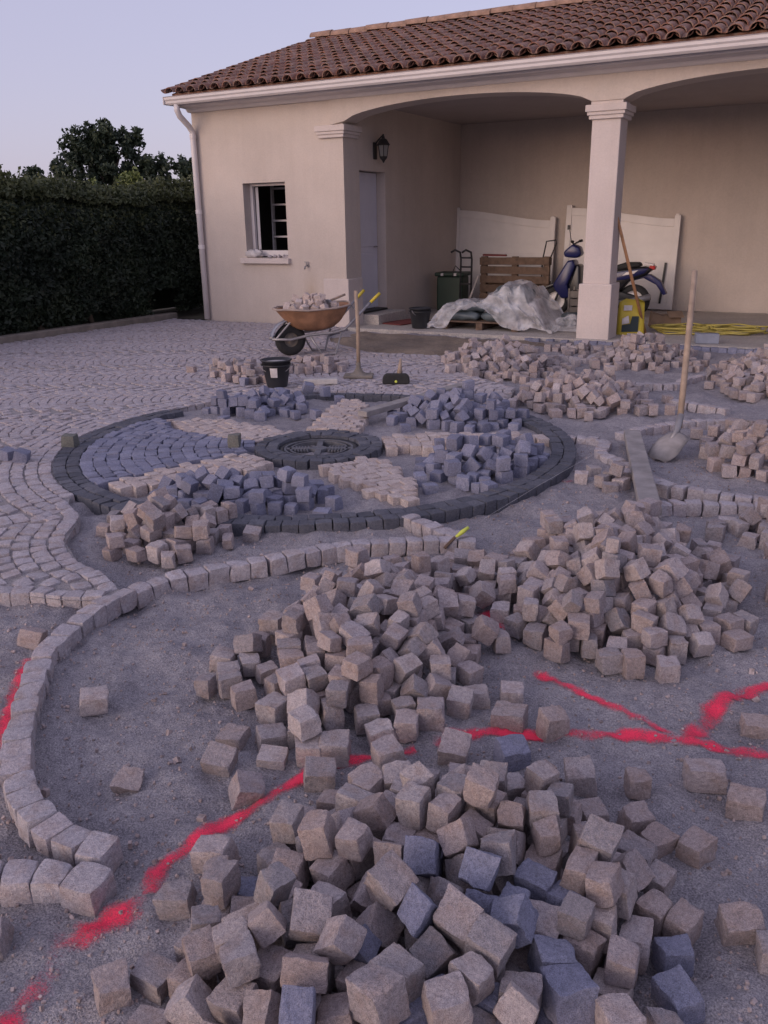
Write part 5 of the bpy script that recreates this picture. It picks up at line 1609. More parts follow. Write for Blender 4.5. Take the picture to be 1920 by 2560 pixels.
10,-1435,7339,-16,69,-69,-12,12,86,78,77,
10,-2552,7537,46,65,6,-74,6,84,64,73,
10,-1827,6950,-18,44,0,0,89,66,84,75,
11,-1951,10005,139,74,3,-1,65,76,69,77,
11,-1768,10062,70,44,-23,78,34,69,80,67,
11,-2511,10232,48,45,0,0,88,72,73,74,
17,-5723,6977,36,67,-22,67,22,70,65,68,
18,-4866,7747,48,70,-8,-70,-1,86,75,78,
0,-796,1448,-17,54,45,54,-45,76,69,59,
0,-626,1070,-20,61,0,0,78,63,84,70,
0,-566,1899,62,28,-6,2,95,59,74,81,
1,-1195,2352,-7,84,15,30,-41,63,84,71,
1,-1762,2651,46,3,-56,-16,80,78,61,78,
3,-425,3582,-13,75,0,0,65,63,63,85,
3,-909,3936,119,33,-78,-41,-29,67,62,71,
9,-2874,8695,50,43,35,33,76,64,87,70,
9,-2720,8877,-16,35,35,-60,-60,81,79,85,
9,-3086,8707,99,8,39,31,85,70,70,82,
10,-1923,7375,125,5,5,-70,-70,64,83,88,
10,-1855,7734,132,69,-14,-69,-14,74,75,64,
10,-2170,7546,143,80,10,53,-22,70,81,72,
11,-2518,9895,-11,0,-92,37,0,81,79,87,
11,-1625,10375,60,51,-49,53,-46,87,68,83,
12,-3111,10625,-10,70,-6,70,6,89,76,71,
12,-3217,10512,-12,0,-71,69,0,63,64,86,
13,-998,9166,71,13,71,11,-66,75,64,66,
13,-859,8513,-15,0,-63,76,0,75,88,81,
13,-571,8389,136,0,99,5,0,85,67,70,
0,-811,1525,-17,40,0,0,-90,66,68,75,
0,-879,933,-26,9,69,9,-69,59,72,79,
0,-996,1441,-25,35,-35,61,-61,73,59,57,
0,-531,1737,-16,76,0,0,63,82,66,79,
0,-781,1614,56,7,0,0,-99,76,57,80,
1,-1751,2961,55,57,41,-57,41,59,67,83,
2,-1491,3307,-24,69,9,-69,9,62,74,68,
3,-544,3191,44,2,95,15,23,57,79,76,
3,-1065,3579,45,90,-12,38,-7,80,71,82,
4,-3270,3224,24,25,52,36,72,66,60,68,
10,-1726,7184,-23,0,47,-87,0,89,82,65,
10,-1642,7689,30,79,46,-3,38,71,71,83,
10,-2443,7317,5,37,-40,79,22,89,75,73,
10,-2255,7557,103,43,58,-7,-68,90,79,90,
10,-2441,7444,64,13,37,-21,-89,84,84,88,
10,-2227,7704,145,0,-19,97,3,74,76,74,
10,-1843,7380,129,73,18,7,-63,78,64,72,
11,-2147,10197,222,31,66,-67,-2,80,82,66,
11,-2500,9663,-15,68,15,68,-15,79,78,90,
13,-688,8371,54,61,-17,-26,71,84,70,72,
13,-1210,9727,-17,67,-67,21,-21,78,75,80,
13,-615,8587,158,32,-30,29,84,72,82,80,
13,-732,9816,210,25,31,-63,-65,74,82,77,
15,-253,4560,-18,9,69,9,-69,74,78,65,
17,-5535,7053,115,19,33,57,-71,75,75,86,
18,-5235,7656,40,68,18,68,-18,78,65,70,
18,-4835,7865,42,68,18,68,-18,82,70,68,
3,-819,3166,83,66,5,49,-56,56,79,68,
9,-3312,8475,59,63,38,55,-37,84,66,81,
9,-3165,8411,10,53,10,28,78,78,75,71,
9,-3071,8609,54,41,-39,-37,-73,89,78,76,
9,-3625,8511,81,79,-36,5,47,75,77,87,
9,-3881,8640,43,36,-36,-60,60,67,84,83,
9,-3501,9135,195,17,34,12,-90,87,80,85,
9,-3270,8408,65,55,-2,5,82,71,76,71,
9,-4296,9550,-20,0,17,98,0,74,71,70,
10,-2400,7705,104,17,-93,-9,27,79,64,84,
10,-1868,7477,131,0,-55,-83,0,68,66,68,
11,-2440,9812,-14,5,70,5,-70,82,90,86,
11,-1625,10103,-12,0,47,-87,0,80,79,85,
11,-2481,9495,-15,0,-52,84,0,68,85,81,
11,-2248,9704,41,81,-13,45,-33,70,80,73,
11,-1763,10263,71,74,60,7,-26,65,76,78,
12,-3112,10441,-16,46,-46,-52,52,64,79,79,
13,-1077,8929,-23,30,-63,30,63,65,80,68,
13,-817,9479,142,66,65,32,16,86,66,69,
17,-5299,7135,39,0,14,98,0,89,64,76,
17,-5907,7094,40,35,60,-35,60,77,82,72,
0,-981,1278,-26,20,0,0,-97,80,57,59,
0,-708,1007,-22,58,0,0,80,75,72,65,
0,-489,1164,-27,15,68,15,-68,56,83,75,
0,-688,1628,35,1,2,0,-99,63,62,58,
1,-1396,2084,-22,94,0,0,-32,56,66,66,
1,-1542,3110,59,63,31,-63,31,72,81,67,
3,-451,3458,37,44,49,33,66,59,60,70,
3,-610,3349,117,49,-45,-50,54,78,71,72,
3,-599,3273,99,44,-14,87,6,81,60,64,
4,-3157,2919,-18,57,-57,-41,41,83,73,85,
9,-2963,8295,-10,57,58,-40,-40,76,90,64,
9,-2996,8713,80,50,33,78,5,72,77,78,
9,-3287,8886,180,55,4,49,-66,76,85,74,
9,-3709,8300,39,51,0,0,-85,87,77,77,
10,-2096,7265,114,28,40,-63,59,69,69,82,
10,-1685,7230,60,1,95,3,-28,67,77,69,
11,-2186,9802,71,14,-5,4,-98,69,78,82,
11,-1693,10224,49,57,57,41,41,77,67,76,
11,-2301,10066,137,5,66,-14,-73,66,65,65,
11,-2298,10082,201,16,5,-77,-60,82,66,64,
11,-1448,9883,-17,51,51,48,48,88,77,77,
12,-2883,10647,-8,51,85,2,1,80,70,67,
13,-820,9270,137,35,6,5,-92,78,64,81,
13,-745,9420,143,77,12,6,-61,77,66,85,
13,-881,9766,116,0,-46,73,-49,75,64,72,
13,-864,9069,149,34,25,75,-50,76,77,80,
14,-462,5680,-15,98,0,0,-10,79,64,81,
14,-345,5659,-13,2,70,2,-70,84,74,65,
15,-337,4622,-18,76,0,0,63,76,81,74,
17,-5544,7172,107,68,69,-13,-15,70,79,65,
18,-5065,7943,118,52,47,52,-47,73,81,68,
18,-5163,7617,39,94,0,0,-30,88,69,76,
0,-896,1639,-14,96,0,0,22,65,66,82,
3,-683,3098,-18,97,0,0,20,70,68,75,
3,-1056,3756,50,66,-3,-4,74,76,64,84,
3,-662,3740,138,24,-8,85,44,56,77,70,
9,-3129,8317,-16,51,48,-51,48,78,88,85,
9,-3267,8542,105,76,-40,44,-22,82,76,79,
9,-3837,8951,115,93,0,0,-33,79,84,84,
9,-2992,9528,-11,0,-69,-71,0,68,70,87,
9,-3243,9343,138,97,0,0,18,84,76,83,
9,-3639,8753,134,83,39,-36,-12,89,65,73,
9,-3318,9048,190,49,-61,-60,2,64,65,80,
9,-3481,8412,60,36,79,-39,27,68,72,83,
10,-1793,7536,94,75,3,-53,-38,77,73,85,
10,-2125,7653,125,58,-74,-12,28,78,78,68,
10,-1992,7162,83,41,-53,16,-71,67,70,70,
11,-2330,9955,65,46,17,-86,9,83,72,79,
11,-2042,9898,132,45,47,-49,57,65,88,87,
11,-2527,10063,-13,0,-94,32,0,79,85,84,
11,-1540,10154,-22,67,-20,67,20,65,72,72,
11,-2434,10036,60,0,13,7,-98,87,80,66,
13,-831,8891,61,89,7,39,-16,72,78,63,
13,-816,8705,60,11,-69,11,-69,81,73,75,
13,-1156,9354,-13,65,65,26,26,73,84,65,
14,-555,5669,-19,62,33,-62,33,72,73,64,
14,-771,6074,-17,70,0,0,-70,77,69,76,
14,-633,6360,57,16,6,-98,3,86,65,68,
14,-436,6410,124,67,63,-30,-20,80,68,81,
17,-5409,6890,45,97,0,0,-18,83,64,87,
17,-6019,7210,38,71,0,0,69,67,85,75,
17,-5184,7016,35,41,-41,-57,57,69,69,66,
19,-133,4063,-23,66,66,-24,-24,81,64,70,
1,-1488,2077,-25,91,0,0,-38,59,78,60,
1,-1283,3034,-27,64,0,0,76,68,82,57,
1,-1458,2314,50,55,11,-24,78,62,77,80,
1,-1272,2494,51,44,50,56,-49,82,70,63,
1,-1597,2695,82,64,27,-48,-52,68,70,71,
2,-1304,3279,-14,12,0,0,-98,80,80,83,
3,-420,3662,-25,69,-9,-69,-9,61,85,61,
3,-970,3528,64,79,0,0,59,60,69,72,
3,-396,3429,-16,98,-1,-15,-8,84,69,57,
3,-473,3681,49,31,-60,6,73,73,57,70,
3,-998,4154,39,0,86,-49,0,70,65,72,
4,-3014,3168,4,27,-58,-69,32,70,84,85,
4,-3058,3065,49,74,-23,18,-59,80,61,74,
9,-3400,8450,48,73,50,17,41,66,67,63,
9,-3366,8655,113,97,-19,5,1,76,79,76,
9,-3510,8788,143,39,43,-57,-57,89,77,85,
9,-3225,8646,105,13,-17,-29,92,71,65,88,
9,-3533,8887,157,65,-69,12,-26,81,67,65,
9,-3504,8684,151,44,-24,-85,12,86,66,73,
10,-1933,7126,32,42,32,-15,82,90,79,71,
10,-2340,7358,57,25,0,-95,-10,71,74,72,
10,-2113,7763,116,16,84,-34,-37,80,87,75,
11,-1665,9995,-15,57,-57,40,-40,66,80,86,
11,-1847,9970,65,14,1,-1,-98,87,86,68,
11,-1853,10332,68,61,11,77,1,84,73,74,
12,-2882,10396,-23,58,-39,-58,-39,65,69,71,
12,-2873,10484,-21,12,0,0,-98,88,86,68,
14,-762,6468,-11,96,0,0,26,87,78,89,
14,-490,6516,62,65,13,73,-3,74,63,88,
14,-477,6049,139,26,40,-12,86,71,68,67,
14,-518,5976,130,54,4,-13,-82,85,89,70,
17,-5615,6905,39,98,0,0,-17,89,69,75,
17,-5790,7047,39,75,0,0,65,77,77,75,
18,-5321,7674,42,4,0,0,99,69,83,82,
0,-989,1646,-19,63,0,0,77,66,70,73,
0,-754,1685,58,12,-82,0,-53,72,58,76,
0,-667,1706,54,99,1,1,7,81,77,74,
1,-1248,2493,-26,2,-2,70,-70,85,58,65,
1,-1437,2572,65,99,-6,1,-1,59,69,71,
1,-1626,2825,54,14,64,73,9,59,60,61,
3,-959,3217,64,2,30,-30,89,59,63,81,
9,-3234,9242,132,13,40,90,-2,76,87,79,
9,-2882,8839,59,37,57,-35,63,87,70,88,
9,-3628,8925,144,63,-25,68,25,88,84,79,
9,-3688,8408,34,35,61,35,-61,66,83,82,
9,-3705,8549,42,12,12,69,69,82,82,81,
9,-2967,9162,57,5,-76,0,-63,75,87,74,
9,-2943,9005,75,24,-21,-8,93,89,65,88,
10,-2545,7607,42,0,-76,64,0,72,78,84,
10,-1642,7570,52,33,-62,33,62,76,82,81,
10,-1956,7253,111,1,-45,-7,-88,78,66,88,
10,-1939,7525,141,15,-43,-80,35,72,63,67,
11,-1911,10113,142,7,7,6,98,72,64,69,
11,-1709,9886,-23,0,-91,-40,0,86,72,64,
13,-739,9211,127,78,6,3,-61,88,69,64,
17,-5289,6809,43,0,-98,-10,0,63,78,83,
17,-5588,7482,40,62,32,62,-32,78,81,72,
17,-5980,7249,114,93,10,6,31,77,69,63,
18,-5017,8081,37,50,-49,-50,-49,71,83,86,
0,-700,1642,-25,70,-6,70,6,60,73,81,
0,-798,1635,-19,94,0,0,-31,73,68,71,
0,-805,1852,-24,0,-77,62,0,81,75,62,
0,-699,1934,-22,84,0,0,53,61,83,67,
1,-1702,2784,50,0,68,72,0,60,79,78,
2,-1205,3267,-21,90,0,0,-41,80,68,69,
9,-3218,8478,57,31,0,0,-94,70,76,79,
9,-2793,9182,-12,67,20,67,-20,85,87,72,
9,-4000,9226,39,92,0,0,35,75,83,76,
9,-2622,8794,-22,82,0,0,-55,81,65,67,
9,-3587,8830,146,20,18,67,67,71,88,88,
9,-3400,8749,149,35,-25,-47,-76,76,71,90,
9,-3664,9034,149,8,-91,-17,-33,75,86,67,
9,-3817,9319,140,17,0,0,-98,86,82,66,
10,-2013,7097,-19,36,36,60,60,67,73,78,
10,-1612,7441,-18,68,-68,18,-18,63,74,65,
10,-1608,7596,-21,70,-70,-7,7,71,69,71,
10,-2513,7697,44,4,91,-38,9,79,67,73,
11,-1997,9712,-23,56,-42,56,42,63,72,84,
11,-2516,9774,-19,55,55,-43,-43,70,72,72,
11,-2133,10051,203,4,68,72,0,79,80,75,
11,-1845,9592,-19,69,-9,-69,-9,72,76,87,
11,-1942,10428,141,9,0,0,-99,67,82,79,
11,-1501,10005,-23,20,-67,-20,-67,63,75,82,
11,-1947,9758,55,6,-89,-44,-2,74,81,68,
11,-2252,10184,203,2,-82,54,13,74,80,69,
13,-511,8154,-14,56,-42,-56,-42,81,78,85,
13,-574,8325,65,66,6,-4,73,71,73,70,
13,-741,9334,115,87,-16,-44,-9,77,69,68,
13,-1081,9133,-17,29,64,29,-64,76,75,87,
13,-847,9675,128,61,49,-32,-52,79,65,65,
13,-729,8653,55,8,18,97,2,69,69,78,
13,-881,9547,103,83,-40,34,12,77,68,64,
14,-685,6198,-12,57,0,0,-81,71,76,85,
14,-263,5560,-21,96,0,0,-23,82,89,69,
14,-624,6236,60,42,-19,-18,-86,63,71,70,
14,-618,6449,59,67,12,-71,-4,80,90,71,
14,-625,6636,45,53,-4,-68,47,88,84,67,
17,-5516,6894,35,7,0,0,99,73,77,69,
18,-5410,7894,41,74,0,0,65,79,72,79,
18,-4991,7789,40,68,0,0,-72,68,70,78,
0,-593,1654,-26,79,0,0,60,60,79,58,
0,-687,1832,-15,65,0,0,-74,78,76,80,
0,-599,1846,-22,70,2,70,-2,66,62,84,
0,-696,1742,-19,8,0,0,99,71,71,71,
1,-1867,2795,-14,63,-30,63,30,83,70,81,
1,-1373,3011,-19,7,0,0,-99,70,78,73,
1,-1604,2610,66,80,10,57,-10,68,73,72,
3,-494,3844,-16,57,-40,57,40,78,75,64,
3,-353,3828,-26,37,37,-60,-60,82,58,79,
3,-1053,3383,48,83,24,47,-7,77,57,60,
4,-3000,2999,-21,80,0,0,-58,67,60,68,
4,-3125,3028,-13,70,70,8,8,74,84,69,
4,-3213,3001,-17,58,0,0,80,74,67,77,
9,-3098,8452,-3,63,-69,9,31,68,80,84,
9,-2912,8575,-15,96,0,0,24,82,68,81,
9,-3094,8887,90,15,52,83,9,82,87,78,
9,-3776,8487,36,33,-33,62,-62,67,69,89,
9,-3443,9051,181,26,45,19,-82,80,87,63,
9,-2845,8955,-18,70,70,-7,-7,81,74,89,
9,-3994,9124,39,53,53,46,46,75,76,86,
9,-2944,8908,61,70,67,22,-1,69,82,72,
9,-3589,8673,109,14,-63,60,45,68,64,64,
9,-3211,8725,128,79,-35,18,45,76,65,71,
9,-2898,9371,-19,64,-64,29,-29,84,72,64,
9,-3403,8855,157,21,-42,-21,85,72,69,80,
9,-3557,8584,113,44,34,-18,-80,66,78,69,
10,-2258,7340,41,65,15,23,-69,84,74,82,
10,-1800,7242,18,5,47,-46,74,75,75,83,
10,-2662,7719,-15,23,-23,66,-66,71,79,67,
10,-2202,7010,-19,70,70,-4,-4,65,73,80,
11,-2252,9624,-2,22,-9,34,-90,75,88,64,
11,-2111,9828,67,98,3,0,16,77,81,80,
11,-1609,10264,-17,14,14,-69,-69,75,76,82,
11,-1880,9835,36,18,45,-61,62,80,72,70,
11,-1719,10096,-21,0,67,-73,0,90,79,69,
11,-2308,10057,68,50,55,-30,59,73,75,85,
11,-1947,10269,137,25,37,-86,-19,89,82,83,
11,-2433,10393,85,75,-12,30,-55,86,77,71,
11,-1994,10669,60,66,-60,31,-30,78,90,86,
12,-2981,10628,-13,70,1,-70,1,84,85,80,
13,-752,8490,-17,70,3,-70,3,76,80,87,
13,-631,8300,-15,92,0,0,-38,65,90,80,
13,-595,8411,66,6,-70,-6,-70,70,74,69,
13,-685,8468,53,46,-43,55,53,69,85,87,
13,-944,9954,52,16,68,16,-68,75,85,88,
13,-808,9593,145,16,-53,-74,35,87,69,84,
13,-780,8805,68,31,35,-59,-64,77,73,69,
13,-921,9432,99,6,-95,-15,22,69,82,68,
13,-732,9696,166,46,-81,-17,30,74,88,85,
13,-605,8797,185,59,25,17,73,89,63,64,
13,-1026,9379,39,57,-40,57,40,79,74,66,
14,-341,5769,-21,98,0,0,13,68,82,67,
14,-678,6287,-10,16,0,0,98,64,74,90,
14,-684,6565,-13,36,0,0,-92,68,79,84,
14,-374,5834,138,46,53,53,-46,82,86,64,
14,-437,6113,120,45,1,17,-86,69,64,81,
14,-389,5909,119,30,-27,-59,-68,89,71,79,
14,-475,6317,92,25,-82,-13,-47,79,75,67,
17,-5397,7031,112,99,-3,1,6,74,78,79,
17,-5769,7159,103,58,58,-39,-39,74,74,79,
0,-534,1920,-19,56,0,0,81,65,80,73,
0,-891,1734,-24,98,0,0,-13,67,85,63,
1,-1562,2148,-19,72,0,0,68,78,76,72,
1,-1267,2950,-13,89,0,0,42,71,71,85,
1,-1839,2614,-22,53,45,-53,45,67,73,63,
1,-1687,2371,-26,65,-65,26,-26,60,58,85,
1,-1407,3085,-27,70,-2,70,2,57,72,73,
1,-1804,2726,-19,40,-57,-40,-57,73,74,73,
1,-1404,2412,48,77,9,-62,-4,60,64,75,
1,-1438,2479,67,54,-47,42,54,84,84,78,
1,-1501,2772,52,56,-10,-3,81,67,64,82,
1,-1338,2242,46,69,70,9,7,78,68,83,
1,-1511,2646,103,32,-43,-12,82,66,76,72,
1,-1360,2623,99,80,-56,-10,-9,80,57,60,
1,-1608,2756,59,65,-27,-3,69,61,78,79,
1,-1333,2731,82,59,-35,39,60,65,81,67,
2,-1455,3498,-23,3,0,0,-99,72,64,63,
3,-576,3894,7,39,61,66,-13,82,85,62,
3,-597,4051,-20,70,-70,1,-1,80,71,59,
3,-770,4134,58,96,-1,1,-23,74,57,82,
3,-1227,3676,-26,48,-48,51,-51,79,59,66,
3,-531,3451,105,40,7,-25,-87,59,72,69,
3,-1058,3670,47,74,14,-63,12,61,76,56,
4,-3079,3248,40,82,-55,-2,4,81,81,78,
9,-2635,8699,-23,0,-6,99,0,79,90,65,
9,-2755,8975,-20,48,-48,51,-51,81,69,84,
13,-405,8358,-14,0,65,-74,0,63,89,81,
13,-260,8632,-18,39,-39,58,-58,73,75,74,
13,-280,8704,59,64,9,74,-8,65,90,83,
13,-247,8512,-20,25,-65,25,65,69,77,85,
13,-473,8247,60,71,-8,-16,66,73,88,73,
13,-421,8411,60,64,30,-60,35,71,88,87,
13,-298,8615,63,45,-3,0,-88,66,74,73,
13,-85,9017,-1,53,13,69,-46,76,84,86,
13,-428,8076,-17,0,82,-55,0,84,73,76,
13,-506,8153,58,52,52,-46,-46,67,64,80,
13,-370,8567,90,75,11,-41,49,68,70,68,
13,-117,9775,-19,18,68,-18,68,72,81,73,
13,-251,8382,-22,70,3,70,-3,65,85,65,
13,-64,8895,-21,70,2,70,-2,68,87,79,
13,-506,8466,83,80,-12,-54,-17,81,72,83,
13,-488,8334,64,1,-66,-13,72,81,77,70,
13,-257,8721,128,60,25,70,-26,78,83,82,
13,-142,9093,133,16,0,0,98,69,70,89,
13,-263,9485,133,0,68,-72,-1,87,85,64,
13,8,9048,-12,63,63,-30,-30,66,86,72,
13,-408,8590,175,75,-21,56,23,81,84,83,
13,-40,9130,-11,68,-17,-68,-17,89,65,80,
13,-344,8674,179,97,0,0,-21,81,79,79,
13,-241,9768,72,61,0,0,78,65,76,88,
13,-529,8726,182,45,63,61,10,72,71,70,
13,-214,8855,10,51,-44,8,72,69,66,78,
13,-216,9003,109,14,38,75,-51,78,84,85,
13,-275,8202,-13,60,60,36,36,65,84,88,
13,-154,8792,-20,24,-66,-24,-66,69,68,76,
13,-291,8985,161,70,-49,-12,-48,85,82,70,
13,-317,8463,11,5,84,-36,-37,81,78,65,
13,-323,9324,213,18,-5,-59,78,80,70,75,
13,-223,8921,65,73,33,56,16,74,66,75,
13,-120,9186,72,58,-39,-58,-39,78,76,67,
13,-399,8396,132,98,-5,0,-14,80,65,69,
13,11,8798,-14,40,0,0,91,66,64,83,
13,-489,9101,210,71,0,-5,-68,67,78,74,
13,-447,8924,179,74,12,39,-51,79,80,81,
13,-410,8087,57,47,52,47,-52,71,90,78,
13,-572,9201,225,37,29,-18,-85,72,70,80,
13,-371,8838,192,35,27,-53,71,70,65,76,
13,-531,9451,283,66,73,11,4,73,66,69,
13,-279,9056,193,21,-19,-22,92,87,83,76,
13,33,8718,-11,7,70,7,-70,88,67,73,
13,-455,8664,201,10,-89,40,12,72,75,77,
13,-122,9535,63,67,0,0,73,69,82,69,
13,-430,8488,157,18,57,-73,-30,87,85,87,
13,-293,9729,162,16,-40,-32,83,75,79,78,
13,-481,9176,275,49,-11,12,85,88,65,78,
13,-513,8532,179,39,-10,-89,18,71,85,84,
13,-558,9006,211,9,4,-58,80,86,76,67,
13,-461,9297,241,57,51,-56,-28,76,79,89,
13,-122,8183,-10,62,-62,-32,32,76,89,89,
13,-140,8962,32,56,71,40,-3,83,84,84,
13,-341,9198,188,34,-16,-15,-90,87,88,81,
14,78,6196,-16,90,0,0,-41,80,77,78,
14,-135,5685,-1,6,-93,-17,-30,87,79,72,
14,-171,5466,-19,70,1,-70,1,72,90,84,
14,-20,5768,-4,91,-38,4,-9,89,76,68,
14,86,6394,-15,10,0,0,98,89,70,80,
14,76,6291,-12,15,-68,-15,-68,86,77,75,
14,135,5800,-20,7,-70,7,70,69,82,81,
14,47,5638,-17,33,0,0,-93,73,81,76,
14,18,5520,-22,75,0,0,65,72,82,66,
14,98,6076,-21,49,50,49,-50,67,86,69,
14,8,6459,59,95,-2,-11,27,71,88,79,
14,-299,5772,71,76,0,0,-63,74,70,88,
14,-156,5567,8,29,58,25,71,72,84,89,
14,-211,5710,67,70,14,-69,-4,70,80,73,
14,-71,5510,-11,70,70,-7,-7,81,88,83,
14,65,5995,46,57,57,40,40,74,66,84,
14,-59,6240,72,51,-30,-45,-65,73,80,81,
14,-23,5687,16,38,82,9,39,72,65,65,
14,49,5817,39,86,30,-19,-34,76,83,77,
14,-280,5607,61,20,3,-3,97,63,64,77,
14,-281,5701,65,99,0,0,7,68,70,82,
14,25,6341,54,30,50,18,78,72,72,77,
14,-67,6395,85,8,91,32,-23,80,70,71,
14,-59,5596,51,72,5,68,-1,81,86,69,
14,-247,5967,137,70,-9,-29,63,80,76,78,
14,-66,5839,61,26,29,-29,86,78,80,77,
14,-82,6156,94,91,-30,-24,-4,86,67,77,
14,-55,5938,118,39,-40,57,-59,81,70,69,
14,-172,6098,144,81,-4,-4,-57,80,87,79,
14,-354,6326,130,46,-3,-3,-88,78,87,71,
14,-238,5774,160,97,0,-17,3,80,84,66,
14,-107,6667,156,6,-98,4,8,79,89,82,
14,84,6517,72,46,-46,-53,53,83,76,78,
14,-355,6189,139,98,9,4,-12,82,87,85,
14,-75,5717,53,36,83,10,38,72,88,72,
14,-166,6570,126,69,-13,69,13,73,86,80,
14,66,6788,48,0,-44,-89,0,89,67,67,
14,-163,5467,52,0,1,-99,0,79,89,69,
14,-125,6475,119,60,36,-59,-38,78,71,69,
14,-7,6018,88,42,33,83,1,69,83,64,
14,-142,5976,159,93,1,-30,18,68,79,66,
14,-311,5788,202,92,5,-37,-7,70,69,69,
14,-431,6218,135,77,-1,1,62,87,71,69,
14,-283,6081,140,60,64,20,41,76,86,79,
14,-113,5869,126,76,27,23,53,83,89,79,
14,-163,6382,147,52,6,-41,73,89,81,89,
14,-266,6165,181,18,-31,6,92,78,66,65,
14,-114,6216,159,73,-16,26,60,87,81,75,
14,-307,6371,212,55,-62,39,-36,87,85,83,
14,-45,6540,131,61,17,72,-24,80,74,84,
14,-199,5614,59,6,-5,91,-39,65,89,78,
14,-125,5756,107,28,-12,84,42,80,66,89,
14,-170,6114,219,97,-6,0,16,75,86,73,
14,201,6660,-11,0,-41,90,0,83,82,88,
15,-45,4679,-23,5,0,0,-99,77,69,63,
15,-140,4465,-18,99,0,0,4,85,78,75,
15,-44,4481,-16,98,0,0,15,89,76,79,
15,-7,4591,-17,69,-9,69,9,77,67,79,
15,84,4686,-11,24,24,66,66,84,89,86,
15,-109,4537,40,88,-46,-7,2,90,74,67,
15,-97,4364,-20,49,50,49,-50,70,73,77,
15,-62,4825,-14,51,48,-51,48,82,88,86,
19,-56,3791,-14,62,0,0,-77,83,83,81,
19,146,3934,-13,70,-1,70,1,83,83,77,
19,-43,3703,-11,8,0,0,-99,73,71,88,
19,39,3720,-17,77,0,0,-63,64,84,76,
19,-58,3594,-20,10,0,0,-98,79,69,71,
19,63,3575,-19,10,69,10,-69,71,79,84,
19,119,4028,-13,68,0,0,-72,78,84,85,
19,131,3747,-13,68,-68,-17,17,86,84,74,
19,18,3730,72,60,47,-49,40,85,82,67,
19,49,3943,27,28,0,31,90,72,84,89,
19,94,3825,-14,70,70,-7,-7,75,82,66,
19,-48,3893,57,68,-39,53,28,74,74,89,
19,15,3640,-20,42,-42,-56,56,73,69,75]
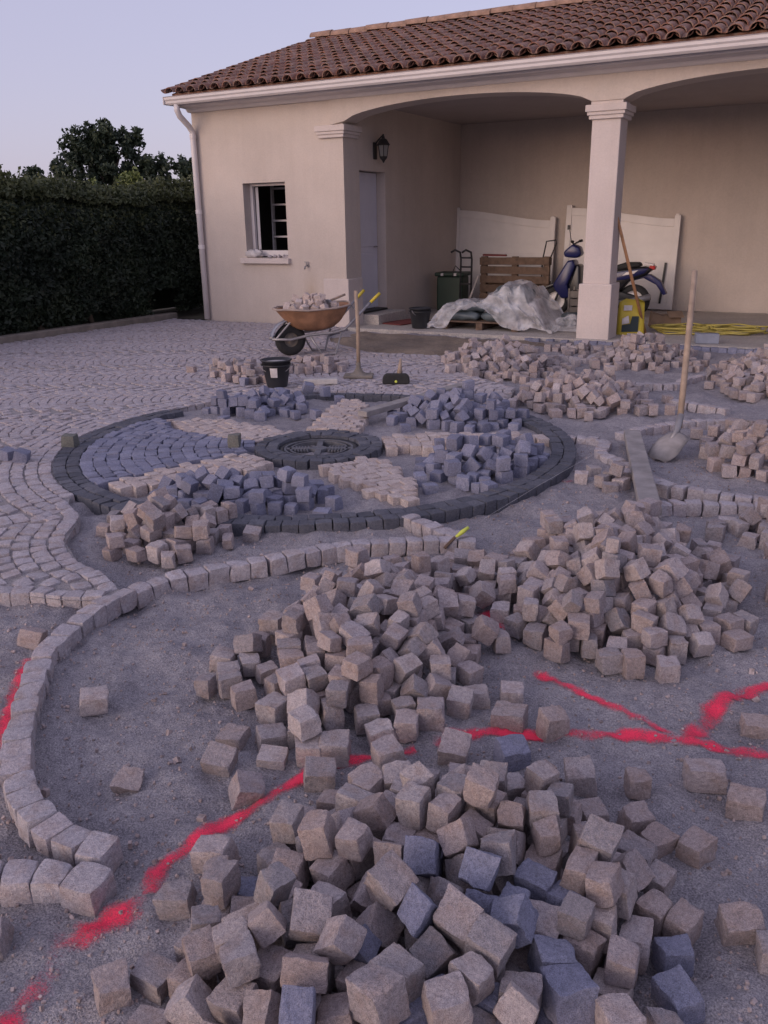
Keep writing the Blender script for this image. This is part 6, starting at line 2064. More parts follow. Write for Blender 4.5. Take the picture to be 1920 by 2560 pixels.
LOOSE_GREY = [
5,-2593,3982,-11,28,-64,28,64,89,64,77,
5,-2913,3644,-16,70,2,-70,2,78,67,64,
5,-2617,3843,-22,98,0,0,11,76,69,66,
5,-2763,3756,-13,99,0,0,-1,76,84,83,
5,-3036,3756,-8,6,4,-52,-84,83,65,78,
5,-3227,3658,-14,50,49,50,-49,82,65,65,
5,-2922,3731,0,6,87,12,-45,89,87,64,
5,-2820,3872,-14,98,0,0,16,75,83,81,
5,-3331,3656,-19,69,-69,13,-13,77,72,89,
5,-3253,3742,-14,57,57,-40,-40,76,83,77,
5,-2427,3727,-23,69,-69,-9,9,88,63,83,
5,-3441,3649,-16,34,34,61,61,65,79,67,
5,-3146,3644,-11,45,-45,-54,54,65,88,71,
5,-2723,3854,-21,0,98,-16,0,78,72,68,
5,-3444,3731,-16,4,4,70,70,66,79,68,
5,-3138,3733,-19,80,0,0,58,84,77,72,
5,-2990,3640,-19,3,0,0,99,80,75,72,
5,-3103,3960,24,4,-52,-76,36,89,66,70,
5,-2852,3934,60,38,-38,58,-59,72,68,71,
5,-3077,3698,59,91,9,10,38,90,66,64,
5,-2604,3817,48,0,-97,-19,0,79,70,73,
5,-3245,3533,-23,40,-57,40,57,65,84,69,
5,-2853,3770,13,32,-5,92,-17,75,84,72,
5,-3117,3525,-14,57,41,-57,41,82,64,83,
5,-2641,3732,-23,0,-63,-77,0,63,73,64,
5,-2471,3916,-15,6,70,-6,70,80,68,79,
5,-2749,3886,57,38,6,5,91,81,79,73,
5,-3171,3705,72,24,-73,-58,-24,72,74,76,
5,-2721,4128,-16,64,-28,-64,-28,79,90,79,
5,-2995,3659,51,65,19,-69,21,64,75,86,
5,-3290,3635,58,73,-64,12,12,78,80,64,
5,-2942,3945,59,1,37,92,0,80,73,79,
5,-3377,3683,62,82,0,4,56,65,75,83,
5,-3531,3705,6,68,32,-26,59,89,81,69,
5,-2786,3622,-12,69,9,69,-9,86,65,67,
5,-2646,3917,32,87,8,38,26,77,85,73,
5,-2961,3812,45,27,10,29,-90,81,75,80,
5,-2655,3855,118,72,-1,1,-68,65,80,64,
5,-3065,3594,57,78,52,30,12,73,90,69,
5,-3134,3764,105,91,36,16,-5,65,73,88,
5,-2711,3685,-14,58,58,-39,-39,64,82,78,
5,-2754,3866,133,50,-41,61,44,73,84,74,
5,-3334,3497,-15,14,0,0,98,72,78,79,
5,-3005,3893,66,31,85,40,9,77,84,69,
5,-2883,3848,72,74,-29,58,12,72,83,77,
5,-3264,3733,93,66,-3,-58,-45,85,70,89,
5,-3399,3785,47,34,88,7,-29,82,69,68,
5,-3214,3955,42,17,-78,25,-53,68,69,76,
5,-3061,3802,60,14,-70,65,21,65,84,82,
5,-2792,3632,64,69,69,13,13,85,67,76,
5,-2623,4080,-18,66,-22,-66,-22,74,83,72,
6,-2150,4801,-15,41,41,57,57,80,81,79,
6,-1770,4556,-15,16,68,-16,68,80,87,78,
6,-2037,4682,-19,1,70,-1,70,72,88,85,
6,-1951,4908,-12,96,0,0,-25,81,63,86,
6,-1725,5407,-23,58,-40,58,40,64,79,65,
6,-2343,5007,-13,8,0,0,-99,72,70,83,
6,-1710,5311,-20,30,30,-63,-63,71,70,87,
6,-2333,4797,-22,70,-5,-70,-5,66,84,74,
6,-1815,4913,-16,73,0,0,-66,78,88,79,
6,-2056,4890,-10,71,0,0,-69,65,67,90,
6,-1959,4598,-12,0,98,11,0,84,71,86,
6,-1824,4995,-15,48,51,48,-51,81,73,76,
6,-2250,4796,-13,16,0,0,98,72,77,84,
6,-1722,4989,-12,70,-1,70,1,86,69,81,
6,-1901,4777,-15,75,0,0,-64,65,79,81,
6,-1727,5196,-14,67,-19,67,19,82,81,65,
6,-1782,4821,-10,33,-33,62,-62,82,90,79,
6,-2158,4665,-19,52,-47,52,47,72,78,84,
6,-1793,5081,-18,0,73,-67,0,67,90,73,
6,-1713,5105,-21,68,0,0,72,80,70,68,
6,-1996,4993,67,76,-12,-9,61,80,82,86,
6,-1891,4949,45,78,23,-44,-35,70,69,69,
6,-1763,5261,43,23,93,-14,19,72,71,65,
6,-2209,4842,67,66,-10,-9,-73,69,85,79,
6,-1927,4680,-12,53,-53,46,-46,76,86,65,
6,-1795,5168,59,71,-2,-9,68,86,70,78,
6,-1727,4981,67,57,0,0,81,75,85,73,
6,-1882,5151,60,70,-70,-1,0,88,84,83,
6,-1903,5250,66,84,0,0,-52,80,70,90,
6,-1989,5078,58,3,-76,4,64,82,80,85,
6,-1785,4814,76,18,-18,68,-68,80,83,81,
6,-2315,4907,-8,42,-44,-25,-74,67,84,75,
6,-2221,4532,-13,0,93,34,0,67,85,85,
6,-1837,4582,-23,68,68,-16,-16,64,64,88,
6,-2345,5090,67,67,20,-67,20,89,72,71,
6,-2121,4823,66,57,-42,50,48,72,74,81,
6,-1754,5373,45,73,0,-5,-67,75,84,64,
6,-1862,5064,67,57,-13,79,-9,79,69,75,
6,-1981,4774,43,63,60,-17,44,88,84,79,
6,-2207,5134,98,26,61,67,-30,70,89,87,
6,-1808,5277,113,11,-59,77,-20,88,84,82,
6,-2163,4911,147,3,-3,11,-98,72,75,90,
6,-1945,4912,94,56,0,59,-56,74,70,82,
6,-1885,4852,31,65,-6,-50,55,69,68,68,
6,-1746,5069,109,26,2,-40,-87,78,88,83,
6,-1936,5223,145,66,-10,-72,-14,69,66,75,
6,-1847,4672,-20,0,12,-98,0,74,72,71,
6,-2058,4659,57,24,-24,66,-66,87,80,87,
6,-2019,5127,135,43,-54,-42,-57,70,77,77,
6,-1925,5133,139,74,2,2,65,90,79,69,
6,-2280,4957,60,41,78,-21,-41,81,74,65,
6,-2053,4907,91,71,-24,29,58,69,89,89,
6,-2086,5017,136,31,-27,51,-74,70,89,86,
6,-2180,5002,135,77,-6,-8,-62,71,72,86,
7,-2371,6389,-23,67,0,0,-73,74,68,64,
7,-2327,6210,-16,64,0,0,-75,72,85,77,
7,-2354,6120,-23,60,-35,-60,-35,65,75,83,
7,-2448,6124,-15,12,0,0,-98,82,64,80,
7,-2957,6085,-14,31,0,0,-94,79,85,82,
7,-2456,6498,29,51,-25,-39,-71,67,67,83,
7,-2685,6139,42,87,10,44,-12,67,88,65,
7,-2486,6275,64,55,55,-41,44,80,86,81,
7,-3212,6394,-11,27,-64,-27,-64,88,72,80,
7,-3051,6117,27,12,36,-34,-85,82,69,75,
7,-2386,6278,55,89,0,0,-43,64,77,66,
7,-2587,5937,-12,60,60,35,35,81,86,86,
7,-2804,5961,-13,64,-29,-64,-29,84,88,78,
7,-2586,6171,47,92,22,-27,10,76,85,85,
7,-2386,6181,62,96,-1,1,26,69,77,75,
7,-2201,6166,-21,48,-48,51,-51,81,68,88,
7,-2991,5959,-13,70,-70,-3,3,88,84,68,
7,-2398,6013,-12,0,96,-26,0,83,87,85,
7,-2682,5964,-12,67,67,-22,-22,64,87,85,
7,-2323,6399,38,50,-59,50,-35,83,63,66,
7,-3211,6252,-8,45,-87,-14,7,68,69,65,
7,-2290,6305,55,97,0,2,18,75,73,68,
7,-2487,6160,65,49,-50,49,-50,81,80,71,
7,-3137,6382,67,60,-7,77,16,78,77,85,
7,-2910,5964,39,2,-91,-13,36,77,82,66,
7,-2751,6142,82,86,1,-44,-21,82,82,67,
7,-3148,6204,28,78,4,-39,-47,83,80,64,
7,-2836,6300,131,86,39,27,-12,82,82,74,
7,-2471,5905,-17,0,64,75,0,89,68,75,
7,-2904,6121,73,91,22,32,11,71,82,67,
7,-2623,6098,93,78,7,-34,50,66,80,76,
7,-2419,6216,134,6,4,-71,-69,67,69,84,
7,-2715,6445,148,3,59,79,2,89,86,73,
7,-2737,6317,117,68,39,-55,-27,77,85,82,
7,-3156,6083,-14,68,18,68,-18,83,83,88,
7,-2812,5966,70,0,-78,61,0,87,89,83,
7,-2565,6910,-13,62,-32,-62,-32,84,82,74,
7,-2231,6297,-18,34,61,-34,61,74,74,70,
7,-2643,6335,74,95,2,-12,24,70,77,75,
7,-2570,6264,85,63,-11,28,70,69,87,65,
7,-3253,6112,-14,83,0,0,-54,85,70,81,
7,-2232,6431,34,0,-99,-4,0,90,86,67,
7,-2605,6148,130,44,85,-26,-1,69,78,64,
7,-2791,6388,164,53,27,67,42,78,71,84,
7,-3157,5931,-12,52,-47,-52,-47,86,70,72,
7,-2723,6465,222,63,-25,-67,-27,77,90,69,
7,-2502,6025,-13,0,97,-19,0,66,82,83,
7,-2820,6193,123,85,50,10,-3,72,90,88,
7,-2927,6373,160,0,-98,-16,0,72,77,79,
7,-2989,6189,68,53,-21,-30,75,80,87,67,
7,-2828,6063,104,61,16,-27,72,83,76,80,
7,-2493,6498,125,11,42,74,49,86,81,80,
7,-2689,6179,143,63,-53,-7,55,86,71,68,
7,-2411,6367,53,22,68,16,-67,66,79,65,
7,-2741,6242,166,35,-11,87,-30,87,80,81,
7,-2584,6015,50,9,-85,30,-40,82,70,86,
7,-2596,6418,133,63,0,0,-76,81,86,70,
7,-2730,6023,36,85,35,-7,36,69,73,86,
7,-3125,6281,85,60,48,-24,57,76,90,79,
7,-2973,6259,142,29,-72,-60,-8,81,77,71,
7,-2453,6441,77,81,-6,44,37,67,68,74,
7,-3312,6479,-20,4,70,-4,70,69,70,88,
7,-2955,5770,-20,63,-63,30,-30,80,70,82,
8,-4390,5679,-13,17,-17,68,-68,85,84,87,
8,-3850,5872,-12,68,-15,-68,-15,87,71,87,
8,-4297,6286,-23,26,65,-26,65,63,79,82,
8,-5213,6680,38,99,0,0,-5,73,64,73,
8,-4107,6039,-13,65,-25,-65,-25,84,84,90,
8,-4737,5660,-14,52,-47,52,47,82,87,68,
8,-4004,6500,-17,89,0,0,-44,85,86,76,
8,-4370,5867,-15,55,0,0,-82,77,74,80,
8,-4642,5650,-14,62,33,-62,33,82,84,67,
8,-4028,5829,-22,66,-22,-66,-22,67,72,89,
8,-4301,5831,-23,57,0,0,-81,80,76,63,
8,-4602,6418,33,95,0,1,-29,63,79,66,
8,-4309,6177,-22,70,6,70,-6,65,66,85,
8,-4235,5945,-23,70,2,70,-2,65,72,90,
8,-4680,5783,-21,99,0,0,-1,90,90,69,
8,-4180,6539,45,25,0,0,96,69,77,90,
8,-4565,5776,-17,64,0,0,76,65,82,76,
8,-4816,5634,-22,0,70,0,70,65,69,65,
8,-4294,5895,52,52,40,-44,-59,83,66,77,
8,-4419,5931,52,28,-69,-37,54,65,73,89,
8,-4511,6354,36,72,0,0,-68,83,89,73,
8,-4329,6066,57,60,5,7,78,70,85,66,
8,-4151,5849,-21,52,52,-47,-47,65,68,86,
8,-4503,5698,-12,29,-63,28,65,83,72,63,
8,-4721,5768,64,83,4,27,-47,65,71,63,
8,-4213,6032,-9,18,4,-70,-68,64,80,75,
8,-4382,5724,65,57,-41,-57,-41,72,84,89,
8,-4320,6150,46,99,-5,0,-5,65,71,63,
8,-4509,6162,61,0,-27,95,0,70,81,88,
8,-4431,5815,66,95,0,1,-27,66,81,78,
8,-4654,5661,64,55,0,0,82,81,70,74,
8,-4282,5724,-2,20,28,-64,67,82,69,78,
8,-4639,5788,57,15,72,15,-65,77,74,75,
8,-4194,6182,-23,44,-44,-54,54,76,64,86,
8,-4426,6051,71,70,-1,70,-1,81,89,78,
8,-4743,5680,68,57,-39,55,45,71,72,77,
8,-4563,5817,68,44,8,-9,88,65,73,74,
8,-4397,6182,55,83,-52,9,-15,84,71,66,
8,-4252,5635,-15,36,-60,36,60,80,89,80,
8,-4434,5957,124,46,-85,-1,-21,73,76,73,
8,-4583,5708,64,15,53,82,-5,67,88,78,
8,-4501,5743,74,20,70,13,-66,86,76,87,
8,-4338,5984,84,43,14,65,-59,64,78,68,
8,-4666,5664,137,65,2,-1,75,66,74,70,
8,-4647,5864,66,70,-65,-26,3,66,82,66,
8,-4347,6349,19,40,36,82,-13,71,73,70,
8,-4259,6005,61,75,34,-29,-46,81,80,74,
8,-4491,5863,103,86,-30,38,-11,67,74,82,
8,-4155,6118,31,86,39,-5,30,73,70,78,
8,-4473,5426,-23,70,5,70,-5,64,88,75]
# ================================================================ LOOSE COBBLES
def unpack(nums):
    out = []
    for i in range(0, len(nums), 11):
        q = nums[i:i+11]
        out.append((HEAPS[q[0]], Vector([v/1000 for v in q[1:4]]), Quaternion(q[4:8]).normalized(), [v/1000 for v in q[8:11]]))
    return out
_r = random.Random(31)
SHORT = {'h1': 'the nearest heap', 'h2': 'the middle heap', 'h23': 'the strip joining both heaps', 'h3': 'the big right heap', 'h4': 'the small left heap',
 't1': 'the tall far heap', 't2': 'the heap behind the ring', 't3': 'the heap beside the column', 't4': 'the far right heap', 't5': 'the heap by the shovel', 't6': 'the right edge cluster', 't7': 'the cluster by the plank',
 'bl': 'the pile left of the bucket', 'br': 'the pile behind the bucket', 'rt': 'the right edge pile', 'gf': 'the front ring pile', 'gr': 'the right ring pile', 'gbr': 'the back ring pile', 'gbl': 'the far left ring pile'}
NTH = ['first', 'second', 'third', 'fourth', 'fifth', 'sixth', 'seventh', 'eighth', 'ninth', 'tenth', 'eleventh', 'twelfth', 'thirteenth', 'fourteenth', 'fifteenth', 'sixteenth', 'seventeenth', 'eighteenth', 'nineteenth', 'twentieth']
def loose_all(items, kind, lib):
    box = {}; rf = lambda q: (q.x*.877 + q.y*.48, -q.x*.48 + q.y*.877); alike = {}
    for hp, loc, q, d in items:
        a, b = rf(loc); e = box.setdefault(hp, [9,-9,99,-99]); e[0] = min(e[0], a); e[1] = max(e[1], a); e[2] = min(e[2], b); e[3] = max(e[3], b)
    for hp, loc, q, d in items:
        e = box[hp]; a, b = rf(loc); u = (a-e[0])/max(.01, e[1]-e[0]); v = (b-e[2])/max(.01, e[3]-e[2])
        side = 'left' if u < .33 else ('right' if u > .67 else 'centre'); dep = 'front' if v < .33 else ('back' if v > .67 else 'mid')
        mq = q.to_matrix(); level = max(abs(mq[2][i]) for i in range(3)) > .965; up = loc.z > (0 if hp in ('bl', 'br') else SAND_Z) + .07
        k = kind
        if hp == 'h1' and kind == 'beige' and _r.random() < (.42 if (loc.y < 1.55 and loc.x > -.74) else .02): k = 'grey'
        o = bpy.data.objects.new('grey_cobble' if k == 'grey' else 'granite_cobble', _r.choice(lib[k])); COL.objects.link(o)
        o.location = loc; o.rotation_mode = 'QUATERNION'; o.rotation_quaternion = q; o.scale = d
        tag(o, None, 'grey cobble' if k == 'grey' else 'cobble', ('grey ' if k == 'grey' else '') + 'cobbles of ' + SHORT[hp])
        key = ('level' if level else 'tilted', 'blue-grey' if k == 'grey' else 'beige', 'on top' if up else 'at bottom', dep, side, SHORT[hp])
        alike.setdefault(key, []).append((a/b, o))
    for (lv, tone, ly, dep, side, hp), os_ in alike.items():
        os_.sort(key=lambda t: t[0])
        for i, (_, o) in enumerate(os_):
            nth = '' if len(os_) == 1 else ' %s from left,' % NTH[min(i, 19)]
            o['label'] = '%s %s cobble %s,%s %s %s of %s' % (lv, tone, ly, nth, dep, side, hp)
loose_all(unpack(LOOSE_NEAR), 'beige', HI)
loose_all(unpack(LOOSE_GREY), 'grey', LO)
_rest = unpack(LOOSE_FAR)
tag(joined('loose_cobbles', [(loc, q.to_matrix(), d) for hp, loc, q, d in _rest], RA_LO, M['beige_a']), 'loose beige granite cobbles heaped beyond and behind the nearer stones', 'cobbles', kind='stuff')
def single(label, x, y, rz, tilt=(0,0), size=(.1,.1,.1), kind='beige', sink=.012, name='granite_cobble', z=None, lib=None):
    size = tuple(v*.80 for v in size); sink *= .8
    o = bpy.data.objects.new(name, _r.choice((lib or HI)[kind])); COL.objects.link(o)
    zz = (float(sand_z(x, y)) if z is None else z) + size[2]/2 - sink
    o.location = (x, y, zz); o.rotation_euler = (tilt[0], tilt[1], rz); o.scale = size
    return tag(o, label, 'grey cobble' if kind in ('grey', 'block') else 'cobble')
single('lone cobble with rusty side on the bare sand inside the curve', -2.09, 1.74, .9, (.1,.05), (.115,.09,.085))
single('half buried cobble on the sand, lower left inside the curve', -1.70, 1.50, .5, (.5,.3), (.10,.095,.09), sink=.045)
single('tilted dark cobble just outside the curved edging at the left', -2.68, 1.98, .35, (-.35,.25), (.125,.09,.085), sink=.02)
single('lone cobble at the front right of the right heap', -.40, 2.82, .45, (0,.02), (.09,.09,.11))
single('rounded brown cobble beside the red line, front one of four', -.80, 2.30, .2, (.03,0), (.13,.095,.10))
single('cobble standing on the red line end, right of the rounded one', -.66, 2.31, .85, (.05,.05), (.10,.095,.12))
single('cobble behind the rounded brown one, left of two', -.95, 2.38, .6, (0,0), (.09,.09,.085))
single('cobble behind the rounded brown one, right of two', -.85, 2.45, .4, (.05,0), (.095,.09,.085))
single('small dark cobble near the red crossing at the right edge', -.09, 2.62, .4, (.2,.1), (.10,.085,.075), sink=.02)
single('left cobble of a pair lying right of the nearest heap', -.19, 2.24, .5, (.05,.1), (.13,.09,.09))
single('right cobble of a pair lying right of the nearest heap', -.07, 2.17, .1, (.1,-.1), (.12,.09,.085))
single('cobble by the lower right edge of the picture', -.03, 1.72, .5, (.25,.1), (.115,.10,.10), sink=.02)
single('cobble cut off by the lower right edge', .05, 1.66, .3, (0,.1), (.10,.10,.09))
single('rough cobble at the bottom left below the short row', -1.55, .90, .6, (.25,-.1), (.12,.10,.09))
single('pale cobble on the red line left of the middle gap', -1.34, 1.60, .95, (.15,.35), (.105,.10,.10), sink=.02)
single('cobble lying left of the red line, lowest of the middle heap strays', -1.49, 1.67, .25, (.35,.1), (.11,.10,.10), sink=.02)
single('low cobble between two strays above the red line', -1.37, 1.77, .4, (.1,.05), (.105,.09,.075), sink=.02)
single('cobble beside the low one, topped with pale dust', -1.28, 1.83, .55, (0,0), (.095,.095,.095))
single('cobble at the left corner of the middle heap strays', -1.44, 1.86, .9, (.05,.1), (.11,.095,.095))
single('cobble in front of the middle heap, second stray', -1.36, 1.92, .45, (0,.05), (.10,.095,.10))
single('reddish cobble left of the strays', -1.54, 1.80, .2, (.1,0), (.10,.09,.08), sink=.02)
single('rusty cobble left of the middle heap, upper of two', -1.87, 2.16, .3, (0,.1), (.10,.095,.08))
single('brown cobble left of the middle heap, lower of two', -1.80, 2.10, .8, (.1,0), (.10,.09,.095))
single('front corner cobble of the middle heap above the red line', -1.13, 2.02, .8, (0,0), (.105,.105,.105))
single('upright cobble right of the front corner cobble', -1.02, 2.16, .45, (.05,0), (.10,.10,.105))
single('cobble farthest right along the front of the middle heap', -.97, 2.28, .3, (0,.03), (.10,.10,.105))
single('dark based cobble left of the nearest heap beside the red line', -1.24, 1.34, .25, (0,0), (.115,.10,.095))
single('blue cobble at the back of the nearest heap', -.72, 2.10, .75, (.1,.05), (.11,.10,.10), 'grey', name='grey_cobble')
single('large pale cobble behind the nearest heap, left of the blue one', -.88, 2.03, .3, (.3,.1), (.11,.105,.10))
single('square cobble at the left rear of the nearest heap by the red paint', -1.18, 1.74, .6, (.1,.1), (.11,.105,.10))
single('upright cobble at the right rear of the nearest heap', -.50, 2.06, .5, (.15,-.2), (.10,.10,.11))
single('reddish round cobble at the right end of the small left heap', -2.62, 3.34, .4, (.2,.1), (.105,.10,.085))
single('greenish block standing on the left of the dark ring', -4.86, 4.16, .35, (0,0), (.13,.10,.115), 'block', .004, 'grey_cobble', 0, LO)
single('greenish block standing on the grey fan beside the cover', -3.76, 4.66, .4, (0,0), (.105,.10,.115), 'block', .004, 'grey_cobble', .002, LO)
single('blue grey cobble resting on the beige paving at the left edge', -4.83, 3.72, .5, (.1,.3), (.11,.10,.10), 'grey', .0, 'grey_cobble', .0, LO)
single('grey cobble behind another on the paving at the left edge', -4.98, 3.72, .2, (0,.2), (.10,.10,.09), 'grey', .0, 'grey_cobble', .0, LO)
single('pale topped grey cobble against the front left petal', -3.50, 3.60, .3, (0,0), (.10,.10,.10), 'grey', .01, 'grey_cobble', -.06, LO)
single('single grey cobble between the right petal and front right petal', -2.42, 4.95, .4, (0,0), (.10,.10,.085), 'grey', .01, 'grey_cobble', -.06, LO)
single('grey cobble at the tip of the front right petal', -2.10, 4.42, .7, (0,0), (.10,.10,.095), 'grey', .01, 'grey_cobble', -.06, LO)
single('grey cobble perched on the back of the ring behind the bucket', -4.42, 6.62, .7, (.3,.3), (.12,.11,.11), 'grey', .0, 'grey_cobble', .0, LO)
# ================================================================ TOOLS AND THINGS OUTSIDE
def P(root, name, mb, mat, smooth=False, bevel=0, parent=None): return mb.build(name, mat, parent or root, smooth, bevel)
# wheelbarrow: local +X from wheel to handles
wb = thing('wheelbarrow', 'old orange wheelbarrow loaded with pale cobbles by the house wall', 'wheelbarrow', (-5.93, 8.55, 0), rz=R(50))
m = MB(); m.lathe([(.085,-.035),(.135,-.045),(.175,-.036),(.192,0),(.175,.036),(.135,.045),(.085,.035)], 28, (0,0,.192), Euler((math.pi/2,0,0)).to_matrix()); tyre = P(wb, 'wheel', m, M['rubber'], True)
m = MB(); m.lathe([(0,-.03),(.04,-.035),(.05,-.012),(.09,-.012),(.128,-.040),(.135,-.03),(.09,.0),(.135,.03),(.128,.040),(.09,.012),(.05,.012),(.04,.035),(0,.03)], 28, (0,0,.192), Euler((math.pi/2,0,0)).to_matrix()); P(wb, 'rim', m, M['kerb'], True, 0, tyre)
top = [(-.17,.55,.10),(-.08,.56,.24),(.15,.545,.30),(.50,.56,.31),(.68,.585,.27),(.74,.60,.10)]   # half outline of the rim: x, z, half width
bot = [(.10,.27,.08),(.14,.265,.13),(.25,.26,.15),(.42,.275,.16),(.52,.30,.15),(.58,.32,.08)]
def ring(rows): return [(x, y, z) for x, z, y in rows] + [(x, -y, z) for x, z, y in reversed(rows)]
def tray(off=0):
    a, b = ring(top), ring(bot); n = len(a); mid = [tuple((a[i][k]*.55 + b[i][k]*.45) + (0.02*(a[i][k]-b[i][k]) if k < 2 else -.01) for k in range(3)) for i in range(n)]
    mm = MB(); vs = [(x, y, z+off) for x, y, z in a+mid+b]; fs = []
    for l in range(2): fs += [(l*n+i, l*n+(i+1) % n, (l+1)*n+(i+1) % n, (l+1)*n+i) for i in range(n)]
    fs.append(tuple(range(2*n, 3*n))); return mm.add(vs, fs)
tr = P(wb, 'tray', tray(), M['tray'], True); so_ = tr.modifiers.new('solid', 'SOLIDIFY'); so_.thickness = .006; sb = tr.modifiers.new('sub', 'SUBSURF'); sb.levels = 2; sb.render_levels = 2
m = MB(); m.tube([(x, y, z+.004) for x, y, z in ring(top)], .012, 8, closed=True); P(wb, 'tray_rim', m, M['dust'], True)
for s in (-1, 1):
    m = MB(); m.tube([(-.24, s*.07, .215), (-.02, s*.085, .20), (.20, s*.16, .25), (.50, s*.20, .27), (.62, s*.22, .30), (.96, s*.26, .62)], .017, 8); P(wb, 'frame_rail', m, M['steel'], True)
    m = MB(); m.tube([(.945, s*.257, .607), (1.06, s*.275, .71)], .019, 10); P(wb, 'grip', m, M['yellow'], True)
    m = MB(); m.tube([(.20, s*.17, .24), (.28, s*.20, .10), (.33, s*.21, .02), (.50, s*.21, .015), (.58, s*.21, .27)], .013, 8); P(wb, 'leg', m, M['steel'], True)
    m = MB(); m.tube([(.74, s*.13, .58), (.80, s*.235, .47)], .010, 6); P(wb, 'stay', m, M['steel'])
    m = MB(); m.tube([(-.20, s*.072, .21), (-.02, s*.09, .40), (.06, s*.10, .44)], .012, 6); P(wb, 'wheel_stay', m, M['steel'])
m = MB(); m.grid(lambda u, v: (.20*math.cos(R(95+u*75))*1.2 - .0, (v-.5)*.12, .19 + .235*math.sin(R(95+u*75))), 8, 2); gd = P(wb, 'mudguard', m, M['bluegrey'], True); gd.modifiers.new('s', 'SOLIDIFY').thickness = .006
_wbm = Matrix.Translation(wb.location) @ Matrix.Rotation(R(50), 4, 'Z')
for k in range(56):
    for _try in range(20):
        u = _r.uniform(-.02, .58); v = _r.uniform(-.20, .20)
        if abs(v) < .2 - .1*abs(u-.3): break
    lvl = 0 if k < 28 else (1 if k < 46 else 2)
    if lvl: u = .28 + (u-.28)*.6; v *= .6
    q = _wbm @ Vector((u, v, .55 + .055*lvl + _r.uniform(0,.02)))
    o = bpy.data.objects.new('granite_cobble', _r.choice(LO['pink'])); COL.objects.link(o); o.location = q; o.rotation_euler = (_r.random()*3, _r.random()*3, _r.random()*3); s = _r.uniform(.072,.088); o.scale = (s, s*.95, s*.9)
    tag(o, 'pale cobble in the %s of the wheelbarrow load' % ('bottom layer', 'middle layer', 'top')[lvl], 'cobble', 'cobbles in the wheelbarrow')
hm = thing('hammer', 'small hammer lying on the wheelbarrow load by its handles', 'hammer', _wbm @ Vector((.56, .02, .62)), rz=R(50))
m = MB(); m.tube([(-.05,0,0),(.16,.0,.07)], .014, 8); P(hm, 'handle', m, M['wood'], True); m = MB(); m.box((-.055,0,-.005), (.04,.13,.045)); P(hm, 'head', m, M['steel'], bevel=.006)
def bucket(name, label, loc, r0, r1, h, rz=0, fill=None, lab=False):
    b = thing(name, label, 'bucket', loc, rz=rz)
    m = MB(); m.lathe([(0,.004),(r0-.006,.004),(r0,.012),(r1,h-.012),(r1+.012,h-.012),(r1+.012,h),(r1-.004,h),(r0-.006,.02),(0,.02)], 36); P(b, 'shell', m, M['plastic'], True)
    m = MB(); m.lathe([(r1-.002,h-.055),(r1+.008,h-.055),(r1+.008,h-.045),(r1,h-.045)], 36); P(b, 'band', m, M['plastic'])
    if fill: m = MB(); m.lathe([(0,h*.93),(r1*.9,h*.90),(r1*.93,h*.85)], 30); P(b, 'cement', m, M['cement'], True)
    m = MB(); m.tube([((r1+.01)*math.cos(t)*1.0, -.04-(r1*.35)*math.sin(t), h-.03-.10*math.sin(t)) for t in [math.pi*i/14 for i in range(15)]], .004, 6); P(b, 'bail', m, M['steel'])
    if lab:
        m = MB()
        def pt(u, v): a = -1.95 + u*.55; z = h*.40 + v*h*.34; rr = r0 + (r1-r0)*z/h + .003; return (rr*math.cos(a), rr*math.sin(a), z)
        m.grid(pt, 6, 3); P(b, 'label', m, M['label'], True)
    return b
bucket('bucket', 'black builder bucket full of grey cement with a torn label', (-4.87, 6.76, 0), .10, .142, .27, .5, True, True)
bucket('bucket', 'small black bucket on the porch beside the red mat', (-5.72, 11.68, 0), .125, .16, .30, 1.0)
# hand tamper
tp = thing('hand_tamper', 'long wooden handled tamper standing upright behind the ring', 'tamper', (-4.40, 7.54, 0), rz=.45)
m = MB(); m.box((0,0,.018), (.30,.20,.03)); P(tp, 'foot_plate', m, M['kerb'], bevel=.008); m = MB(); m.lathe([(.10,.03),(.05,.06),(.024,.11),(.024,.16)], 12); P(tp, 'socket', m, M['kerb'], True)
m = MB(); m.tube([(0,0,.12),(.006,0,.5),(-.008,0,.87)], [.020,.021,.019], 10); P(tp, 'handle', m, M['wood'], True)
# brush head
bh = thing('hand_brush', 'dark worn brush lying on the paving behind the ring', 'brush', (-3.87, 7.36, 0), rz=.45)
m = MB(); m.prism([(-.135,.02),(-.125,.0),(.125,.0),(.135,.02),(.13,.075),(.10,.105),(-.10,.105),(-.13,.075)], -.03, .03); P(bh, 'bristles', m, M['rubber'], bevel=.012)
m = MB(); m.tube([(.03,.02,.07),(.045,.06,.24)], [.030,.010], 8); P(bh, 'handle_stub', m, M['wood'], True)
m = MB(); m.lathe([(0,.012),(.012,.010),(.014,0)], 10, (0,-.03,.03), Euler((math.pi/2,0,0)).to_matrix()); P(bh, 'screw', m, M['lime'])
# board propped on the ring, and plank at the right
def board(label, a, b, wd, th, up=(0,0,1)):
    root = thing('wooden_board', label, 'board', a); m = MB(); m.beam((0,0,0), Vector(b)-Vector(a), wd, th, up); o = m.build('board', M['plank'], root, bevel=.004); return root
board('grey board propped over the back of the dark ring', (-3.36, 5.80, .055), (-3.05, 7.12, .085), .10, .045)
board('dusty grey plank lying across the cobble edging at the right', (-1.30, 6.16, .030), (-.80, 4.42, .030), .115, .045)
bl_ = thing('concrete_strip', 'thin pale strip of stone lying behind the bucket', 'stone strip', (-4.55, 7.05, 0)); m = MB(); m.box((0,0,.03), (.34,.10,.055), (0,0,.55)); P(bl_, 'strip', m, M['cement'], bevel=.01)
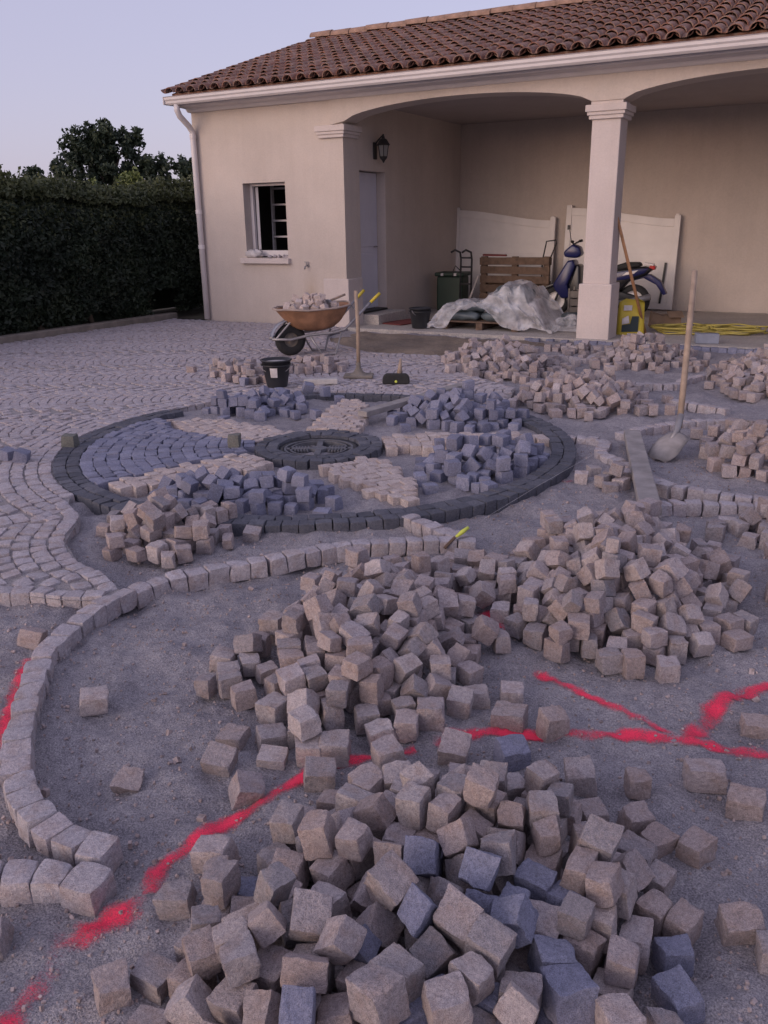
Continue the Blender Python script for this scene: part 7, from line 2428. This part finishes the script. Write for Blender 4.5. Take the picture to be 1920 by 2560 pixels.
# shovel standing in the sand
sv = thing('shovel', 'dusty shovel with a long wooden handle standing in the sand', 'shovel', (-1.04, 5.76, -.06))
tip, sock, tope = Vector((0,0,.02)), Vector((.085,.28,.185)), Vector((.03,.62,1.22))
ax = (sock-tip).normalized(); sd_ = Vector((.80,-.32,.10)); sd_ = (sd_ - ax*sd_.dot(ax)).normalized(); nn = ax.cross(sd_)
def blade(u, v):
    L = .30; wv = .115*(1 - .25*max(0, (.35-u)/.35)**2*2)*(1 if u < .85 else 1 - .5*(u-.85)/.15); s = (v-.5)*2
    return tip + ax*(u*L) + sd_*(s*wv) + nn*(.030*s*s - .012*math.sin(u*math.pi))
m = MB(); m.grid(blade, 10, 8); b_ = P(sv, 'blade', m, M['plank'], True); b_.modifiers.new('s', 'SOLIDIFY').thickness = .004
m = MB(); m.tube([tip+ax*.20, tip+ax*.30, sock+Vector((.0,.03,.09))], [.008,.024,.023], 10); P(sv, 'socket', m, M['steel'], True)
m = MB(); m.tube([sock, sock.lerp(tope,.3)+Vector((0,.01,0)), sock.lerp(tope,.65)+Vector((0,.012,0)), tope], [.021,.022,.021,.019], 12); P(sv, 'handle', m, M['wood'], True)
# string line and its clip
m = MB(); m.tube([(-1.56,3.95,.02),(-1.48,4.6,.035),(-1.38,5.5,.03)], .0008, 5); tag(m.build('string_line', M['label']), 'thin pale string stretched low across the sand beside the ring', 'string')
pg = thing('line_clip', 'small lime yellow plastic clip lying on the cobble row', 'clip', (-1.56, 3.66, .02), rz=.9); m = MB(); m.tube([(-.035,0,.0),(0,0,.02),(.035,0,.04)], [.007,.012,.008], 8); P(pg, 'clip', m, M['lime'], True)
m = MB(); m.tube([(-.10,.0,-.05),(-.04,0,.0)], .008, 6); P(pg, 'pin', m, M['brown'])
# slab block by the porch
cb = thing('concrete_block', 'blue grey concrete block on the slab edge behind the shovel handle', 'block', (-1.60, 11.55, 0), rz=.3); m = MB(); m.box((0,0,.06), (.28,.16,.12)); P(cb, 'block', m, M['bluegrey'], bevel=.008)
# window sill litter
bg_ = thing('plastic_bag', 'crumpled pale plastic bag on the window sill', 'bag', (-8.60, Y0+.05, 1.005)); m = MB()
m.grid(lambda u, v: ((.15+.03*math.sin(7*v*3))*math.sin(v*math.pi)**.7*math.cos(u*6.2832)+.02*math.sin(u*19), .085*math.sin(v*math.pi)**.7*math.sin(u*6.2832), .065-.062*math.cos(v*math.pi)+.012*math.sin(u*25+v*9)), 20, 8); P(bg_, 'film', m, M['label'], True)
for k, (dx, lab) in enumerate(((-.38,'left'),(-.30,'second'),(-.21,'third'),(-.12,'fourth'),(-.05,'right'))):
    single('broken pale stone on the window sill, %s of five' % lab, WX1+dx+.02, Y0+_r.uniform(-.01,.06), _r.random()*3, (_r.random(), _r.random()), (.075,.06,.05), 'pave', 0, 'stone_piece', 1.008, LO)
# ladder in the dim room
ld = thing('stepladder', 'pale stepladder standing in the dark room behind the window', 'ladder', (-8.42, 11.98, .02), rz=.0)
for dx0, dx1, s in ((-.22,-.30,0), (.22,.24,1)):
    m = MB(); m.beam((dx0+.10, 0, 0), (dx1-.05, .35, 2.5), .03, .06, (0,1,0)); P(ld, 'rail', m, M['alu'])
for k in range(9):
    z = .3 + k*.25; t = z/2.5; m = MB(); m.span(-.22+.10-t*.20, .22+.10-.13*t, .35*t-.05, .35*t+.05, z-.014, z+.014); P(ld, 'rung', m, M['alu'])
m = MB(); m.beam((.02, .55, 0), (-.10, .40, 2.3), .025, .05, (0,1,0)); P(ld, 'rear_leg', m, M['alu'])
# ================================================================ UNDER THE PORCH
m = MB(); m.box((0,0,.008), (.75,.45,.014)); dm = thing('door_mat', 'dark red door mat on the porch floor by the step', 'mat', (-6.28, 12.28, 0), rz=1.35); P(dm, 'pile', m, M['mat'], bevel=.004)
def gate(label, x0, x1, lean, bar=False):
    g = thing('gate_leaf', label, 'gate', (x0, 15.62, 0), 'white gate leaves against the porch wall'); W_ = x1-x0
    def topz(t): return 1.70 - .21*(3*t*t - 2*t**3)
    def at(o): o.rotation_euler = (R(-lean), 0, 0); o.location = (0, -.10, .02); return o
    for a, b, h in ((0, .10, 1.745), (W_-.10, W_, 1.545)):
        m = MB(); m.span(a, b, -.03, .03, 0, h); at(P(g, 'stile', m, M['gate'], bevel=.006))
    n = 7; h0 = .80/n                            # faint horizontal boards below the curved top panel
    for k in range(n): m = MB(); m.span(.101, W_-.101, -.012, .012, .12+k*h0+.0008, .12+(k+1)*h0-.0008); at(P(g, 'board', m, M['gate']))
    q2 = [(.101+(W_-.202)*i/18) for i in range(19)]
    m = MB(); m.prism([(q, topz(q/W_)-.125) for q in q2] + [(q2[-1], .921), (q2[0], .921)], -.012, .012); at(P(g, 'panel', m, M['gate']))
    pts = [(.10+(W_-.2)*i/18) for i in range(19)]
    m = MB(); m.prism([(q, topz(q/W_)) for q in pts] + [(q, topz(q/W_)-.13) for q in reversed(pts)], -.028, .028); at(P(g, 'top_rail', m, M['gate'], bevel=.004))
    m = MB(); m.span(.10, W_-.10, -.026, .026, 0, .12); at(P(g, 'bottom_rail', m, M['gate'], bevel=.005))
    if bar: m = MB(); m.beam((W_-.21,-.04,.10), (W_-.17,-.04,.78), .035, .02, (0,1,0)); at(P(g, 'bolt_bar', m, M['black']))
    m = MB(); m.box((W_-.06,0,1.56 if bar else 1.55), (.05,.04,.02)); at(P(g, 'stop', m, M['gate']))
    return g
gate('white gate leaf leaning on the porch wall behind the pallet', -6.90, -4.93, 3)
gate('white gate leaf leaning on the porch wall behind the scooter, with dark bolt', -4.74, -2.77, 3, True)
bn = thing('wheelie_bin', 'dark green plastic bin in the porch corner', 'bin', (-6.38, 14.35, 0), rz=.1)
m = MB(); m.prism([(-.24,-.20),(.24,-.20),(.24,.20),(-.24,.20)], 0, .60, 'xy'); bo = P(bn, 'body', m, M['green'], bevel=.03)
m = MB(); m.prism([(-.27,-.24),(.27,-.24),(.27,.24),(-.27,.24)], .60, .67, 'xy'); P(bn, 'lid', m, M['green'], bevel=.025)
m = MB(); m.tube([(-.16,.25,.62),(-.16,.30,.64),(.16,.30,.64),(.16,.25,.62)], .014, 8); P(bn, 'handle', m, M['black'], True)
for s in (-1, 1): m = MB(); m.lathe([(0,-.02),(.085,-.02),(.09,0),(.085,.02),(0,.02)], 18, (s*.22,.22,.09), Euler((0,math.pi/2,0)).to_matrix()); P(bn, 'wheel', m, M['rubber'], True)
for s in (-1, 1): m = MB(); m.box((s*.12,-.245,.635), (.05,.02,.05)); P(bn, 'clip', m, M['label'], bevel=.005)
st = thing('sack_truck', 'black sack truck with curled grips beside the green bin', 'sack truck', (-5.92, 13.85, 0), rz=.0)
for s in (-1, 1): m = MB(); m.tube([(s*.10,0,.05),(s*.10,.02,.9),(s*.10,-.02,1.02),(s*.10-.06,-.10,1.06),(s*.10-.13,-.10,1.02)], .018, 8); P(st, 'rail', m, M['black'], True)
for z in (.25,.5,.78,.93): m = MB(); m.tube([(-.10,0,z),(.10,0,z)], .014, 8); P(st, 'crossbar', m, M['black'], True)
m = MB(); m.tube([(-.10,0,.72),(-.17,-.05,.80),(-.21,-.05,.72),(-.22,-.05,.60)], .010, 6); P(st, 'hook', m, M['black'], True)
m = MB(); m.span(-.18,.18,-.22,.0,.0,.02); P(st, 'toe_plate', m, M['black'])
for s in (-1, 1): m = MB(); m.lathe([(0,-.025),(.10,-.025),(.115,0),(.10,.025),(0,.025)], 18, (s*.17,.07,.115), Euler((0,math.pi/2,0)).to_matrix()); P(st, 'wheel', m, M['rubber'], True)
sk = thing('stake', 'pale wooden stake leaning beside the sack truck', 'stake', (-5.72, 13.6, 0)); m = MB(); m.beam((-.12,0,.0),(.12,.05,.66),.05,.03); P(sk, 'stake', m, M['plank'], bevel=.003)
pa = thing('wooden_pallet', 'dark brown wooden pallet standing on edge under the porch', 'pallet', (-5.28, 14.55, 0), rz=.0)
for k in range(6): m = MB(); zz = .08 + k*.155; m.span(-.63,.63,-.095,-.072,zz-.062,zz+.062); o = P(pa, 'slat', m, M['brown'], bevel=.004); o.rotation_euler = (0, random.uniform(-.012,.012), 0)
for s in (-.57, 0, .57): m = MB(); m.span(s-.05,s+.05,-.070,.02,.02,.93); P(pa, 'bearer', m, M['brown'], bevel=.004)
for k in range(3): m = MB(); zz = .08 + k*.385; m.span(-.63,.63,.022,.045,zz-.06,zz+.06); P(pa, 'back_slat', m, M['brown'], bevel=.004)
m = MB(); m.box((-.38,-.03,.945), (.42,.10,.03), (0,.02,.1)); rg = thing('red_cloth', 'faded red cloth on top of the standing pallet', 'cloth', (-5.28, 14.55, .005)); P(rg, 'cloth', m, M['mat'], bevel=.01)
th = thing('trolley', 'black tubular trolley handle rising behind the standing pallet', 'trolley', (-4.78, 14.78, 0))
m = MB(); m.tube([(-.10,0,.1),(-.10,0,.85),(-.04,0,1.17),(.12,.02,1.19),(.13,.02,1.14),(.02,.02,.85),(.02,.02,.1)], .013, 8); P(th, 'handle', m, M['black'], True)
m = MB(); m.span(-.18,.12,-.1,.12,.08,.11); P(th, 'deck', m, M['black'])
for s in (-1, 1): m = MB(); m.lathe([(0,-.015),(.05,-.015),(.05,.015),(0,.015)], 14, (-.03+s*.13,.05,.05), Euler((0,math.pi/2,0)).to_matrix()); P(th, 'wheel', m, M['rubber'], True)
# bags on a pallet under the plastic sheet
bp = thing('bag_pallet', 'low wooden pallet under the slate coloured bags', 'pallet', (-4.80, 12.25, 0))
for k in range(5): m = MB(); m.span(-.62,.62,-.50+k*.215,-.40+k*.215,.10,.122); P(bp, 'slat', m, M['brown'], bevel=.003)
for s in (-.55,0,.55): m = MB(); m.span(s-.05,s+.05,-.50,.46,0,.098); P(bp, 'bearer', m, M['brown'])
def bag(label, x, y, z, dx, dy, dz, rz, mat='bags'):
    t = thing('cement_bag', label, 'bag', (x, y, z), 'slate bags on the low pallet', rz)
    m = MB(); m.grid(lambda u, v: (math.copysign(abs(math.cos(u*6.2832))**.45, math.cos(u*6.2832))*dx/2*math.sin(max(.001,v)*math.pi)**.35, math.copysign(abs(math.sin(u*6.2832))**.45, math.sin(u*6.2832))*dy/2*math.sin(max(.001,v)*math.pi)**.35, dz/2 - dz/2*math.cos(v*math.pi) + .012*math.sin(u*31+v*7)), 28, 10)
    P(t, 'sack', m, M[mat], True); return t
bag('slate bag at the lower left on the pallet', -5.12, 11.98, .12, .55, .42, .13, .05)
bag('slate bag at the lower right on the pallet', -4.55, 12.0, .12, .55, .42, .13, -.06)
bag('slate bag in the second layer at the left', -5.05, 12.05, .24, .56, .44, .13, .12)
bag('slate bag in the second layer at the right', -4.50, 12.10, .24, .56, .44, .14, .0)
bag('slate bag on top under the sheet', -4.42, 12.20, .37, .60, .48, .24, .3)
sh = thing('plastic_sheet', 'crumpled milky plastic sheet draped over the bags', 'plastic sheet', (0,0,0))
TH = [(-5.62,.03),(-5.50,.24),(-5.36,.40),(-5.10,.42),(-4.95,.38),(-4.84,.42),(-4.66,.56),(-4.42,.72),(-4.20,.70),(-4.05,.46),(-3.98,.44),(-3.88,.26),(-3.78,.08),(-3.66,.02)]
ZE = [(-5.62,.0),(-5.28,.0),(-5.22,.10),(-5.10,.27),(-4.84,.40),(-4.72,.30),(-4.45,.10),(-4.25,.0),(-3.70,.0)]
def lerp(T, x):
    for (a, p), (b, q) in zip(T, T[1:]):
        if x <= b: return p + (q-p)*max(0, (x-a)/(b-a))
    return T[-1][1]
def sheet(u, v):
    x = -5.62 + 1.96*u; h = lerp(TH, x)*.92; ze = lerp(ZE, x); yf = 11.72 + .03*math.sin(x*9) + .10*abs(x+4.7)*0
    if v < .3: t = v/.3; y = 12.95 - .1*t; z = .02 + (h*.8)*t
    elif v < .62: t = (v-.3)/.32; y = 12.85 - t*(12.85-yf-.14); z = h*.8 + (h-h*.8)*math.sin(t*math.pi*.75)/.9
    else: t = (v-.62)/.38; zt = h*.95; z = zt + (max(ze, .015)-zt)*t; y = yf + .14 - .14*math.sin(min(1, t*1.4)*math.pi/2) - .10*max(0, t-.75)*(1 if ze < .05 else 0)
    n1 = float(fbm(np.array(x*1.0), np.array(v*2.2), 2.2, 2)); n2 = 1-abs(float(vnoise(x*5+v*3, v*6-x*2))*2); n3 = 1-abs(float(vnoise(x*9-v*7, v*11+x*4))*2)
    return (x + .05*n1 + .015*n3, y + .10*n1 - .06*n2 - .035*n3, max(.012, z + .06*n1 + .06*(n2-.5) + .035*(n3-.5)))
m = MB(); m.grid(sheet, 84, 64); o = P(sh, 'film', m, M['sheet'], False)
s2 = thing('plastic_wrap', 'crumpled heap of clear plastic beside the porch column', 'plastic wrap', (0,0,0))
def wrap(u, v):
    x = -4.0 + .85*u; y = 12.0 + 1.1*v; e = min(u, 1-u, v, 1-v)*4
    return (x, y, .01 + min(1, e)*(.12 + .16*abs(float(fbm(np.array(x), np.array(y), 4.2, 3))) + .07*float(fbm(np.array(x), np.array(y), 13, 2))))
m = MB(); m.grid(wrap, 44, 44); P(s2, 'film', m, M['sheet'], False)
bag('grey bag half covered by clear plastic near the column', -3.60, 12.65, 0, .50, .36, .20, .4)['group'] = 'bags by the column'
cr = thing('plastic_crate', 'dusty grey crate standing behind the column foot', 'crate', (-3.62, 13.35, 0), rz=.1)
m = MB(); m.span(-.26,.26,-.2,.2,.0,.02); P(cr, 'bottom', m, M['kerb'])
for s in (-1, 1):
    for k in range(4): m = MB(); m.span(-.27,.27,s*.19-.01,s*.19+.01,.02+k*.12,.12+k*.12); P(cr, 'side_slat', m, M['kerb'], bevel=.003)
    for k in range(4): m = MB(); m.span(s*.26-.01,s*.26+.01,-.178,.178,.02+k*.12,.12+k*.12); P(cr, 'end_slat', m, M['kerb'], bevel=.003)
for a in (-1, 1):
    for b in (-1, 1): m = MB(); m.span(a*.285-.012,a*.285+.012,b*.205-.012,b*.205+.012,0,.52); P(cr, 'corner_post', m, M['kerb'])
# scooter, facing left (-X)
sc = thing('motor_scooter', 'dark blue and black motor scooter parked behind the porch column', 'scooter', (-3.80, 14.25, 0), rz=.06)
def wheel(x, r, nm):
    m = MB(); m.lathe([(r*.62,-.05),(r*.8,-.06),(r*.95,-.045),(r,0),(r*.95,.045),(r*.8,.06),(r*.62,.05)], 30, (x,0,r), Euler((math.pi/2,0,0)).to_matrix()); w_ = P(sc, nm, m, M['rubber'], True)
    m = MB(); m.lathe([(0,-.05),(.04,-.05),(.05,-.02),(r*.56,-.02),(r*.64,-.045),(r*.64,.045),(r*.56,.02),(.05,.02),(.04,.05),(0,.05)], 30, (x,0,r), Euler((math.pi/2,0,0)).to_matrix()); P(sc, 'rim', m, M['gate'], True, 0, w_)
wheel(-.62, .24, 'front_wheel'); wheel(.64, .26, 'rear_wheel')
def side(name, poly, hw, mat, bev=.03): m = MB(); m.prism(poly, -hw, hw); return P(sc, name, m, mat, True, bev)
side('leg_shield', [(-.62,.42),(-.66,.50),(-.44,.88),(-.34,.90),(-.30,.80),(-.42,.50),(-.36,.30),(-.50,.28)], .17, M['bluepaint'])
side('inner_shield', [(-.42,.30),(-.38,.52),(-.28,.84),(-.22,.80),(-.20,.40),(-.14,.30)], .16, M['blackpaint'])
side('floor', [(-.42,.20),(-.42,.30),(.10,.30),(.14,.20)], .17, M['blackpaint'], .015)
side('front_mudguard', [(-.90,.34),(-.84,.46),(-.62,.54),(-.40,.46),(-.42,.42),(-.62,.49),(-.82,.41)], .07, M['blackpaint'], .012)
m = MB(); m.tube([(-.62,.09,.24),(-.50,.09,.55)], .02, 8); m.tube([(-.62,-.09,.24),(-.50,-.09,.55)], .02, 8); P(sc, 'fork', m, M['black'])
side('headlight_fairing', [(-.50,.94),(-.52,1.02),(-.38,1.14),(-.26,1.10),(-.22,.98),(-.30,.92)], .12, M['bluepaint'])
m = MB(); m.box((-.47,0,1.03), (.06,.12,.08), (0,-.5,0)); P(sc, 'headlight', m, M['label'], bevel=.015)
m = MB(); m.tube([(-.34,-.32,1.18),(-.36,-.14,1.16),(-.38,0,1.13),(-.36,.14,1.16),(-.34,.32,1.18)], .014, 8); P(sc, 'handlebar', m, M['black'], True)
for s in (-1, 1): m = MB(); m.tube([(-.34,s*.24,1.18),(-.33,s*.36,1.185)], .022, 10); P(sc, 'grip', m, M['rubber'], True)
m = MB(); m.tube([(-.37,-.20,1.17),(-.41,-.21,1.36)], .007, 6); m.box((-.42,-.22,1.40), (.03,.09,.07)); P(sc, 'mirror', m, M['black'], bevel=.006)
side('seat', [(.04,.70),(.02,.78),(.30,.80),(.48,.86),(.70,.86),(.74,.80),(.50,.76),(.20,.70)], .13, M['rubber'], .03)
side('tail_body', [(.02,.30),(.04,.70),(.50,.76),(.78,.80),(.92,.76),(.80,.66),(.55,.56),(.36,.34)], .15, M['blackpaint'])
side('side_panel', [(.20,.56),(.30,.70),(.62,.75),(.86,.78),(.80,.70),(.52,.60)], .162, M['bluepaint'], .01)
side('side_flash', [(.46,.66),(.52,.71),(.70,.745),(.64,.69)], .168, M['gate'], .004)
m = MB(); m.box((.90,0,.78), (.09,.18,.06), (0,.2,0)); P(sc, 'tail_light', m, M['red'], bevel=.015)
m = MB(); m.box((.84,0,.83), (.16,.16,.035), (0,.12,0)); P(sc, 'tail_trim', m, M['gate'], bevel=.012)
side('rear_mudguard', [(.60,.57),(.78,.62),(.98,.52),(1.10,.36),(1.15,.38),(1.04,.58),(.88,.68),(.70,.66)], .08, M['bluepaint'], .012)
side('engine', [(.18,.16),(.16,.36),(.40,.42),(.70,.34),(.72,.22),(.40,.14)], .09, M['black'], .02)
m = MB(); m.tube([(.30,-.13,.22),(.60,-.15,.26),(.92,-.16,.34)], [.03,.045,.05], 12); P(sc, 'exhaust', m, M['steel'], True)
# right of the column
yb = thing('yellow_sack', 'yellow printed sack standing beside the porch column', 'sack', (-2.70, 12.12, 0), rz=.38)
m = MB(); m.grid(lambda u, v: (math.copysign(abs(math.cos(u*6.2832))**.4, math.cos(u*6.2832))*(.19-.02*v)*(1 if v < .94 else .55), math.copysign(abs(math.sin(u*6.2832))**.6, math.sin(u*6.2832))*(.10-.075*v**2)*(1 if v < .94 else .4), .46*v + .02*math.sin(u*12)*v), 40, 14); P(yb, 'sack', m, M['yellow'], True)
m = MB(); m.prism([(-.13,.04),(.09,.04),(.09,.25),(.0,.25),(-.02,.15),(-.13,.13)], -.112, -.108); P(yb, 'dark_print', m, M['print'])
m = MB(); m.prism([(-.13,.14),(-.03,.16),(-.05,.26),(-.13,.22)], -.1115, -.1075); P(yb, 'pale_print', m, M['label'])
m = MB(); m.box((-.06,-.088,.36), (.11,.004,.07)); P(yb, 'logo_patch', m, M['label'])
pl_ = thing('wooden_pole', 'orange wooden pole leaning against the porch column', 'pole', (-2.50, 12.20, 0)); m = MB(); m.tube([(0,0,.0),(-.19,-.30,.80),(-.365,-.555,1.53)], [.020,.021,.019], 12); P(pl_, 'pole', m, M['warmwood'], True)
bx_ = thing('cardboard_box', 'crushed brown cardboard box behind the leaning handle', 'box', (-2.42, 13.1, 0), rz=.3)
m = MB(); m.prism([(-.22,0),(.22,0),(.20,.20),(-.05,.17),(-.20,.22)], -.15, .15); P(bx_, 'carton', m, M['card'], bevel=.006); m = MB(); m.box((.12,-.16,.20), (.22,.16,.006), (.5,0,.2)); P(bx_, 'flap', m, M['card'])
for k, (hx_, hy_, lab) in enumerate(((-2.05, 12.55, 'left'), (-1.45, 12.72, 'right'))):
    hs = thing('garden_hose', 'flat coil of yellow hose on the porch slab, %s one' % lab, 'hose', (hx_, hy_, 0))
    pts = []
    for i in range(150):
        a = i*.21; rr = (.30 + .045*math.sin(i*.37+k) + .03*math.sin(i*1.3)) * (1.0 if i < 110 else 1.0 + (i-110)*.006)
        pts.append((rr*math.cos(a)*1.25 + .03*math.sin(i*.11), rr*math.sin(a)*.9, .014 + .018*(i//30) + .006*math.sin(i*.9)))
    m = MB(); m.tube(pts, .011, 7); P(hs, 'coil', m, M['hose'], True)
